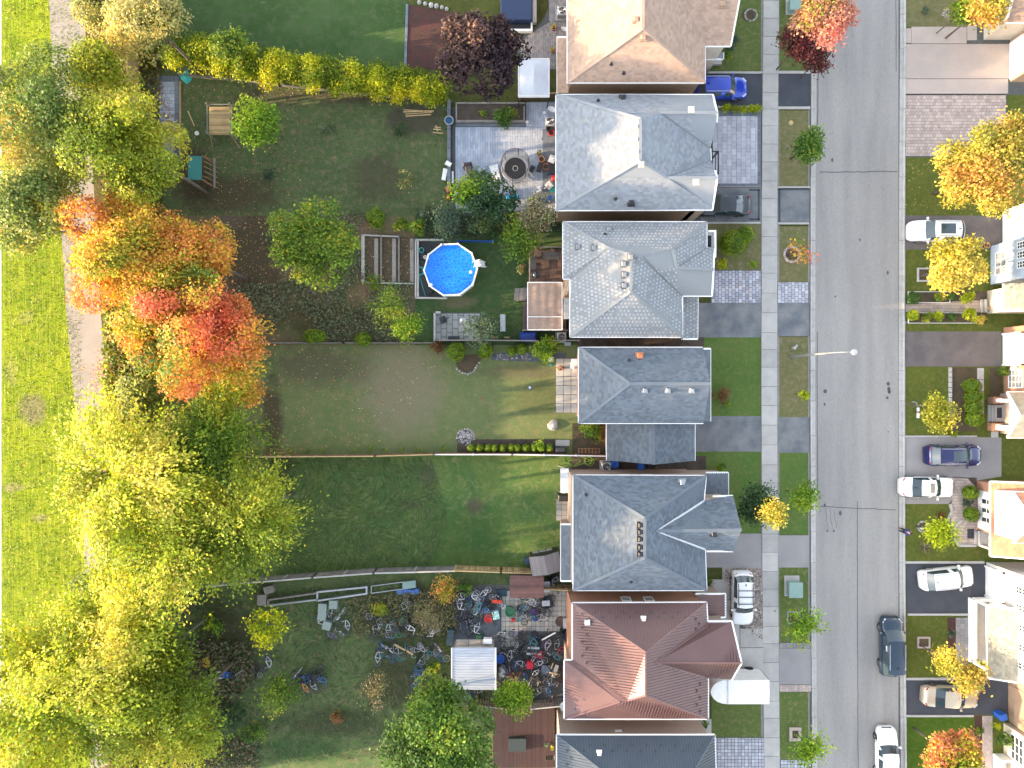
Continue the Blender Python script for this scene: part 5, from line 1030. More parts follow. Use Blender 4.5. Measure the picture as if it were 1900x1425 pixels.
# ---------------------------------------------------------------- vehicles
def paint(name, c, metal=.0, rough=.28):
    return M(name, c, None, fa=0, rough=rough, metal=metal, coat=.8, spec=.5)
m_tyre = M('tyre_rubber', (.02, .02, .02), None, fa=.1, rough=.85); m_rim = M('alloy_rim', (.45, .46, .48), None, rough=.3, metal=.8, fa=.05)
m_carglass = M('car_glass', (.03, .05, .06), None, fa=0, rough=.04, spec=1.0); m_lamp_w = M('headlamp_lens', (.65, .67, .7), None, fa=0, rough=.1); m_lamp_r = M('tail_lamp_lens', (.32, .01, .012), None, fa=0, rough=.15)
def car(label, px, py, heading, colour, kind='sedan', L=4.7, W=1.82, roofglass=None, rack=False, group=None, cat='car', name='parked_car', wh=None, z=.02):
    W2 = W / 2
    if kind == 'sedan': Hh = 1.44; st = [(0, .66, .42, .45), (.02, .82, .55, .60), (.06, .93, .66, .72), (.14, .98, .76, .84), (.27, 1, .84, .93), (.30, 1, .87, .97), (.42, 1, .92, 1.36), (.48, 1, .93, 1.43), (.58, 1, .94, 1.44), (.68, 1, .94, 1.38), (.82, .99, .94, 1.07), (.85, .98, .93, 1.03), (.94, .94, .90, .98), (.98, .84, .78, .86), (1, .70, .5, .6)]; ci, fi, ri, bi = 5, 6, 9, 10; roof = (.76, .72)
    elif kind == 'suv': Hh = 1.68; st = [(0, .70, .5, .56), (.02, .86, .68, .76), (.06, .95, .82, .90), (.14, .99, .92, 1.0), (.24, 1, .98, 1.08), (.26, 1, 1.0, 1.12), (.38, 1, 1.04, 1.58), (.46, 1, 1.05, 1.66), (.62, 1, 1.06, 1.68), (.84, 1, 1.08, 1.62), (.93, .97, 1.06, 1.16), (.95, .96, 1.0, 1.08), (.98, .90, .86, .92), (1, .78, .5, .6)]; ci, fi, ri, bi = 5, 6, 9, 10; roof = (.78, .76)
    else: Hh = 1.75; st = [(0, .68, .5, .58), (.02, .84, .66, .76), (.05, .94, .82, .92), (.12, .99, .92, 1.02), (.18, 1, .97, 1.10), (.20, 1, 1.0, 1.14), (.36, 1, 1.05, 1.66), (.44, 1, 1.06, 1.74), (.62, 1, 1.06, 1.75), (.90, 1, 1.06, 1.70), (.965, .97, 1.05, 1.20), (.975, .96, 1.0, 1.1), (.99, .90, .86, .92), (1, .80, .5, .6)]; ci, fi, ri, bi = 5, 6, 9, 10; roof = (.80, .78)
    S2 = []; key = {}
    for i in range(len(st) - 1):
        a, b = st[i], st[i + 1]; key[i] = len(S2); S2.append(a)
        if b[0] - a[0] > .05: S2.append(tuple((p + q) / 2 for p, q in zip(a, b)))
    key[len(st) - 1] = len(S2); S2.append(st[-1])
    nC = 15; rows = []
    for i, (s, w, belt, top) in enumerate(S2):
        x = L / 2 - s * L; cabin = key[ci] < i < key[bi]; y = W2 * w
        # plan curvature: nose and tail bow outwards in the middle
        wr = y * (roof[0] if cabin else .86)
        if i in (key[ci], key[bi]): wr = y * .86
        half = [(y * .90, .20), (y, .38), (y * 1.0, belt * .72), (y * .985, belt * .93), (y * .95, belt + .01), (wr * 1.02, belt + (top - belt) * (.88 if cabin else .5)), (wr * .62, top + (0 if cabin else .01)), (0, top + .02)]
        bow = .10 * (1 - s / .2) if s < .2 else (.07 * (s - .85) / .15 if s > .85 else 0)
        wsb = .16 if key[ci] - 1 <= i <= key[fi] else (-.12 if key[ri] <= i <= key[bi] + 1 else 0)
        r_ = []
        for yy, zz in half:
            u = 1 - (yy / (W2 + 1e-6)) ** 2
            r_.append((x + (bow if s < .5 else -bow) * u + wsb * (u - .4) * (zz > belt * .9), yy, zz))
        rows.append(r_ + [(a, -b, c) for a, b, c in r_[-2::-1]])
    parts = {k: ([], []) for k in ('body', 'windscreen', 'rear_window', 'side_window', 'side_window2', 'sunroof')}
    def reg(i, j):
        jj = min(j, nC - 2 - j)
        if key[ci] <= i < key[fi] and jj >= 5: return 'windscreen'
        if key[ri] <= i < key[bi] and jj >= 5: return 'rear_window'
        if key[ci] + 1 <= i < key[bi] - (0 if kind == 'sedan' else 0) and jj == 4 and i not in (key[fi] + 2,): return 'side_window' if j < 7 else 'side_window2'
        if roofglass and roofglass[0] <= S2[i][0] < roofglass[1] and jj >= 6: return 'sunroof'
        return 'body'
    for i in range(len(rows) - 1):
        for j in range(nC - 1):
            v, f = parts[reg(i, j)]; k = len(v); v += [rows[i][j], rows[i][j + 1], rows[i + 1][j + 1], rows[i + 1][j]]; f.append((k, k + 1, k + 2, k + 3))
    v, f = parts['body']
    for r_, flip in ((rows[0], False), (rows[-1], True)): k = len(v); v += r_; f.append(tuple(range(k, k + nC)) if flip else tuple(range(k + nC - 1, k - 1, -1)))
    loc = P(px, py, .8); loc.z = z
    t = thing(name, label, cat, loc, R_(heading), group)
    mp = colour
    for kx, (v, f) in parts.items():
        if not f: continue
        o = MB().add(v, f).build(kx.replace('2', ''), mp if kx == 'body' else m_carglass, t)
        bpy.context.view_layer.update()
        import bmesh
        bm = bmesh.new(); bm.from_mesh(o.data); bmesh.ops.remove_doubles(bm, verts=bm.verts, dist=.0008); bmesh.ops.recalc_face_normals(bm, faces=bm.faces)
        if kx != 'body' and bm.faces[:] and sum((fc.normal.z for fc in bm.faces)) < 0: bmesh.ops.reverse_faces(bm, faces=bm.faces)
        for fc in bm.faces: fc.smooth = True
        bm.to_mesh(o.data); bm.free()
    wx = (L * .5 - L * .19, -L * .5 + L * .19)
    for x in wx:
        for sy in (-1, 1):
            wl = thing_part = MB().lathe([(.20, -.1), (.31, -.1), (.335, -.06), (.335, .06), (.31, .1), (.2, .1)], (0, 0, 0), 20).build('wheel', m_tyre, t, smooth=False)
            wl.location = (x, sy * (W2 * .95 - .06), .33); wl.rotation_euler = (R_(90) * -sy, 0, 0)
            m = MB(); m.lathe([(.2, .085), (.19, .1), (.04, .09), (.03, .11)], (0, 0, 0), 14)
            for k in range(5): a = k * 1.2566; m.bar((.03 * math.cos(a), .03 * math.sin(a), .1), (.19 * math.cos(a), .19 * math.sin(a), .108), .04, .02)
            m.build('rim', m_rim, wl)
            # dark wheel arch
            m = MB(); pts = [(x + .40 * math.cos(a), sy * (W2 + .004), .33 + .40 * math.sin(a)) for a in [math.pi * i / 8 for i in range(9)]]; m.tube(pts, .03, 4); m.build('wheel_arch', m_black, t)
    hz = st[2][2] - .05
    for sy in (-1, 1):
        m = MB(); m.bar((L * .5 - .10 * 1.0, sy * W2 * .58, hz), (L * .5 - .42, sy * W2 * .86, hz + .10), .16, .10); m.build('headlight', m_lamp_w, t)
        bz = st[-3][2] - .06; m = MB(); m.bar((-L * .5 + .09, sy * W2 * .62, bz), (-L * .5 + .30, sy * W2 * .88, bz + .02), .10, .14); m.build('tail_light', m_lamp_r, t)
        mz = st[ci][2] + .04; mx = L / 2 - (st[ci][0] + .035) * L
        m = MB(); m.bevbox(mx - .09, mx + .07, min(sy * (W2 + .03), sy * (W2 + .22)), max(sy * (W2 + .03), sy * (W2 + .22)), mz - .06, mz + .09, .03); m.bar((mx, sy * (W2 - .08), mz - .02), (mx, sy * (W2 + .06), mz), .05); m.build('mirror', mp, t)
        for xd in (L * .02, -L * .2): MB().box(xd, xd + .2, *sorted((sy * (W2 - .02), sy * (W2 + .02))), st[6][2] * .82, st[6][2] * .82 + .03).build('door_handle', mp, t)
        if kind != 'sedan': m = MB(); m.bar((L * .1, sy * W2 * .70, Hh - .01), (-L * .33, sy * W2 * .70, Hh - .03), .045, .06); m.build('roof_rail', m_black if rack else m_metal, t)
    if rack:
        for x in (L * .05, -L * .08, -L * .2): MB().bar((x, -W2 * .74, Hh + .06), (x, W2 * .74, Hh + .06), .06, .04).build('cross_bar', m_black, t)
    x1 = L / 2 - st[ci][0] * L
    MB().bar((x1 + .06, -W2 * .7, st[ci][3] + .015), (x1 - .05, W2 * .1, st[ci][3] + .07), .025, .02).bar((x1 + .08, W2 * .05, st[ci][3] + .015), (x1 - .03, W2 * .66, st[ci][3] + .05), .025, .02).build('wiper', m_black, t)
    MB().bar((L * .5 + .02, -W2 * .45, .55), (L * .5 + .02, W2 * .45, .55), .05, .16).build('grille', m_black, t)
    MB().box(-L * .32, -L * .32 + .16, -.03, .03, Hh - .03, Hh + .06).build('antenna_fin', m_black, t)
    return t
wht = paint('white_car_paint', (.78, .79, .80)); wht2 = paint('cream_car_paint', (.76, .74, .70)); gold = paint('gold_car_paint', (.50, .43, .33), .35); navy = paint('navy_car_paint', (.008, .012, .085), .2, .2)
blue = paint('bright_blue_car_paint', (.010, .045, .40), .2); blk = paint('black_car_paint', (.012, .02, .03), .1, .2); blk2 = paint('blue_black_van_paint', (.012, .03, .055), .2, .22)
car('bright blue compact car in dark driveway under brown roof', 1338, 163, 0, blue, 'suv', 4.5)
car('black sedan tucked under the eave of blue grey roof', 1343, 380, 180, blk, 'sedan', 4.8)
car('white estate with black roof bars on the concrete pad nose down', 1378, 1110, -90, wht, 'suv', 4.6, 1.8, rack=True)
car('white crossover with large glass roof nose toward the road', 1739, 428, 180, wht, 'suv', 4.75, roofglass=(.44, .72))
car('dark navy car with glass roof nose toward the orange house', 1770, 845, 0, navy, 'suv', 4.75, roofglass=(.36, .62))
car('cream white sedan with small sunroof beside the curved walk', 1722, 904, -1, wht2, 'sedan', 4.65, 1.78, roofglass=(.44, .52))
car('white hatchback parked askew on dark driveway with worn patches', 1758, 1073, 6, wht, 'suv', 4.5)
car('gold beige sedan in the lowest dark driveway', 1766, 1294, -3, gold, 'sedan', 4.85)
car('blue black minivan parked along the right kerb', 1655, 1200, 90, blk2, 'van', 5.05, 1.9)
car('white sedan at the kerb cut by the bottom edge', 1647, 1402, 90, wht, 'sedan', 4.7)
# white cube truck
t = thing('box_truck', 'white box truck with rounded front backing onto the sidewalk', 'truck', T(1362, 1260))
o = t.location; a = P(1350, 1307, 2.9) - Vector((o.x, o.y, 0)); b = P(1428, 1262, 2.9) - Vector((o.x, o.y, 0))
MB().bevbox(a.x, b.x, a.y, b.y, .55, 2.9, .04).build('cargo_box', m_white, t)
m = MB(); n = 9; cy = (a.y + b.y) / 2; hw = (b.y - a.y) / 2
for k in range(n):
    for z0, z1, e in ((.6, 2.2, 1.45), (2.2, 2.88, 1.3)): pass
prof = [(a.x + .02 - 1.42 * math.cos(t_), cy + hw * math.sin(t_)) for t_ in [math.pi * (i / 10 - .5) for i in range(11)]]
m.prism(prof[::-1], .55, 2.86, 1.0); m.build('front_fairing', m_white, t, smooth=False)
MB().box(a.x - 1.2, a.x + .1, a.y + .15, b.y - .15, .3, .55).build('chassis', m_black, t)
for x in (a.x - .6, b.x - .9):
    for sy in (a.y + .12, b.y - .12): w_ = MB().lathe([(.2, -.12), (.4, -.12), (.4, .12), (.2, .12)], (0, 0, 0), 16).build('wheel', m_tyre, t); w_.location = (x, sy, .4); w_.rotation_euler = (R_(90), 0, 0)
for x in (a.x + .04,): MB().box(x - .02, x + .02, a.y, b.y, 2.902, 2.92).build('roof_seam', m_metal, t)
MB().box(b.x - .04, b.x + .02, a.y, a.y + .04, .6, 2.9).box(b.x - .04, b.x + .02, b.y - .04, b.y, .6, 2.9).build('rear_frame', m_metal, t)
# ---------------------------------------------------------------- street lamp, utility boxes, hydrant bits
t = thing('street_lamp', 'tall concrete street lamp leaning out over the road', 'street lamp', T(1467, 662))
MB().tube([(0, 0, 0), (0, 0, 7.2)], .11, 10, r2=.06).build('pole', M('lamp_pole_grey', (.22, .22, .22), None, fa=.1, rough=.6), t)
MB().tube([(0, 0, 7.0), (.3, .02, 7.9), (.85, .03, 8.4), (1.3, .03, 8.45)], .035, 6).build('arm', bpy.data.materials['lamp_pole_grey'], t)
MB().lathe([(.05, .16), (.2, .12), (.26, 0), (.22, -.1), (.08, -.16)], (1.5, .03, 8.45), 12).build('lantern', m_metal, t)
for lb, x, y, w, d, hh in (('pale green utility box on boulevard beside the gravel bed', 1470, 1090, 1.1, 1.25, .8), ('pale green utility box half under the dark red tree', 1470, 15, .9, 1.0, .7)):
    t = thing('utility_box', lb, 'utility box', T(x, y)); MB().bevbox(-w / 2, w / 2, -d / 2, d / 2, .06, hh, .08).build('cabinet', m_box_green, t); MB().bevbox(-w / 2 - .05, w / 2 + .05, -d / 2 - .05, d / 2 + .05, hh, hh + .08, .03).build('lid', m_box_green, t); MB().box(-w * .65, w * .55, -d * .6, d * .85, 0, .06).build('pad', m_conc, t)
def rock(lb, px, py, r, mat=m_stone, name='rock', cat='rock', group=None, h=.5, t=1.0, z0=0):
    rn = random.Random(int(px * 3 + py)); m = MB(); pr = [(r, 0), (r * 1.05, r * .25 * h * 2), (r * .8, r * h), (r * .3, r * h * 1.25)]; m.lathe(pr, (0, 0, 0), 9, t)
    m.v = [(x * rn.uniform(.8, 1.15), y * rn.uniform(.7, 1.1), z * rn.uniform(.85, 1.1)) for x, y, z in m.v]
    o = m.build(name, mat); o.location = P(px, py, z0); o.rotation_euler = (0, 0, rn.uniform(0, 3)); return tag(o, lb, cat, group)
rock('pale boulder on green lawn beside narrow gabled house', 1026, 789, .48); rock('cream rock on the boulevard above green street tree', 1467, 228, .22, m_wood_new)
rock('small white stone at road edge near lamp beds', 1679, 598, .12)
# stone borders of beds
def ring_stones(label, pts, r=.11, name='stone_border', mat=m_stone, soil=None, bed=None):
    t = thing(name, label, 'stone border', T(*pts[0])); rn = random.Random(len(pts) + int(pts[0][0])); last = None; acc = 0
    P3 = [T(*p) for p in pts]; out = []
    for i in range(len(P3) - 1):
        L = (P3[i + 1] - P3[i]).length; k = max(1, int(L / (r * 1.9)))
        out += [P3[i].lerp(P3[i + 1], j / k) for j in range(k)]
    for p in out:
        q = r * rn.uniform(.75, 1.2); o = MB().lathe([(q, 0), (q * .9, q * .6), (q * .4, q)], (0, 0, 0), 7, rn.uniform(.8, 1.25)).build('stone', mat, t); o.location = p - t.location
    return t
arc = lambda cx, cy, r, a0, a1, n: [(cx + r * math.cos(R_(a0 + (a1 - a0) * i / n)), cy - r * math.sin(R_(a0 + (a1 - a0) * i / n))) for i in range(n + 1)]
sheet('mulch_bed', [(846, 660), (905, 655), (893, 666), (884, 684), (868, 694), (852, 688), (846, 675)], m_leaf_soil, .016)
ring_stones('white stone edge curving round the mulch bed by round cedars', [(848, 684), (858, 692), (868, 694), (878, 690), (885, 678), (893, 668)])
sheet('mulch_bed', arc(864, 813, 17, 0, 360, 18)[:-1], m_soil, .016); ring_stones('white pebble horseshoe at left end of ball shrub row', arc(864, 812, 16, -10, 200, 12))
sheet('mulch_bed', [(848, 824), (870, 815), (1030, 815), (1030, 843), (848, 843)], m_soil, .015); gravel('pebble', arc(864, 813, 14, 0, 360, 14)[:-1], 120, .05, .12, None, tints=((1, 1.1, 1.3), (.7, .8, .9), (1.6, 1.6, 1.6))).name = 'pebbles'
gv = sheet('blue_gravel_strip', [(912, 655), (1050, 655), (1050, 668), (985, 671), (912, 668)], M('blue_gravel', (.10, .115, .14), (.07, .08, .10), 6, 30, .4, 1, .03, 30), .015); gravel('pebble', [(914, 656), (985, 656), (985, 669), (914, 667)], 160, .05, .1, gv, tints=((.5, .55, .7), (.4, .4, .45), (1.2, 1.2, 1.3)))
ring_stones('round brick ring around sparse red sapling', arc(1469, 472, 14, 0, 360, 22), .13, mat=m_paver_pink); sheet('mulch_bed', arc(1469, 472, 13, 0, 360, 18)[:-1], m_leaf_soil, .016)
ring_stones('stone ring around little tree well near the walking person', arc(1712, 977, 9.5, 20, 380, 16), .09); sheet('mulch_bed', arc(1712, 977, 9, 0, 360, 14)[:-1], m_soil, .017)
ring_stones('oval stone border on the top lawn beside sidewalk', arc(1393, 28, 11, 0, 360, 18), .09); sheet('mulch_bed', arc(1388, 28, 12, 0, 360, 14)[:-1], m_leaf_soil, .016)
gravel('pebbles', arc(1755, 25, 10, 0, 360, 12)[:-1], 70, .05, .1, None)
# ---------------------------------------------------------------- pool
t = thing('swimming_pool', 'round above ground pool with bright blue water and white faceted rim', 'swimming pool', T(*( (P(836, 500, 1.25).x * S + 950), (712.5 - P(836, 500, 1.25).y * S))))
Rp = 50.5 / S * (H - 1.25) / H; N = 10; A0 = R_(2)
vs = [(Rp * math.cos(A0 + 2 * math.pi * i / N), Rp * math.sin(A0 + 2 * math.pi * i / N)) for i in range(N)]
def ringp(m, k0, k1, z0, z1):
    for i in range(N):
        a, b = vs[i], vs[(i + 1) % N]; m.add([(a[0] * k0, a[1] * k0, z0), (b[0] * k0, b[1] * k0, z0), (b[0] * k1, b[1] * k1, z1), (a[0] * k1, a[1] * k1, z1)], [(0, 1, 2, 3)])
m = MB(); ringp(m, .985, .985, 0, 1.2); ringp(m, .965, .965, 1.2, 0.02); m.add([(a * .965, b * .965, .03) for a, b in vs], [tuple(range(N))]); m.build('pool_wall', m_white, t)
for i in range(N):
    a, b = Vector((*vs[i], 0)), Vector((*vs[(i + 1) % N], 0)); m = MB(); e = .012
    a1, b1 = a.lerp(b, e), b.lerp(a, e); m.add([a1 * .95 + Vector((0, 0, 1.2)), b1 * .95 + Vector((0, 0, 1.2)), b1 * 1.01 + Vector((0, 0, 1.2)), a1 * 1.01 + Vector((0, 0, 1.2)), a1 * .955 + Vector((0, 0, 1.27)), b1 * .955 + Vector((0, 0, 1.27)), b1 * 1.005 + Vector((0, 0, 1.27)), a1 * 1.005 + Vector((0, 0, 1.27))], [(4, 5, 6, 7), (0, 1, 5, 4), (1, 2, 6, 5), (2, 3, 7, 6), (3, 0, 4, 7)])
    m.build('rim_panel', m_trim, t); MB().lathe([(.09, 0), (.1, .03), (.07, .06)], (a.x * .98, a.y * .98, 1.262), 10).build('rim_joint', m_trim, t)
g = Mt('pool_water'); p = g.pos(); c = g.mix(g.rng(g.noise(p, 1.2, 3), .3, .7), (.0, .15, .62), (.0, .20, .74)); v = g.new('ShaderNodeTexVoronoi', feature='DISTANCE_TO_EDGE'); g.l(p, v.inputs[0]); v.inputs['Scale'].default_value = 3.2
c = g.mix(g.rng(v.outputs[0], 0, .10, .45, 0), c, (.08, .36, .85)); g.col(c); g.b.inputs['Roughness'].default_value = .05; g.bump(g.noise(p, 5, 3), .03, .5)
MB().add([(a * .962, b * .962, 1.1) for a, b in vs], [tuple(range(N))]).build('water', g.m, t)
m = MB(); a = R_(12); d_ = Vector((math.cos(a), math.sin(a), 0)); s_ = Vector((-d_.y, d_.x, 0)); lad = MB()
for sg in (-.22, .22): q = s_ * sg; lad.tube([d_ * (Rp * 1.32) + q, d_ * (Rp * 1.12) + q + Vector((0, 0, 1.75)), d_ * (Rp * .88) + q + Vector((0, 0, 1.75)), d_ * (Rp * .84) + q + Vector((0, 0, .9))], .035, 6)
o = lad.build('ladder', m_trim, t); MB().box(-.2, .2, -.25, .25, 1.28, 1.36).build('platform', m_trim, o).location = d_ * (Rp * .99)
for k in range(4): MB().bar(d_ * (Rp * (1.08 + .055 * k)) - s_ * .28 + Vector((0, 0, 1.15 - k * .3)), d_ * (Rp * (1.08 + .055 * k)) + s_ * .28 + Vector((0, 0, 1.15 - k * .3)), .14, .04).build('step', m_trim, o)
MB().lathe([(.17, 0), (.17, .12), (.06, .15)], (vs[6][0] * .93, vs[6][1] * .93, 1.12), 12).build('skimmer', m_white, t)
MB().lathe([(.12, 0), (.14, .05), (.05, .1)], (Rp * .74, -.2, 1.08), 10).build('chlorine_float', m_white, t)
# pool surround
sheet('pool_gravel', [(770, 447), (832, 447), (832, 455), (800, 470), (790, 520), (812, 545), (830, 554), (770, 554)], M('dark_gravel', (.06, .065, .07), (.04, .045, .05), 6, 30, .4, 1, .03, 25), .015)
def beam(m, a, b, w, h, z=0, t=1.0): A = T(*a, z + h / 2); B = T(*b, z + h / 2); m.bar(A, B, w, h, t=t)
t = thing('pool_border', 'pale timber border enclosing the left side of pool', 'timber border', T(770, 500))
for a, b in (((772, 446), (772, 553)), ((771, 446), (824, 446)), ((771, 553), (830, 554)), ((776, 447), (776, 551))): m = MB(); beam(m, a, b, .14, .3, 0, 1.1); m.v = [tuple(Vector(v) - t.location) for v in m.v]; m.build('timber', m_conc, t)
t = thing('raised_bed', 'row of three narrow dirt beds framed with pale boards left of pool', 'raised bed', T(720, 482))
L0 = t.location
for x in (673, 676, 708, 741): m = MB(); beam(m, (x, 437), (x, 524), .1, .28, 0, 1.15); m.v = [tuple(Vector(v) - L0) for v in m.v]; m.build('edge_board', m_conc if x < 700 else m_wood_grey, t)
for a, b in (((672, 437), (742, 440)), ((672, 525), (768, 527))): m = MB(); beam(m, a, b, .1, .28, 0, 1.1); m.v = [tuple(Vector(v) - L0) for v in m.v]; m.build('edge_board', m_conc, t)
m = MB(); m.box(T(677, 0).x, T(766, 0).x, T(0, 524).y, T(0, 441).y, 0, .1); m.v = [tuple(Vector(v) - L0) for v in m.v]; m.build('soil', m_leaf_soil, t)
for x in (699, 732, 765): m = MB(); m.box(T(x - 4, 0).x, T(x + 3, 0).x, T(0, 524).y, T(0, 443).y, .1, .13); m.v = [tuple(Vector(v) - L0) for v in m.v]; m.build('gravel_path', m_gravel, t)
# ---------------------------------------------------------------- patios
m_blue_joint = m_joint
pt = sheet('patio', [(838, 200), (1035, 186), (1035, 400), (838, 400)], m_joint, .012)
pavers('paver', rect(845, 236, 1030, 395), m_paver_blue, .22, .52, z=.014, parent=pt, var=.13, joint=.012)
pavers('paver', rect(976, 190, 1030, 235.5), m_paver_blue, .22, .52, z=.014, parent=pt, var=.13, joint=.012)
pavers('border_paver', rect(1007, 240, 1032, 380), m_paver_dark, .5, .6, z=.055, parent=pt, joint=.012)
t = thing('retaining_wall', 'slate capped wall along the left side of blue grey patio', 'wall', T(834, 290)); rn = random.Random(3)
for i in range(9):
    a = T(830.5, 350 - i * 18) - t.location; MB().bevbox(a.x, a.x + .30, a.y, a.y + .84, 0, .42 + rn.uniform(-.01, .01), .02, rn.uniform(.85, 1.1)).build('cap_stone', m_paver_dark, t)
t = thing('planter_box', 'long wood framed planter bed below the purple tree', 'planter', T(910, 215)); L0 = t.location
for q in ((846, 226, 974, 229.5), (846, 196, 849, 226), (971, 200, 974, 226), (846, 193, 974, 196)): a = T(q[0], q[3]) - L0; b = T(q[2], q[1]) - L0; MB().bevbox(a.x, b.x, a.y, b.y, 0, .45, .02, 1.0).build('edge_board', m_wood_grey, t)
a = T(849, 226) - L0; b = T(971, 196) - L0; MB().box(a.x, b.x, a.y, b.y, 0, .36).build('soil', m_soil, t); a = T(846, 235) - L0; b = T(976, 230) - L0; MB().bevbox(a.x, b.x, a.y, b.y, 0, .1, .01).build('step_stone', m_paver_dark, t)
pt = sheet('slate_patio', rect(272, 140, 334, 300), m_joint, .012); pavers('paver', rect(273, 152, 324, 300), m_paver_blue, .30, .45, 'x', z=.014, parent=pt, var=.15)
pavers('border_paver', rect(324, 141, 333, 300), m_paver_dark, .42, .42, z=.016, parent=pt, offs=0); pavers('border_paver', rect(273, 141, 323, 151), m_paver_dark, .42, .42, z=.016, parent=pt, offs=0)
a = T(334, 300); b = T(336.5, 152); MB().box(a.x, b.x, a.y, b.y, 0, .14).build('timber_edging', m_wood_tan, kind='structure')
pt = sheet('curved_patio', [(1010, -100), (1053, -100), (1053, 105), (1034, 105), (1034, 130), (975, 130), (950, 75), (978, 62), (1005, 40), (1018, 15)], m_joint, .012)
pavers('paver', [(1008, 40), (1033, 40), (1033, 128), (978, 128), (958, 78), (985, 62)], m_paver_grey, .16, .24, z=.014, parent=pt, var=.22, joint=.016)
pavers('paver', rect(1019, -100, 1052, 39.5), m_paver_grey, .16, .24, z=.014, parent=pt, var=.22, joint=.016); pavers('paver', rect(1033.5, 40, 1052, 104), m_paver_grey, .16, .24, z=.014, parent=pt, var=.22, joint=.016)
pt = sheet('stone_terrace', rect(806, 580, 892, 634), m_joint, .012); pavers('paver', rect(808, 582, 890, 633), m_patio_slab, .5, .75, z=.014, parent=pt, var=.12, joint=.05, tints=[(.75, .8, .85)])
curb = thing('terrace_wall', 'dark capped low wall around stone terrace below pool', 'wall', T(807, 605)); L0 = curb.location
for q in ((805, 578, 809, 634), (805, 578, 818, 582)): a = T(q[0], q[3]) - L0; b = T(q[2], q[1]) - L0; MB().bevbox(a.x, b.x, a.y, b.y, 0, .3, .02).build('cap_stone', m_conc, curb)
pt = sheet('concrete_patio', rect(1031, 664, 1074, 766), m_joint, .012); rn = random.Random(5)
for i in range(3):
    for j in range(6):
        x0 = 1031.5 + i * 14; y0 = 665 + j * 16.8; a = T(x0 + .4, y0 + 16.4); b = T(x0 + 13.6, y0 + .4); MB().bevbox(a.x, b.x, a.y, b.y, 0, .06 + rn.uniform(-.005, .005), .01, rn.uniform(.88, 1.15)).build('slab', m_patio_slab, pt)
pt = sheet('paved_yard', [(838, 1120), (880, 1085), (1060, 1085), (1060, 1330), (910, 1330), (910, 1200), (838, 1200)], m_joint, .012); rn = random.Random(6)
for i in range(16):
    for j in range(11):
        x0 = 930 + i * 8; y0 = 1096 + j * 9.4
        if x0 > 1050 or (j > 7 and i > 3): continue
        a = T(x0 + 7.7, y0 + 9.1); a2 = T(x0 + .3, y0 + .3); MB().bevbox(a2.x, a.x, a.y, a2.y, 0, .05 + rn.uniform(-.004, .004), .008, rn.uniform(.88, 1.1)).build('slab', m_patio_slab, pt)
sheet('patio_gravel', [(838, 1150), (928, 1110), (928, 1215), (838, 1215)], M('grey_patio_gravel', (.16, .185, .21), (.12, .14, .165), 2, 30, .35, 1, .02, 30, tint=True), .02)
for i, y in enumerate((934, 952)): pass
a = T(1032, 990); b = T(1062, 925); sheet('small_patio', rect(1032, 925, 1062, 965), m_joint, .012)
for i in range(3):
    for j in range(4): x0 = 1032 + i * 10; y0 = 926 + j * 10; a = T(x0 + .3, y0 + 9.6); b = T(x0 + 9.7, y0 + .3); MB().bevbox(a.x, b.x, a.y, b.y, 0, .05, .008, random.uniform(.7, 1)).build('slab', m_patio_slab, bpy.data.objects['small_patio'])
sheet('mulch_bed', [(757, 8), (842, 24), (835, 70), (826, 128), (752, 126), (752, 60)], m_mulch, .016)
t = thing('edging_strip', 'blue grey edging strip along the red mulch bed', 'edging', T(752, 70)); L0 = t.location
for i in range(6): m = MB(); beam(m, (755.5 - i * .6, 8 + i * 20), (755 - i * .6, 27.5 + i * 20), .22, .08); m.v = [tuple(Vector(v) - L0) for v in m.v]; m.build('edge_stone', m_paver_dark, t)
ring_stones('row of flat tan stones across top of red mulch bed', [(778, 5), (800, 10), (820, 14), (838, 20)], .2, 'stone_path', m_stone)
sheet('side_soil', rect(1072, 626, 1306, 645), m_soil, .014); sheet('side_soil', rect(1060, 846, 1310, 878), m_soil, .014); sheet('side_soil', rect(1062, 785, 1128, 846), m_leaf_soil, .016)
sheet('side_walk', rect(1049, 150, 1320, 176), m_joint, .014); sheet('side_walk', rect(1049, 398, 1300, 412), m_joint, .014)
sheet('side_walk', rect(1062, 1095, 1300, 1119), m_conc, .014); sheet('side_walk', rect(1040, 1334, 1320, 1364), m_conc, .014)
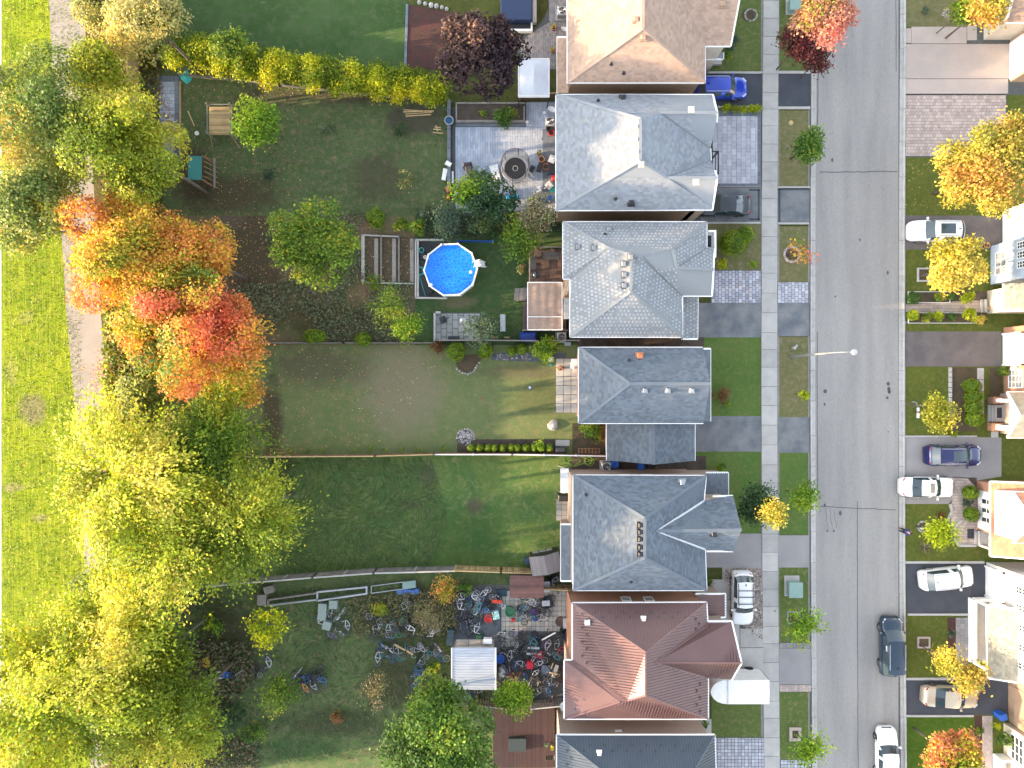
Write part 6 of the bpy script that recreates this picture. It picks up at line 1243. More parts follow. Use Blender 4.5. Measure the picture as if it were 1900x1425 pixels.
# ---------------------------------------------------------------- decks
def deck(label, x0, y0, x1, y1, z, mat, bw=.14, along='y', name='deck', rail=None):
    t = thing(name, label, 'deck', P((x0 + x1) / 2, (y0 + y1) / 2, z)); t.location.z = 0; L0 = t.location; a = P(x0, y1, z) - L0; b = P(x1, y0, z) - L0; rn = random.Random(int(x0)); n = int(((b.x - a.x) if along == 'y' else (b.y - a.y)) / bw)
    for i in range(n):
        tt = rn.uniform(.75, 1.25)
        if along == 'y': MB().box(a.x + i * bw + .008, a.x + (i + 1) * bw - .008, a.y, b.y, z - .04, z, tt).build('board', mat, t)
        else: MB().box(a.x, b.x, a.y + i * bw + .008, a.y + (i + 1) * bw - .008, z - .04, z, tt).build('board', mat, t)
    MB().box(a.x + .04, b.x - .04, a.y + .04, b.y - .04, 0, z - .045).build('substructure', m_wood_dark, t)
    if rail:
        m = MB()
        for s in rail:
            A = {'l': (a.x, a.y, b.y), 'r': (b.x, a.y, b.y)}.get(s)
            if A: m.bar((A[0], A[1], z + .9), (A[0], A[2], z + .9), .09); [m.box(A[0] - .04, A[0] + .04, q - .04, q + .04, z, z + .9) for q in np.linspace(A[1], A[2], 4)]
            else:
                yy = b.y if s == 't' else a.y; m.bar((a.x, yy, z + .9), (b.x, yy, z + .9), .09); [m.box(q - .04, q + .04, yy - .04, yy + .04, z, z + .9) for q in np.linspace(a.x, b.x, 4)]
        m.build('railing', m_wood_grey, t)
    return t
deck('dark brown plank deck against the speckled grey house', 982, 462, 1044, 524, .6, m_wood_dark, rail='tl')
deck('small plank deck under tan canopy edge', 970, 560, 1052, 614, .5, m_wood_dark, rail='b')
deck('red brown deck at bottom between big tree and dark blue roof', 915, 1303, 1030, 1425, .5, m_wood_red)
t = thing('stairs', 'weathered fan of plank steps left of tan canopy', 'stairs', T(965, 545)); 
for i in range(6): o = MB().box(-.55, .55, -.13, .13, 0, .12 + .04 * i, random.uniform(.8, 1.2)).build('tread', m_wood_grey, t); o.location = T(957 + i * 3.6, 546 + (i % 2) * 1) - t.location; o.rotation_euler = (0, 0, R_(84))
t = thing('stairs', 'dark basement steps beside bottom blue roof', 'stairs', T(1022, 1400)) 
for i in range(5): a = T(1012, 1396 + i * 9) - t.location; MB().box(a.x, a.x + .8, a.y - .4, a.y, 0, .5 - i * .09).build('tread', m_wood_grey, t)
# ---------------------------------------------------------------- canopies, sheds
def frame_posts(t, pts, h, r=.04, mat=None):
    for x, y in pts: MB().box(x - r, x + r, y - r, y + r, 0, h).build('post', mat or m_black, t)
def canopy(label, x0, y0, x1, y1, z, mat, folds=0, name='canopy', peak=0, seam=None, cat='canopy'):
    t = thing(name, label, cat, P((x0 + x1) / 2, (y0 + y1) / 2, z)); t.location.z = 0; L0 = t.location; a = P(x0, y1, z) - L0; b = P(x1, y0, z) - L0; a.z = b.z = 0
    nx, ny = 24, 14; vs = []; rn = random.Random(int(x0))
    for j in range(ny + 1):
        for i in range(nx + 1):
            u, v = i / nx, j / ny; zz = z + peak * (1 - abs(2 * u - 1)) * min(1, 3 * min(v, 1 - v) + .0) if peak else z
            zz += (.02 * math.cos(u * folds * 2 * math.pi) if folds else 0) + rn.uniform(-.012, .012)
            vs.append((a.x + (b.x - a.x) * u, a.y + (b.y - a.y) * v, zz))
    fs = [(j * (nx + 1) + i, j * (nx + 1) + i + 1, (j + 1) * (nx + 1) + i + 1, (j + 1) * (nx + 1) + i) for j in range(ny) for i in range(nx)]
    MB().add(vs, fs).build('cover', mat, t, smooth=True)
    frame_posts(t, [(a.x + .05, a.y + .05), (b.x - .05, a.y + .05), (a.x + .05, b.y - .05), (b.x - .05, b.y - .05)], z - .05)
    m = MB(); m.bar((a.x, a.y, z), (a.x, b.y, z), .07); m.bar((b.x, a.y, z), (b.x, b.y, z), .07); m.bar((a.x, b.y, z), (b.x, b.y, z), .07); m.bar((a.x, a.y, z), (b.x, a.y, z), .07)
    if seam: yy = P(0, seam, z).y - L0.y; m.bar((a.x, yy, z + .07), (b.x, yy, z + .07), .06)
    m.build('frame', m_trim, t); return t
m_tan = M('tan_canvas', (.33, .24, .19), (.28, .205, .165), 2.5, 20, .1, .9, .01); m_wcan = M('white_canvas', (.62, .66, .74), (.56, .60, .68), 1.2, 15, .04, .8)
canopy('tan fabric pergola canopy with pale seam beside the speckled grey house', 979, 524, 1043, 612, 2.5, m_tan, folds=4, seam=588)
canopy('white gazebo canopy half hidden by the purple tree', 962, 109, 1019, 180, 2.5, m_wcan, peak=.25, seam=178)
t = thing('shed', 'square shed with white ribbed roof among the bicycles', 'shed', P(879, 1241, 2.4)); t.location.z = 0; L0 = t.location; a = P(839, 1280, 2.4) - L0; b = P(919, 1202, 2.4) - L0
MB().box(a.x + .15, b.x - .15, a.y + .15, b.y - .15, 0, 2.3).build('wall', m_sid_cream, t); m_shed = M('ribbed_white_roof', (.40, .455, .55), (.37, .42, .51), 1, 12, .04, .45)
o = MB().box(a.x, b.x, a.y, b.y, 2.32, 2.38).build('roof', m_shed, t)
for i in range(16): yy = a.y + .1 + i * (b.y - a.y - .2) / 15; MB().box(a.x, b.x, yy - .035, yy + .035, 2.381, 2.42).build('roof_rib', m_shed, o)
[MB().bar((x_, a.y, 2.38), (x_, b.y, 2.38), .09, .12).build('roof_edge', m_trim, o) for x_ in (a.x - .04, b.x + .04)]
a = P(846, 1201, 1.9) - L0; b = P(916, 1187, 1.7) - L0
for i in range(3): w = (b.x - a.x) / 3; MB().box(a.x + i * w + .03, a.x + (i + 1) * w - .03, a.y, b.y, 1.6, 1.66, 1.2).build('lean_to_panel', m_wood_grey, t)
def shed(label, x0, y0, x1, y1, z, style, wallm, rz=0, name='shed', ridge='x'):
    t = thing(name, label, 'shed', P((x0 + x1) / 2, (y0 + y1) / 2, z)); t.location.z = 0; w = (x1 - x0) / S * (H - z) / H; h_ = (y1 - y0) / S * (H - z) / H
    MB().box(-w / 2 + .12, w / 2 - .12, -h_ / 2 + .12, h_ / 2 - .12, 0, z - .1).build('wall', wallm, t)
    rf = MB(); rd = z + .55
    if ridge == 'x': q = [((-w / 2, -h_ / 2, z), (w / 2, -h_ / 2, z), (w / 2, 0, rd), (-w / 2, 0, rd)), ((w / 2, h_ / 2, z), (-w / 2, h_ / 2, z), (-w / 2, 0, rd), (w / 2, 0, rd))]
    else: q = [((-w / 2, h_ / 2, z), (-w / 2, -h_ / 2, z), (0, -h_ / 2, rd), (0, h_ / 2, rd)), ((w / 2, -h_ / 2, z), (w / 2, h_ / 2, z), (0, h_ / 2, rd), (0, -h_ / 2, rd))]
    for v in q: rf.add(v, [(0, 1, 2, 3)])
    o = rf.build('roof', SH[style] if isinstance(style, str) else style, t)
    for v in q:
        n = 7; A, B, C_, D = [Vector(p) for p in v]
        for i in range(n): f0, f1 = i / n, (i + .97) / n; m = MB(); up = Vector((0, 0, .03)); m.add([A.lerp(D, f0) + up * 1.6, B.lerp(C_, f0) + up * 1.6, B.lerp(C_, f1) + up * .6, A.lerp(D, f1) + up * .6, A.lerp(D, f0), B.lerp(C_, f0)], [(0, 1, 2, 3), (4, 5, 1, 0)], random.uniform(.8, 1.15)); m.build('roof_course', SH[style] if isinstance(style, str) else style, o)
    t.rotation_euler = (0, 0, rz); return t
SH['redwood'] = M('red_brown_shingle', (.17, .085, .075), (.13, .07, .065), 2, 30, .25, .9, .005, tint=True)
shed('low shed with red brown striped shingles beside cedar fence', 946, 1068, 1009, 1109, 2.2, 'redwood', m_wood_grey)
shed('tilted grey brown plastic shed left of slate blue house', 984, 1028, 1040, 1064, 2.2, M('taupe_panel', (.20, .175, .175), (.17, .155, .16), 1, 12, .08, .6, tint=True), m_black, R_(11), ridge='y')
t = thing('bench', 'row of three pale boxes behind the tilted shed', 'storage boxes', T(1000, 1022))
for i in range(3): o = MB().bevbox(-.26, .26, -.2, .2, 0, .75, .04).build('box', m_metal, t); o.location = T(994 + i * 12.5, 1026 - i * 2.4) - t.location; o.rotation_euler = (0, 0, R_(11))
t = thing('playhouse_deck', 'square weathered wooden platform with short ladder on the upper lawn', 'play platform', P(409, 225, 1.2)); t.location.z = 0; L0 = t.location; a = P(388, 250, 1.2) - L0; b = P(431, 197, 1.2) - L0; a.z = b.z = 0
for i in range(16): MB().box(a.x, b.x, a.y + i * .152, a.y + i * .152 + .14, 1.16, 1.2, random.uniform(.8, 1.25)).build('board', m_wood_tan, t)
m = MB(); [m.box(x - .05, x + .05, y - .05, y + .05, 0, 1.9) for x in (a.x, b.x) for y in (a.y, b.y)]; m.bar((a.x, a.y, 1.6), (a.x, b.y, 1.6), .06); m.bar((b.x, a.y, 1.6), (b.x, b.y, 1.6), .06); m.bar((a.x, b.y, 1.6), (b.x, b.y, 1.6), .06); m.build('frame', m_wood_grey, t)
for sx in (a.x + .1, b.x - .1): MB().bar((sx, a.y - .05, 1.15), (sx + (.3 if sx > 0 else -.3), a.y - .75, .02), .05).build('prop', m_wood_tan, t)
MB().bar((a.x + .05, a.y + .3, 1.25), (a.x + .5, a.y + .12, 1.25), .06).build('loose_board', m_wood_tan, t)
t = thing('playset', 'wooden climbing frame with teal slide emerging from under trees', 'playset', P(372, 315, 1.5)); t.location.z = 0; L0 = t.location
o = MB().add([(-.9, -.95, 1.9), (.2, -.95, 1.7), (.2, 1.1, 1.7), (-.9, 1.1, 1.9)], [(0, 1, 2, 3)]).build('slide_roof', M('dull_teal', (.03, .17, .16), None, rough=.6), t)
m = MB(); [m.bar((.35, -1.0 + k * .42, 1.6), (.95, -1.2 + k * .45, .05), .06) for k in range(6)]; m.build('ladder', m_wood_cedar, t); MB().bar((.95, -1.4, .9), (.95, 1.15, .9), .14, .1).build('rail', m_wood_grey, t)
for x, y in ((-.9, -.95), (.3, -.95), (.3, 1.1), (-.9, 1.1)): MB().box(x - .05, x + .05, y - .05, y + .05, 0, 1.8).build('post', m_wood_cedar, t)
# ---------------------------------------------------------------- fences
def fence(label, pts, h, board=.16, gap=.01, mat=m_wood_tan, capm=None, post=2.4, name='fence', capw=.1, solid=True, ts=(.8, 1.2), postm=None):
    t = thing(name, label, 'fence', T(*pts[0])); L0 = t.location; rn = random.Random(int(pts[0][0] + pts[0][1])); P3 = [T(*p) - L0 for p in pts]; cnt = 0
    for a, b in zip(P3[:-1], P3[1:]):
        L = (b - a).length; d_ = (b - a).normalized(); n = max(1, int(L / board))
        for i in range(n):
            p = a + d_ * (i * L / n); q = a + d_ * ((i + 1) * L / n - gap); hh = h * rn.uniform(.985, 1.015); nn = Vector((-d_.y, d_.x, 0)) * .012
            m = MB(); m.add([p - nn, q - nn, q + nn, p + nn, p - nn + Vector((0, 0, hh)), q - nn + Vector((0, 0, hh)), q + nn + Vector((0, 0, hh)), p + nn + Vector((0, 0, hh))], [(4, 5, 6, 7), (0, 1, 5, 4), (1, 2, 6, 5), (2, 3, 7, 6), (3, 0, 4, 7)], rn.uniform(*ts)); m.build('board', mat, t); cnt += 1
        if capm: MB().bar(a + Vector((0, 0, h + .03)), b + Vector((0, 0, h + .03)), capw, .05).build('top_rail', capm, t)
        k = max(1, int(L / post))
        for i in range(k + 1): p = a.lerp(b, i / k); MB().box(p.x - .06, p.x + .06, p.y - .06, p.y + .06, 0, h + .12).build('post', postm or capm or mat, t)
        nn = Vector((-d_.y, d_.x, 0)) * .05
        for z in (.3, h - .3): MB().bar(a + nn + Vector((0, 0, z)), b + nn + Vector((0, 0, z)), .04, .09).build('rail', mat, t)
    return t
fence('tall tan board fence running down between tree belt and gardens', [(262, 60), (262, 300), (264, 700), (268, 1110), (270, 1425)], 2.3, .33, mat=m_wood_tan)
fence('long thin red topped fence between the dry lawn and the long grass', [(262, 842), (480, 845.5), (700, 844), (808, 841)], 1.1, .3, mat=m_wood_cedar, capm=m_wood_new, capw=.09)
fence('pale topped fence behind the ball shrub row', [(808, 841), (950, 841), (1126, 844)], 1.1, .3, mat=m_wood_cedar, capm=m_trim, capw=.09)
fence('white capped fence between long grass and bicycle yard', [(400, 1078), (480, 1071), (590, 1062), (700, 1054), (846, 1050)], 1.7, .32, mat=m_wood_grey, capm=m_conc, capw=.12)
fence('cedar picket fence above the bicycle heaps left part', [(846, 1049), (930, 1052), (990, 1054)], 1.8, .19, .03, m_wood_tan, m_wood_new, capw=.08, ts=(.7, 1.5))
fence('short cedar picket fence beside slate blue house corner', [(1008, 1083), (1058, 1085)], 1.7, .19, .03, m_wood_tan, m_wood_new, capw=.08, ts=(.7, 1.5))
fence('dark fence with pale top rail above the stone edged cedars', [(818, 633), (900, 633), (1000, 634), (1072, 633)], 1.3, .3, mat=m_wood_dark, capm=m_wood_grey, capw=.1)
fence('brown boundary fence beneath the long hedge', [(335, 140), (520, 160), (700, 180), (828, 188)], .5, .4, mat=m_wood_grey)
fence('dark fence above the pool with blue cover rolled on top', [(850, 449), (915, 450)], .7, .3, mat=m_bluepl)
fence('low weathered fence beside white gazebo', [(964, 187), (1032, 183)], 1.2, .22, .05, m_wood_dark, m_wood_tan)
fence('grey slatted fence at the bottom of bicycle heap', [(985, 1300), (1048, 1294)], 1.6, .22, .08, m_wood_grey, m_conc)
fence('grey slatted fence below white ribbed shed', [(870, 1292), (940, 1300)], 1.6, .22, .08, m_wood_dark, m_wood_grey)
fence('thin wire topped fence closing weedy yard at bottom', [(470, 637), (640, 637), (808, 637)], .7, .6, mat=m_wood_grey, capm=m_wood_grey, capw=.04)
# ---------------------------------------------------------------- trampoline
c = T(956, 316); t = thing('trampoline', 'round black trampoline with grey pad ring and safety net', 'trampoline', c)
MB().lathe([(.95, 0), (.95, .02)], (0, 0, .55), 28).build('mat', m_black, t)
m = MB(); n = 28
for i in range(n):
    a, b = 2 * math.pi * i / n, 2 * math.pi * (i + .97) / n; m.add([(.95 * math.cos(a), .95 * math.sin(a), .58), (.95 * math.cos(b), .95 * math.sin(b), .58), (1.22 * math.cos(b), 1.22 * math.sin(b), .56), (1.22 * math.cos(a), 1.22 * math.sin(a), .56)], [(3, 2, 1, 0)], 1)
m.build('pad_ring', m_metal, t)
m = MB()
for i in range(12): a = 2 * math.pi * i / 12; m.bar((.22 * math.cos(a - .15), .22 * math.sin(a - .15), .578), (.22 * math.cos(a + .15), .22 * math.sin(a + .15), .578), .04, .01)
m.build('printed_circle', m_trim, t)
for i in range(6): a = 2 * math.pi * i / 6 + .3; MB().tube([(1.2 * math.cos(a), 1.2 * math.sin(a), 0), (1.2 * math.cos(a), 1.2 * math.sin(a), 2.2)], .03, 6).build('net_pole', m_black, t)
MB().ring((0, 0, 2.2), 1.2, .025, 28).build('top_ring', m_black, t)
g = Mt('net_mesh'); g.col((.03, .03, .035)); tr = g.new('ShaderNodeBsdfTransparent'); mx = g.new('ShaderNodeMixShader'); mx.inputs[0].default_value = .6; g.l(g.b.outputs[0], mx.inputs[1]); g.l(tr.outputs[0], mx.inputs[2]); g.l(mx.outputs[0], g.n['Material Output'].inputs['Surface'])
MB().lathe([(1.17, .6), (1.17, 2.18)], (0, 0, 0), 28, cap=False).build('safety_net', g.m, t)
MB().ring((0, 0, .5), 1.2, .04, 28).build('frame_ring', m_metal, t)
# ---------------------------------------------------------------- small things
def box_item(label, px, py, w, d_, h, mat, rz=0, name='box', cat='box', z0=0, lidm=None, group=None):
    t = thing(name, label, cat, P(px, py, z0 + h * .5), R_(rz), group); t.location.z = z0
    MB().bevbox(-w / 2, w / 2, -d_ / 2, d_ / 2, 0, h, min(.04, h * .3)).build('body', mat, t)
    MB().bevbox(-w / 2 - .015, w / 2 + .015, -d_ / 2 - .015, d_ / 2 + .015, h + .002, h + .04, .012).build('lid', lidm or mat, t); return t
def pot(label, px, py, r, h=.35, mat=m_terra, soil=m_soil, name='plant_pot', cat='plant pot', z0=0, plant=None, group=None):
    t = thing(name, label, cat, P(px, py, z0 + h), 0, group); t.location.z = z0
    MB().lathe([(r * .7, 0), (r * .95, h * .85), (r * 1.08, h * .86), (r * 1.08, h), (r * .88, h), (r * .85, h * .86)], (0, 0, 0), 14, cap=False).build('rim', mat, t); MB().lathe([(r * .85, 0), (r * .86, h * .8)], (0, 0, 0), 12).build('soil', soil, t)
    if plant: crown('leaves', np.array((0, 0, h + .15)), r * 1.2, .25, 120, .12, plant, parent=t, lobes=3, cs=.07, seed=int(px), cf=3)
    return t
def bucket(label, px, py, r, h, mat, inner=m_black, name='bucket', cat='bucket', z0=0, group=None):
    return pot(label, px, py, r, h, mat, inner, name, cat, z0, None, group)
def ac(label, px, py):
    t = thing('air_conditioner', label, 'air conditioner', P(px, py, .7)); t.location.z = 0; MB().bevbox(-.4, .4, -.4, .4, .06, .75, .04).build('cabinet', m_metal, t); MB().box(-.5, .5, -.5, .5, 0, .06).build('pad', m_conc, t)
    MB().lathe([(.3, 0), (.3, .02)], (0, 0, .752), 18).build('fan_opening', m_black, t); m = MB(); [m.ring((0, 0, .785), r, .012, 18, 4) for r in (.1, .2, .3)]; [m.bar((.3 * math.cos(k), .3 * math.sin(k), .785), (-.3 * math.cos(k), -.3 * math.sin(k), .785), .012) for k in (0, 1.05, 2.1)]; m.build('grille', m_steel, t)
def dish(label, px, py, z, r=.35, tilt=(-35, 20)):
    t = thing('satellite_dish', label, 'satellite dish', P(px, py, z)); m = MB(); m.lathe([(r, .12), (r * .7, .05), (r * .35, .01), (.01, 0)], (0, 0, 0), 16, cap=False); o = m.build('reflector', m_white, t, smooth=True); o.rotation_euler = (R_(tilt[0]), R_(tilt[1]), 0)
    MB().bar((0, 0, 0), (.35, 0, -.5), .04).bar((0, 0, 0), (-.2, -.3, .3), .025).build('mount', m_metal, t)
def planks(label, lines, mat=m_wood_new, z=.03, name='lumber', w=.09, cat='lumber'):
    t = thing(name, label, cat, T(*lines[0][:2])); 
    for i, (x0, y0, x1, y1) in enumerate(lines): MB().bar(T(x0, y0, z + .01 * i) - t.location, T(x1, y1, z + .01 * i) - t.location, w, .045, t=random.uniform(.85, 1.15)).build('plank', mat, t)
def chair(label, px, py, rz, mat, z0=0, group=None, w=.55):
    t = thing('patio_chair', label, 'chair', P(px, py, z0 + .45), R_(rz), group); t.location.z = z0; MB().bevbox(-w / 2, w / 2, -w / 2, w / 2, .38, .46, .02).build('seat', mat, t); MB().bar((-w / 2, 0, .46), (-w / 2 - .12, 0, .95), w * .9, .04, up=(0, 1, 0)).build('backrest', mat, t)
    for x in (-w / 2 + .04, w / 2 - .04):
        for y in (-w / 2 + .04, w / 2 - .04): MB().box(x - .02, x + .02, y - .02, y + .02, 0, .38).build('leg', mat, t)
    for y in (-w / 2, w / 2): MB().bar((-w / 2, y, .65), (w / 2, y, .62), .05).build('armrest', mat, t)
def table(label, px, py, w, d_, h, mat, z0=0, name='table', cat='table', rz=0, slats=0):
    t = thing(name, label, cat, P(px, py, z0 + h), R_(rz)); t.location.z = z0
    if slats:
        for i in range(slats): MB().box(-w / 2, w / 2, -d_ / 2 + i * d_ / slats + .01, -d_ / 2 + (i + 1) * d_ / slats - .01, h - .04, h, random.uniform(.8, 1.2)).build('slat', mat, t)
    else: MB().bevbox(-w / 2, w / 2, -d_ / 2, d_ / 2, h - .05, h, .01).build('table_top', mat, t)
    for x in (-w / 2 + .08, w / 2 - .08):
        for y in (-d_ / 2 + .08, d_ / 2 - .08): MB().box(x - .03, x + .03, y - .03, y + .03, 0, h - .05).build('leg', mat, t)
ac('round fanned air conditioner beside curved brick patio', 1043, 20); ac('air conditioner against the blue grey roofed house patio', 1021, 225); ac('air conditioner at fence corner below tan canopy', 1042, 625); ac('air conditioner in soil strip between garage and slate blue house', 1125, 866)
dish('satellite dish on lean to roof of brown house', 1047, 56, 3.6); dish('satellite dish above corner of blue grey patio', 1024, 205, 3.0, .42); dish('small satellite dish on the slate blue house rear wall', 1062, 928, 1.2, .3); dish('white satellite dish between the two lowest metal roofs', 1045, 1312, 3.2, .36)
planks('four long new boards lying on upper lawn', [(749, 204, 803, 207), (748, 208, 805, 206), (752, 212, 802, 209), (753, 216, 800, 213)]); planks('short pile of board offcuts left of slate wall', [(806, 236, 818, 237), (804, 240, 818, 241), (809, 233, 812, 244), (803, 246, 822, 248)])
planks('single tan board on lawn between slate patio and platform', [(349, 206, 361, 234)]); planks('long brown pole beside the teal umbrella', [(358, 142, 394, 147)]); planks('stacked cedar boards at the slate patio corner', [(263, 140, 264, 215), (266, 138, 268, 220), (270, 145, 271, 222), (268, 160, 282, 146)], m_wood_tan, .3)
t = thing('closed_umbrella', 'crumpled teal umbrella on ground by slate patio', 'umbrella', T(345, 143)); m = MB(); m.lathe([(.55, 0), (.42, .12), (.2, .25), (.03, .32)], (0, 0, 0), 9); m.v = [(x * (1 + .25 * math.sin(7 * math.atan2(y, x))), y * (1 + .25 * math.cos(5 * math.atan2(y, x))), z) for x, y, z in m.v]; m.build('cover', m_tealpl, t); MB().tube([(0, 0, .2), (1.2, -.1, .1)], .03, 6).build('shaft', m_wood_tan, t)
bucket('white bucket lid lying on lawn beside the platform', 365, 247, .18, .12, m_white, m_white); bucket('round blue basin on the slate capped wall', 833, 223, .38, .35, m_metal, M('basin_blue', (.02, .08, .16), None), name='wash_basin', cat='basin', z0=.43)
t = thing('hot_tub', 'dark navy covered spa with white steps at top edge', 'hot tub', P(965, 15, .9)); t.location.z = 0; MB().bevbox(-1.7, 1.05, -1.0, 1.6, 0, .85, .06).build('cover', M('navy_cover', (.02, .04, .10), None, fa=.15, rough=.6), t); MB().box(1.1, 1.45, -1.0, 1.6, 0, .55).build('side_step', m_conc, t); MB().box(-.9, 1.1, -1.75, -1.55, 0, .4).box(.95, 1.1, -1.55, -1.0, 0, .4).build('white_trim', m_white, t); MB().box(-.85, .9, -1.5, -1.05, 0, .3).build('plinth', m_black, t)
# blue grey patio clutter
pot('orange flower pot on curved brick patio upper', 1027, 51, .2, .3, plant='fall'); pot('orange flower pot on curved brick patio lower', 1026, 93, .2, .3, plant='fall')
t = thing('covered_grill', 'barbecue under black cover at left of patio', 'grill', P(870, 316, .9), R_(8)); t.location.z = 0; MB().bevbox(-.35, .35, -.62, .62, 0, .95, .12).build('cover', m_dark, t); MB().bevbox(-.45, .3, .35, .7, 0, 1.05, .1).build('hood', m_black, t)
t = thing('lounger', 'lounger with black spotted white cushion beside trampoline', 'lounger', P(919, 322, .35), R_(12)); t.location.z = 0
g = Mt('spotted_cushion'); v = g.new('ShaderNodeTexVoronoi'); g.l(g.pos(), v.inputs[0]); v.inputs['Scale'].default_value = 9; g.col(g.mix(g.rng(v.outputs[0], .22, .3, 1, 0), (.75, .75, .76), (.03, .03, .03))); MB().bevbox(-.38, .38, -.75, .75, .3, .42, .05).build('cushion', g.m, t); MB().box(-.36, .36, -.72, .72, .22, .3).build('frame', m_metal, t)
table('low square side table between grill and lounger', 894, 318, .6, .55, .4, m_metal); table('small grey table at bottom of the blue grey patio', 924, 360, .65, .65, .4, m_metal)
box_item('flat charcoal mat by the red tub', 1018, 257, 1.1, .6, .03, m_dark, -18, 'floor_mat', 'mat'); bucket('red tub beside air conditioner on patio', 1023, 246, .26, .4, m_redpl); bucket('dark bin above the red tub', 1018, 239, .2, .5, m_black, name='bin', cat='bin')
pot('upper terracotta pot on patio near the trampoline', 1005, 295, .26, .4); pot('lower terracotta pot on patio near the trampoline', 1013, 309, .26, .4); pot('ochre pot between the two terracotta pots', 1013, 301, .14, .25, m_wood_tan); pot('spiky plant in pot at the patio edge', 1000, 285, .18, .3, m_wood_tan, plant='oliveyellow')
box_item('black folded chair beside the terracotta pots', 1001, 311, .35, .7, .5, m_black, -20, 'folded_chair', 'chair'); box_item('small black stool right of trampoline', 987, 314, .32, .5, .35, m_black, -30, 'stool', 'stool')
box_item('black storage box under eave beside the pots', 1023, 316, .55, .75, .6, m_black, 0, 'storage_box'); box_item('white appliance box on patio near the eave', 1000, 352, .3, .45, .5, m_white, 10, 'carton'); bucket('turquoise pail near patio bottom right', 1025, 351, .24, .35, m_tealpl, m_tealpl); bucket('blue pail below turquoise one', 1021, 367, .24, .4, m_bluepl, m_bluepl); box_item('red crate against the wall on patio', 1027, 331, .3, .45, .4, m_redpl, 8, 'crate', 'crate'); box_item('white crate above red crate on patio', 1024, 324, .4, .25, .3, m_bluepl, 15, 'crate', 'crate')
box_item('bright cyan toy box at the patio bottom', 946, 368, .55, .45, .35, M('cyan_plastic', (.01, .35, .75), None, rough=.4), 10, 'toy_box'); box_item('second smaller cyan toy right of the first', 957, 366, .35, .4, .3, bpy.data.materials['cyan_plastic'], -15, 'toy_box'); chair('white plastic chair by eave on patio', 1019, 344, 40, m_white); chair('pale plastic chair tucked at patio right edge', 1024, 296, 160, m_white)
box_item('yellow green toy scooter at patio bottom', 988, 370, .6, .14, .12, M('lime_plastic', (.40, .55, .02), None, rough=.4), -10, 'toy_scooter', 'toy'); box_item('navy toy wagon at patio corner', 1007, 372, .5, .4, .35, m_bluepl, 20, 'toy_wagon', 'toy')
box_item('folded cream cloth on the slate wall', 832, 304, .5, .35, .06, m_white, -30, 'folded_cloth', 'cloth', .42); box_item('long white board leaning at slate wall', 840, 330, .14, 1.1, .06, m_white, 0, 'board', 'board', .1); t = box_item('white plastic sled lying outside slate wall', 825, 324, .35, 1.0, .15, m_white, -10, 'sled', 'sled'); box_item('rust orange watering can at wall foot', 832, 352, .4, .45, .4, m_terra, 25, 'watering_can', 'watering can'); box_item('red bucket at foot of the slate wall', 832, 366, .28, .3, .25, m_redpl, 0, 'bucket', 'bucket')
rock('green glazed frog ornament at the gate post', 829, 201, .16, m_greenpl, 'garden_ornament', 'ornament'); bucket('white round pail near white canopy fence', 1010, 209, .13, .25, m_white, m_white); bucket('white small bin left of planter corner', 978, 226, .14, .3, m_white, m_white, 'bin', 'bin')
# deck furniture
table('dark outdoor dining table at top of plank deck', 1022, 474, 1.5, .68, .7, m_dark, .6); t = table('dark lounge bench with brown cushion on plank deck', 990, 489, .5, 1.25, .4, m_dark, .6, 'bench', 'bench'); chair('brown folded armchair in the deck corner', 998, 468, -90, m_wood_dark, .6)
t = thing('kettle_grill', 'round kettle barbecue with shiny lid on plank deck', 'grill', P(994, 510, 1.3)); t.location.z = .6; MB().lathe([(.1, .45), (.27, .58), (.31, .72), (.31, .76)], (0, 0, 0), 18).build('bowl', m_black, t); MB().lathe([(.31, .77), (.27, .88), (.15, .97), (.03, 1.0)], (0, 0, 0), 18).build('lid', M('enamel_lid', (.03, .05, .07), None, rough=.12), t, smooth=True); m = MB(); [m.bar((.1 * math.cos(a), .1 * math.sin(a), .5), (.3 * math.cos(a), .3 * math.sin(a), 0), .03) for a in (0, 2.1, 4.2)]; m.build('legs', m_steel, t)
box_item('two tone brown and black deck mat', 1031, 510, .95, .62, .02, m_dark, 0, 'floor_mat', 'mat', .61, m_wood_dark)
t = thing('covered_grill', 'rumpled blue tarpaulin over boxes below the tan canopy', 'tarp', P(980, 625, .7)); t.location.z = 0; m = MB(); m.bevbox(-.72, .72, -.42, .42, 0, .8, .15); m.build('tarp', M('blue_tarp', (.01, .05, .28), (.01, .03, .18), 4, rough=.5, bump=.05, bsc=6), t)
table('pale grey garden table right of stone terrace', 933, 599, .45, 1.5, .7, m_metal); table('black rectangular cold table on stone terrace', 842, 629, 1.0, .5, .5, m_dark); chair('dark low chair on the stone terrace', 822, 594, 200, m_dark)
t = thing('garden_statue', 'small pale stone statue on terrace beside grey green tree', 'statue', P(858, 595, .3)); t.location.z = 0; t.rotation_euler = (0, 0, .6); m = MB(); m.lathe([(.25, 0), (.25, .12), (.14, .15), (.17, .35), (.2, .6), (.1, .75), (.12, .85), (.11, .95), (.03, 1.02)], (0, 0, 0), 12, sx=1.2); m.build('figure', m_white, t, smooth=True)
box_item('left of the two short boards by dark fence', 917, 626, .5, .1, .05, m_wood_cedar, 0, 'board', 'board', .3); box_item('right of two short boards by dark fence', 941, 626, .45, .1, .05, m_wood_tan, 0, 'board', 'board', .3)
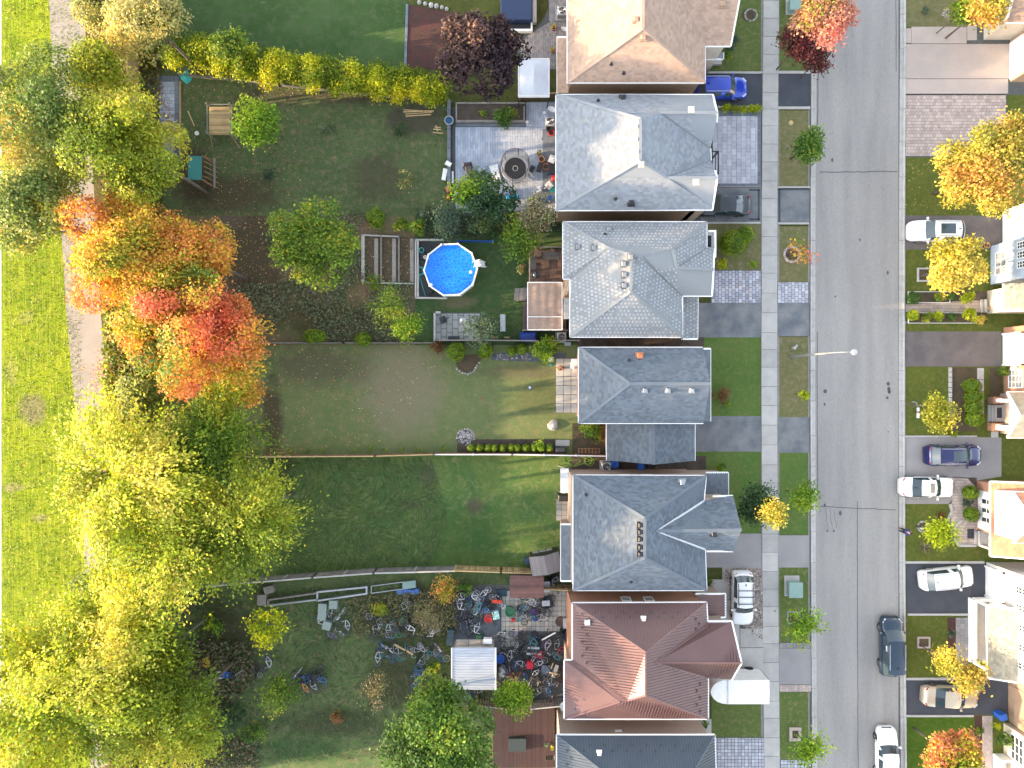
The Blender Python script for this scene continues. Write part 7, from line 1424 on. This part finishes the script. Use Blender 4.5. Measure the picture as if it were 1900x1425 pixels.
# pool side kit
bucket('teal pool pump basket at the upper pool corner', 782, 464, .22, .4, m_tealpl, m_black); box_item('black pool pump with white pipe left of pool', 785, 476, .35, .5, .4, m_black, 10, 'pool_pump', 'pump'); bucket('white pool filter tank left of pool', 789, 477, .16, .6, m_white, m_metal); box_item('dark heater box near the lower pool corner', 797, 540, .5, .35, .4, m_black, 0, 'pool_heater', 'heater')
t = thing('garden_hose', 'coiled teal green hose between wall and pool', 'hose', T(780, 503)); m = MB(); [m.ring((0, 0, .04 + i * .02), .28 + .05 * i, .025, 14, 5) for i in range(3)]; m.tube([(-.1, -.4, .03), (.15, -1.2, .03), (.45, -2.2, .03)], .03, 5); m.build('coil', m_tealpl, t)
t = thing('garden_hose', 'lime green garden hose looping on grass by the trellis', 'hose', T(1075, 856)); m = MB(); pts = [(-1.3 + 2.6 * i / 40 + .45 * math.sin(i * .9), .35 * math.sin(i * .55) + .2 * math.cos(i * .23), .03) for i in range(41)]; m.tube(pts, .025, 5); m.ring((.9, 0, .04), .4, .025, 16, 5); m.ring((.8, .05, .06), .32, .025, 16, 5); m.build('coil', M('lime_hose', (.16, .30, .05), None, rough=.5), t)
t = thing('trellis', 'leaning rusty red wooden trellis at fence end', 'trellis', P(1093, 839, .8)); t.location.z = .6; m = MB(); [m.bar((-.95, y, .1 + y * .3), (.95, y, .1 + y * .3), .05) for y in (-.3, 0, .3)]; [m.bar((-.9 + i * .3, -.32, .06), (-.9 + i * .3, .32, .25), .05) for i in range(7)]; m.build('lattice', m_wood_cedar, t)
bucket('round blue lidded rain barrel beside air conditioner', 1141, 862, .3, .9, m_bluepl, m_bluepl, 'barrel', 'barrel'); box_item('blue recycling bin next to the open black bin', 1188, 865, .45, .5, .9, m_bluepl, 0, 'recycling_bin', 'bin'); bucket('open black bin in the side passage', 1199, 864, .27, .9, m_black, m_black, 'bin', 'bin'); bucket('small dark canister further along side passage', 1218, 870, .12, .3, m_metal, m_black)
for i in range(2): bucket(['left white jug in side passage', 'right white jug in side passage'][i], 1145 + i * 5, 872, .07, .25, m_white, m_white, 'jug', 'jug')
# items near fence end and small patio
box_item('grey board lying beside the white utility box', 1044, 822, 1.2, .5, .05, m_conc, 0, 'board', 'board'); t = thing('covered_grill', 'grill under dark blue grey cover by fence', 'grill', P(1040, 835, .6)); t.location.z = 0; MB().bevbox(-.45, .45, -.25, .25, 0, .8, .1).build('cover', m_dark, t)
pot('dead brown potted plant beside the covered grill', 1023, 835, .14, .3, m_terra, plant='brown')
chair('white patio chair on concrete patio', 1064, 678, 90, m_white); table('white square table on the concrete patio', 1066, 672, .6, .6, .5, m_white); pot('orange red flower in pot on concrete patio', 1040, 683, .2, .3, m_terra, plant='pink')
box_item('white cooler left of the blue grey deck corner', 1022, 667, .4, .35, .35, m_white, 0, 'cooler', 'cooler'); bucket('teal ball sized pot on lawn corner', 1021, 677, .11, .12, m_tealpl, m_tealpl); bucket('small blue pail on the wide lawn', 983, 719, .13, .15, m_bluepl, m_white); box_item('grey box shelf at terrace beside fence', 1053, 638, .55, .3, .3, m_metal, 0, 'shelf', 'shelf')
rock('tiny red toy on dry lawn', 893, 738, .07, m_redpl, 'toy', 'toy'); rock('tiny teal toy on dry lawn', 881, 733, .06, m_tealpl, 'toy', 'toy')
t = thing('garden_swing', 'grey canopy swing bench beside slate blue house wall', 'swing bench', P(1047, 891, 1.3)); t.location.z = 0; MB().add([(-.35, -1.05, 1.5), (.35, -1.05, 1.6), (.35, 1.05, 1.6), (-.35, 1.05, 1.5)], [(0, 1, 2, 3)]).build('canopy', M('pale_grey_canvas', (.42, .47, .52), None, rough=.8), t); MB().box(-.3, .3, -.9, .9, .4, .5).build('seat', m_metal, t); m = MB(); [m.bar((x, y, 0), (0, y, 1.5), .05) for x in (-.5, .5) for y in (-1.1, 1.1)]; m.build('frame', m_metal, t)
t = thing('covered_grill', 'black barbecue on small rear patio', 'grill', P(1045, 924, .8)); t.location.z = 0; MB().bevbox(-.45, .45, -.28, .28, 0, 1.0, .08).build('cover', m_black, t)
box_item('dark blue bin at left of tilted shed', 977, 1040, .4, .5, .8, M('slate_plastic', (.04, .07, .10), None), 10, 'bin', 'bin'); box_item('grey plastic cabinet right of red brown shed', 1014, 1086, .55, .9, .9, m_metal, 3, 'cabinet', 'cabinet')
# bicycle yard objects
for i, (x, y, r) in enumerate(((599, 1127, -5), (598, 1142, -8), (607, 1160, -15), (619, 1121, -3))):
    t = thing('plastic_chair_seat', ['upper grey green storage bin in lower left yard', 'middle grey green storage bin in lower left yard', 'tilted grey green bin beside bicycle parts', 'small separate grey green bin near plant frame'][i], 'storage bin', P(x, y, .4), R_(r)); t.location.z = 0; MB().bevbox(-.34, .34, -.34, .34, 0, .6, .06).build('body', M('sage_plastic_%d' % i, (.22, .27, .25), None, rough=.5), t); MB().box(-.36, .36, -.36, .36, .602, .63).build('lid', bpy.data.materials['sage_plastic_%d' % i], t)
    t.name = 'storage_bin'
t = thing('cold_frame', 'long grey framed planting trough below white capped fence', 'planting trough', T(590, 1102)); L0 = t.location
for (a, b) in (((500, 1111), (590, 1098)), ((592, 1110), (500, 1121)), ((592, 1096), (681, 1087)), ((592, 1112), (681, 1099)), ((591, 1095), (591, 1113)), ((682, 1085), (682, 1100)), ((500, 1110), (500, 1122))): m = MB(); beam(m, a, b, .14, .45); m.v = [tuple(Vector(v) - L0) for v in m.v]; m.build('edge_board', m_metal if a[0] > 590 else m_wood_grey, t)
t = thing('cold_frame', 'thin wired planting trough with pale green cover', 'planting trough', T(730, 1090)); L0 = t.location
for (a, b) in (((690, 1086), (772, 1075)), ((690, 1099), (772, 1088)), ((690, 1086), (690, 1099)), ((772, 1075), (772, 1088))): m = MB(); beam(m, a, b, .06, .3); m.v = [tuple(Vector(v) - L0) for v in m.v]; m.build('edge_board', m_metal, t)
m = MB(); m.add([T(748, 1078, .4), T(772, 1075, .4), T(772, 1088, .4), T(748, 1091, .4)], [(0, 3, 2, 1)]); m.v = [tuple(Vector(v) - L0) for v in m.v]; m.build('cover', m_box_green, t)
box_item('worn wooden crate at left end of trough', 487, 1112, .75, .9, .5, m_wood_grey, 0, 'crate', 'crate'); box_item('second wooden crate above the worn one', 500, 1093, .8, .6, .5, m_wood_grey, 15, 'crate', 'crate')
t = thing('folded_tarp', 'crumpled bright blue tarp and bags below planting trough', 'tarp', P(757, 1098, .2)); t.location.z = 0; m = MB(); rn = random.Random(4)
for i in range(6): x = -.8 + i * .32; m.bevbox(x - .22, x + .2, -.25 + rn.uniform(-.05, .1), .2 + rn.uniform(-.05, .1), 0, .2 + rn.uniform(0, .15), .06)
m.build('tarp', M('azure_tarp', (.01, .10, .42), (.12, .2, .4), 5, rough=.5), t)
t = thing('wheelbarrow', 'blue wheelbarrow beside a grey metal frame in lower left yard', 'wheelbarrow', P(424, 1251, .4), R_(4)); t.location.z = 0; m = MB(); m.add([(-.45, -.28, .55), (.4, -.22, .6), (.4, .22, .6), (-.45, .28, .55), (-.3, -.16, .3), (.25, -.12, .32), (.25, .12, .32), (-.3, .16, .3)], [(4, 5, 6, 7), (0, 1, 5, 4), (1, 2, 6, 5), (2, 3, 7, 6), (3, 0, 4, 7)]); m.build('tray', m_bluepl, t); m = MB(); m.bar((.5, -.2, .3), (-1.0, -.3, .5), .04); m.bar((.5, .2, .3), (-1.0, .3, .5), .04); m.build('handles', m_steel, t); w_ = MB().ring((0, 0, 0), .17, .05, 14, 6).build('wheel', m_tyre, t); w_.location = (.6, 0, .2); w_.rotation_euler = (R_(90), 0, 0)
t = thing('metal_frame', 'bent rectangular metal cart frame right of wheelbarrow', 'cart frame', P(446, 1253, .3), R_(35)); t.location.z = 0; m = MB(); m.tube([(-.4, -.25, .3), (.4, -.25, .3), (.45, .25, .3), (-.35, .28, .3)], .03, 5, close=True); m.build('frame', m_metal, t); MB().box(-.32, .35, -.2, .22, .1, .25).build('tray', m_wood_dark, t)
box_item('dark tilted slate panel left of white shed', 836, 1180, .5, 1.3, .9, M('slate_panel', (.03, .06, .08), None, fa=.15), -10, 'panel', 'panel'); box_item('white rectangular cooler above white shed', 905, 1188, .7, .38, .5, m_white, -3, 'cooler', 'cooler', 1.3); box_item('dark green plastic chair above white shed', 889, 1182, .45, .45, .6, m_greenpl, 0, 'chair', 'chair')
bucket('large red drum lid among the upper bicycle heap', 906, 1148, .34, .5, m_redpl, m_redpl, 'drum', 'drum'); t = box_item('long red orange toolbox in upper heap', 922, 1115, .85, .25, .35, M('red_orange_plastic', (.62, .06, .02), None, rough=.4), -4, 'toolbox', 'toolbox'); box_item('pale turquoise plastic tub in the upper heap', 920, 1140, .55, .7, .5, M('aqua_plastic', (.28, .50, .52), None), 12, 'tub', 'tub'); bucket('dark green bin beside upper bicycle heap', 946, 1136, .42, .8, m_greenpl, m_greenpl, 'bin', 'bin'); box_item('red box below the dark green bin', 952, 1150, .3, .25, .3, m_redpl, 0, 'box')
bucket('white tyre shaped ring in upper heap', 934, 1125, .2, .2, m_white, m_metal, 'tub', 'tub'); box_item('dark slate board leaning by red brown shed', 930, 1100, .95, .6, .1, bpy.data.materials['slate_panel'], 5, 'board', 'board'); bucket('purple basin in the heap right of shed', 991, 1136, .27, .35, m_purple, m_purple, 'basin', 'basin'); bucket('bright blue basin next to purple basin', 994, 1146, .3, .3, m_bluepl, M('azure_plastic', (.02, .16, .55), None), 'basin', 'basin'); box_item('grey metal case under dark tarp by shed', 1013, 1118, .65, .45, .4, m_steel, 3, 'case', 'case', .3, m_metal); box_item('black tarpaulin covered bundle behind metal case', 1015, 1117, 1.0, 1.0, .3, m_black, 20, 'bundle', 'bundle')
bucket('blue drum right of the white shed', 928, 1223, .35, .8, m_bluepl, m_bluepl, 'drum', 'drum'); t = thing('sack', 'large translucent white sack right of white shed', 'sack', P(932, 1246, .4)); t.location.z = 0; m = MB(); m.lathe([(.4, 0), (.46, .25), (.4, .55), (.2, .72), (.05, .75)], (0, 0, 0), 12, sx=.9, sy=1.3); m.build('bag', M('pale_sack', (.40, .45, .46), (.30, .34, .36), 4, rough=.4, bump=.04, bsc=8), t, smooth=True)
box_item('bright red box in the middle of main bicycle heap', 983, 1232, .52, .55, .6, M('crimson_plastic', (.55, .02, .05), None), 0, 'box', 'box', .3); box_item('grey blue board at right of main heap', 1013, 1243, .75, .8, .05, M('blue_grey_board', (.13, .16, .21), None), 0, 'board', 'board', .5); box_item('pale plank leaning near house in main heap', 1030, 1245, .3, 1.1, .06, m_conc, -18, 'plank', 'plank', .5); box_item('narrow tan stick at right of heap', 1024, 1236, .08, .6, .06, m_wood_new, -20, 'stick', 'stick', .6); box_item('second tan stick lying crosswise', 1027, 1249, .7, .07, .05, m_wood_new, -12, 'stick', 'stick', .6)
for i, (x, y) in enumerate(((990, 1202), (991, 1213))): box_item(['upper pale metal tray in main heap', 'lower pale metal tray in main heap'][i], x, y, 1.0 + .3 * i, .16, .1, m_metal, -2, 'tray', 'tray', .6)
t = thing('white_pole', 'long white tube lying across main bicycle heap', 'pole', P(1018, 1180, .9)); MB().bar((-.6, -.35, 0), (.6, .3, 0), .1, .1).build('tube', m_white, t)
t = thing('tyre_stack', 'two car tyres stacked beside the house corner', 'tyres', P(1046, 1172, .4)); t.location.z = 0
for i in range(2): MB().ring((.05 * i, 0, .15 + i * .22), .26, .11, 18, 8).build('tyre', m_tyre, t)
box_item('black bins against metal roofed house', 1053, 1180, .45, .9, .8, m_black, 0, 'bin', 'bin'); t = thing('patio_door_awning', 'brown semicircular hatch beside pale box by house', 'hatch', P(1040, 1155, .3)); t.location.z = 0; MB().lathe([(.45, 0), (.45, .12), (.4, .2)], (0, 0, 0), 18).build('disc', m_wood_dark, t); t.name = 'hatch'; box_item('pale concrete box beside brown semicircular hatch', 1052, 1155, .7, .85, .5, m_conc, 0, 'block', 'block')
t = thing('annex', 'pink brick annex wall beside the main bicycle heap', 'annex', T(1052, 1205)); a = T(1047, 1225) - t.location; MB().box(a.x, a.x + .8, a.y, a.y + 1.6, 0, 2.2).build('wall', m_brick_p, t)
t = thing('step_rack', 'red brown ribbed ramp beside metal roofed house', 'ramp', P(1041, 1248, .4)); t.location.z = 0
for i in range(10): MB().box(-.2, .35, -1.0 + i * .2, -.88 + i * .2, .3, .36).build('slat', m_wood_red, t)
box_item('black bins at bottom red deck left', 960, 1378, 1.5, 1.1, .8, M('dark_teal_cover', (.03, .045, .05), None), 0, 'covered_table', 'table'); pot('grey pot at corner of dark blue roof', 1015, 1380, .2, .5, m_metal, plant='bluegreen'); pot('flower pot beside the bottom basement steps', 1023, 1385, .18, .4, m_terra, plant='fallpink')
box_item('blue recycling bin beside the gold sedan driveway end', 1856, 1327, .55, .5, .9, m_bluepl, 15, 'recycling_bin', 'bin'); pot('terracotta pot at garage wall by white crossover', 1832, 455, .25, .35); box_item('pale edging bar on lawn under yellow tree', 1703, 766, .12, .9, .2, m_white, 0, 'edging_bar', 'edging')
box_item('grey stepping block left of brick pier', 1845, 806, .5, .5, .2, m_conc, 0, 'block', 'block'); t = thing('water_meter', 'twin pale stakes beside base of street lamp', 'marker', T(1471, 646)); MB().box(-.12, .12, -.12, .12, 0, .5).box(.15, .3, .1, .3, 0, .35).build('post', m_conc, t)
bucket('white hydrant cap in the tree well near person', 1711, 981, .1, .3, m_white, m_white, 'marker', 'marker')
# lawn ornament
t = thing('lawn_ornament', 'bent grey and brown driftwood like ornament on thin dark legs by kerb', 'ornament', T(1681, 752)); m = MB()
m.tube([(0, .2, 0), (.1, .25, .5), (.15, .3, .85)], .035, 5); m.tube([(-.05, 0, 0), (.1, .05, .45), (.2, .1, .8)], .035, 5); m.tube([(.25, -.2, 0), (.3, -.1, .4), (.4, .05, .7)], .03, 5); m.tube([(.4, -.25, 0), (.45, -.15, .4), (.45, 0, .7)], .03, 5); m.build('legs', m_bark, t)
m = MB(); m.tube([(.1, .32, .85), (.28, .3, 1.0), (.42, .1, .95), (.5, -.05, .85), (.75, .02, 1.0), (1.0, .06, 1.1)], .09, 7, r2=.04); m.build('body', m_wood_grey, t, smooth=True)
# ---------------------------------------------------------------- bicycles
BC = {'black': (.015, .015, .018), 'blue': (.03, .12, .32), 'white': (.62, .63, .68), 'red': (.5, .03, .03), 'teal': (.05, .20, .26), 'silver': (.45, .47, .5), 'purple': (.18, .12, .26), 'orange': (.6, .2, .04), 'green': (.04, .2, .1)}
m_frame = M('bicycle_enamel', (1, 1, 1), oc=True, fa=0, rough=.3, obj=True); m_btyre = M('bicycle_tyre', (.05, .05, .055), None, fa=.1, rough=.8); m_spoke = M('bicycle_rim', (1, 1, 1), None, oc=True, fa=0, rough=.45, metal=.1, obj=True)
def make_bike():
    t = thing('bicycle', 'x', 'bicycle', (0, 0, 0)); z = .34
    for x in (-.52, .52):
        w = MB().ring((0, 0, 0), .32, .026, 20, 4, axis='X').build('wheel', m_btyre, t); w.location = (x, 0, z)
        m = MB().ring((0, 0, 0), .285, .02, 18, 4, axis='X')
        for k in range(8): a = k * math.pi / 4 + .2; m.bar((.02 * math.cos(a), 0, .02 * math.sin(a)), (.285 * math.cos(a), 0, .285 * math.sin(a)), .008)
        m.build('rim', m_spoke, w)
    m = MB(); bb = (-.08, 0, .30); seat = (-.2, 0, .78); head = (.34, 0, .80); r = .036
    for a, b in ((bb, seat), (seat, head), (bb, (.38, 0, .68)), ((head), (.40, 0, .60)), ((-.52, .05, z), bb), ((-.52, -.05, z), bb), ((-.52, .04, z), seat), ((-.52, -.04, z), seat), ((.40, .05, .62), (.52, .06, z)), ((.40, -.05, .62), (.52, -.06, z))): m.tube([a, b], r if abs(a[1]) < .01 and abs(b[1]) < .01 else .018, 5)
    m.build('frame', m_frame, t)
    MB().tube([(.30, -.28, .94), (.36, -.1, .96), (.36, .1, .96), (.30, .28, .94)], .016, 5).tube([(.34, 0, .78), (.36, 0, .96)], .016, 5).build('handlebar', m_black, t)
    MB().bevbox(-.34, -.08, -.07, .07, .84, .9, .02).box(-.22, -.19, -.015, .015, .76, .85).build('saddle', m_black, t)
    MB().ring((-.08, .05, .30), .09, .012, 12, 4, axis='X').bar((-.08, .06, .3), (.06, .06, .2), .02).bar((-.08, -.06, .3), (-.22, -.06, .4), .02).build('crankset', m_spoke, t)
    return t
bike0 = make_bike(); used = [False]; rb = random.Random(11)
def place_bike(px, py, z, rx, ry, rz, colour, label, group):
    if used[0]: c = copy_tree(bike0)
    else: c = bike0; used[0] = True
    for ch in c.children:
        if ch.name.startswith('frame'): ch.color = (*BC[colour], 1)
    rc = rb.choice(((.07, .07, .08), (.05, .05, .055), (.10, .10, .11), (.16, .17, .18), (.42, .44, .47)))
    for ch in c.children:
        for g_ in ch.children:
            if g_.name.startswith('rim'): g_.color = (*rc, 1)
        if ch.name.startswith('crank'): ch.color = (.15, .15, .16, 1)
    s = rb.choice((1, 1, .92, .8)); c.scale = (s, s, s); c.rotation_mode = 'XYZ'
    E = Euler((rx, ry, rz)).to_matrix(); q = P(px, py, z); mid = E @ Vector((0, 0, .42)) * s; c.rotation_euler = (rx, ry, rz); c.location = q - Vector((mid.x, mid.y, mid.z if abs(rx) < .9 else 0))
    if abs(rx) < .9: c.location.z = z
    c['label'] = label; c['group'] = group; c['category'] = 'bicycle'; return c
def heap(n, box, where, cols, hmax, upright=.15, mask=None):
    x0, y0, x1, y1 = box; k = 0; grp = 'bicycles heaped ' + where
    gx = max(1, int(math.sqrt(n * (x1 - x0) / (y1 - y0)))); gy = math.ceil(n / gx)
    for i in range(gx):
        for j in range(gy):
            if k >= n: return
            px = x0 + (i + .5 + rb.uniform(-.4, .4)) * (x1 - x0) / gx; py = y0 + (j + .5 + rb.uniform(-.4, .4)) * (y1 - y0) / gy; col = rb.choice(cols); up = rb.random() < upright
            lb = f'{col} framed bicycle ' + ('standing in the heap ' if up else 'lying in the heap ') + where
            if up: place_bike(px, py, .02, R_(rb.uniform(-22, 22)), 0, R_(rb.uniform(0, 360)), col, lb, grp + ', ' + col + (' standing' if up else ''))
            else: place_bike(px, py, rb.uniform(.12, hmax), R_(rb.choice((90, -90)) + rb.uniform(-18, 18)), 0, R_(rb.uniform(0, 360)), col, lb, grp + ', ' + col)
            k += 1
allc = ['black', 'black', 'blue', 'white', 'silver', 'teal', 'black', 'black', 'white', 'silver', 'blue', 'red', 'silver', 'purple']
heap(58, (925, 1172, 1045, 1292), 'right of white shed', allc, .9, .3)
heap(25, (852, 1098, 905, 1168), 'left of red brown shed', ['blue', 'white', 'white', 'silver', 'black', 'teal'], .6, .15)
heap(5, (905, 1100, 925, 1150), 'around the red drum', ['white', 'black', 'blue'], .4, .2)
heap(12, (958, 1112, 1018, 1146), 'below red brown shed', ['black', 'silver', 'purple', 'teal', 'white'], .6, .3)
heap(14, (692, 1148, 765, 1180), 'under the twiggy shrub', ['black', 'teal', 'silver', 'white', 'green'], .4, .2)
heap(18, (692, 1195, 825, 1222), 'in a row left of white shed', ['silver', 'white', 'teal', 'blue', 'black', 'silver'], .5, .2)
heap(11, (545, 1245, 600, 1278), 'alone on lower left lawn', ['blue', 'black', 'orange', 'silver'], .5, .2)
heap(6, (596, 1128, 648, 1180), 'beside the grey green bins', ['silver', 'white', 'purple'], .3, .1)
heap(6, (768, 1235, 790, 1282), 'below the row left of white shed', ['black', 'blue', 'silver', 'teal'], .4, .2)
heap(3, (940, 1060, 1040, 1070), 'by the tilted shed', ['black', 'silver'], .3, .5) if False else None
heap(4, (1022, 1062, 1038, 1088), 'between tilted shed and slate house', ['black', 'silver'], .5, .3)
heap(2, (790, 1165, 810, 1172), 'by the stone yard edge', ['white'], .3, .2); heap(2, (745, 1110, 760, 1135), 'below the blue tarp', ['black', 'silver'], .3, .1)
heap(3, (470, 1228, 510, 1250), 'near the wheelbarrow', ['black', 'silver'], .2, .1); heap(5, (858, 1283, 905, 1294), 'behind white shed', ['black', 'teal', 'silver'], .4, .3)
box_item('long tan plank across the row of bicycles', 750, 1205, 1.8, .12, .06, m_wood_tan, -28, 'plank', 'plank', .7)
# ---------------------------------------------------------------- person
def skin_body(name, joints, edges, mat, parent, levels=2):
    me = bpy.data.meshes.new(name); me.from_pydata([j[:3] for j in joints], edges, []); me.materials.append(mat); o = bpy.data.objects.new(name, me); link(o, parent)
    o.modifiers.new('skin', 'SKIN'); bpy.context.view_layer.update()
    if not me.skin_vertices: me.skin_vertices.new()
    for i, j in enumerate(joints): me.skin_vertices[0].data[i].radius = (j[3], j[3] if len(j) < 5 else j[4])
    me.skin_vertices[0].data[0].use_root = True; s = o.modifiers.new('sub', 'SUBSURF'); s.levels = levels; s.render_levels = levels; s = o.modifiers['skin']; s.use_smooth_shade = True; return o
t = thing('person', 'person in blue jacket and black trousers stepping off the kerb holding a phone', 'person', T(1669, 982), R_(-14))
m_skin = M('skin', (.50, .30, .22), None, fa=.05, rough=.5); m_jean = M('black_trousers', (.015, .017, .02), None, fa=.1, rough=.8); m_jack = M('blue_jacket', (.05, .06, .22), (.03, .04, .14), 4, fa=.1, rough=.7); m_hair = M('dark_hair', (.05, .03, .02), None, fa=.2, rough=.6)
# walking towards +x (torso slightly bent over the phone)
skin_body('body', [(0, 0, .95, .15, .12), (0, .10, .90, .10), (.10, .11, .50, .065), (-.05, .12, .12, .045), (.08, .12, .05, .045), (0, -.10, .90, .10), (-.02, -.11, .48, .065), (.06, -.12, .10, .045), (.20, -.12, .05, .045), (.01, 0, 1.15, .14, .11), (.03, 0, 1.40, .16, .11), (.05, 0, 1.52, .06), (.08, 0, 1.62, .085), (.09, 0, 1.72, .09)],
          [(0, 1), (1, 2), (2, 3), (3, 4), (0, 5), (5, 6), (6, 7), (7, 8), (0, 9), (9, 10), (10, 11), (11, 12), (12, 13)], m_skin, t)
skin_body('trousers', [(0, 0, .97, .17, .135), (0, .10, .90, .12), (.10, .11, .50, .085), (-.04, .12, .14, .065), (0, -.10, .90, .12), (-.02, -.11, .48, .085), (.06, -.12, .14, .065)], [(0, 1), (1, 2), (2, 3), (0, 4), (4, 5), (5, 6)], m_jean, t)
skin_body('jacket', [(.01, 0, 1.12, .18, .14), (0, 0, .94, .185, .145), (.03, 0, 1.38, .19, .14), (.05, 0, 1.47, .09), (.03, .19, 1.42, .085), (.06, .27, 1.16, .065), (.28, .16, 1.10, .05), (.03, -.19, 1.42, .085), (.06, -.27, 1.16, .065), (.28, -.14, 1.10, .05)], [(0, 1), (0, 2), (2, 3), (2, 4), (4, 5), (5, 6), (2, 7), (7, 8), (8, 9)], m_jack, t)
for sy in (1, -1):
    skin_body('hand', [(.29, sy * .14, 1.10, .032), (.35, sy * .10, 1.11, .034, .02), (.41, sy * .08, 1.13, .011), (.43, sy * .05, 1.15, .009), (.41, sy * .06, 1.12, .011), (.43, sy * .03, 1.14, .009), (.40, sy * .10, 1.14, .010), (.42, sy * .08, 1.16, .009), (.38, sy * .12, 1.14, .009), (.39, sy * .10, 1.17, .008), (.33, sy * .07, 1.14, .010), (.36, sy * .04, 1.16, .009)], [(0, 1), (1, 2), (2, 3), (1, 4), (4, 5), (1, 6), (6, 7), (1, 8), (8, 9), (1, 10), (10, 11)], m_skin, t, 1)
m = MB(); m.lathe([(.02, -.12), (.085, -.06), (.105, .02), (.095, .08), (.05, .125), (.01, .135)], (.075, 0, 1.69), 14); m.build('hair', m_hair, t, smooth=True)
MB().lathe([(.0, 0), (.02, .02), (.0, .05)], (.185, 0, 1.64), 6).build('nose', m_skin, t); MB().box(.36, .44, -.04, .04, 1.15, 1.165).build('phone', M('phone_screen', (.25, .45, .75), None, rough=.2), t)
for sy in (.12, -.12): MB().bevbox(-.10 if sy > 0 else .0, .18 if sy > 0 else .28, sy - .05, sy + .05, 0, .09, .02).build('shoe', m_black, t)
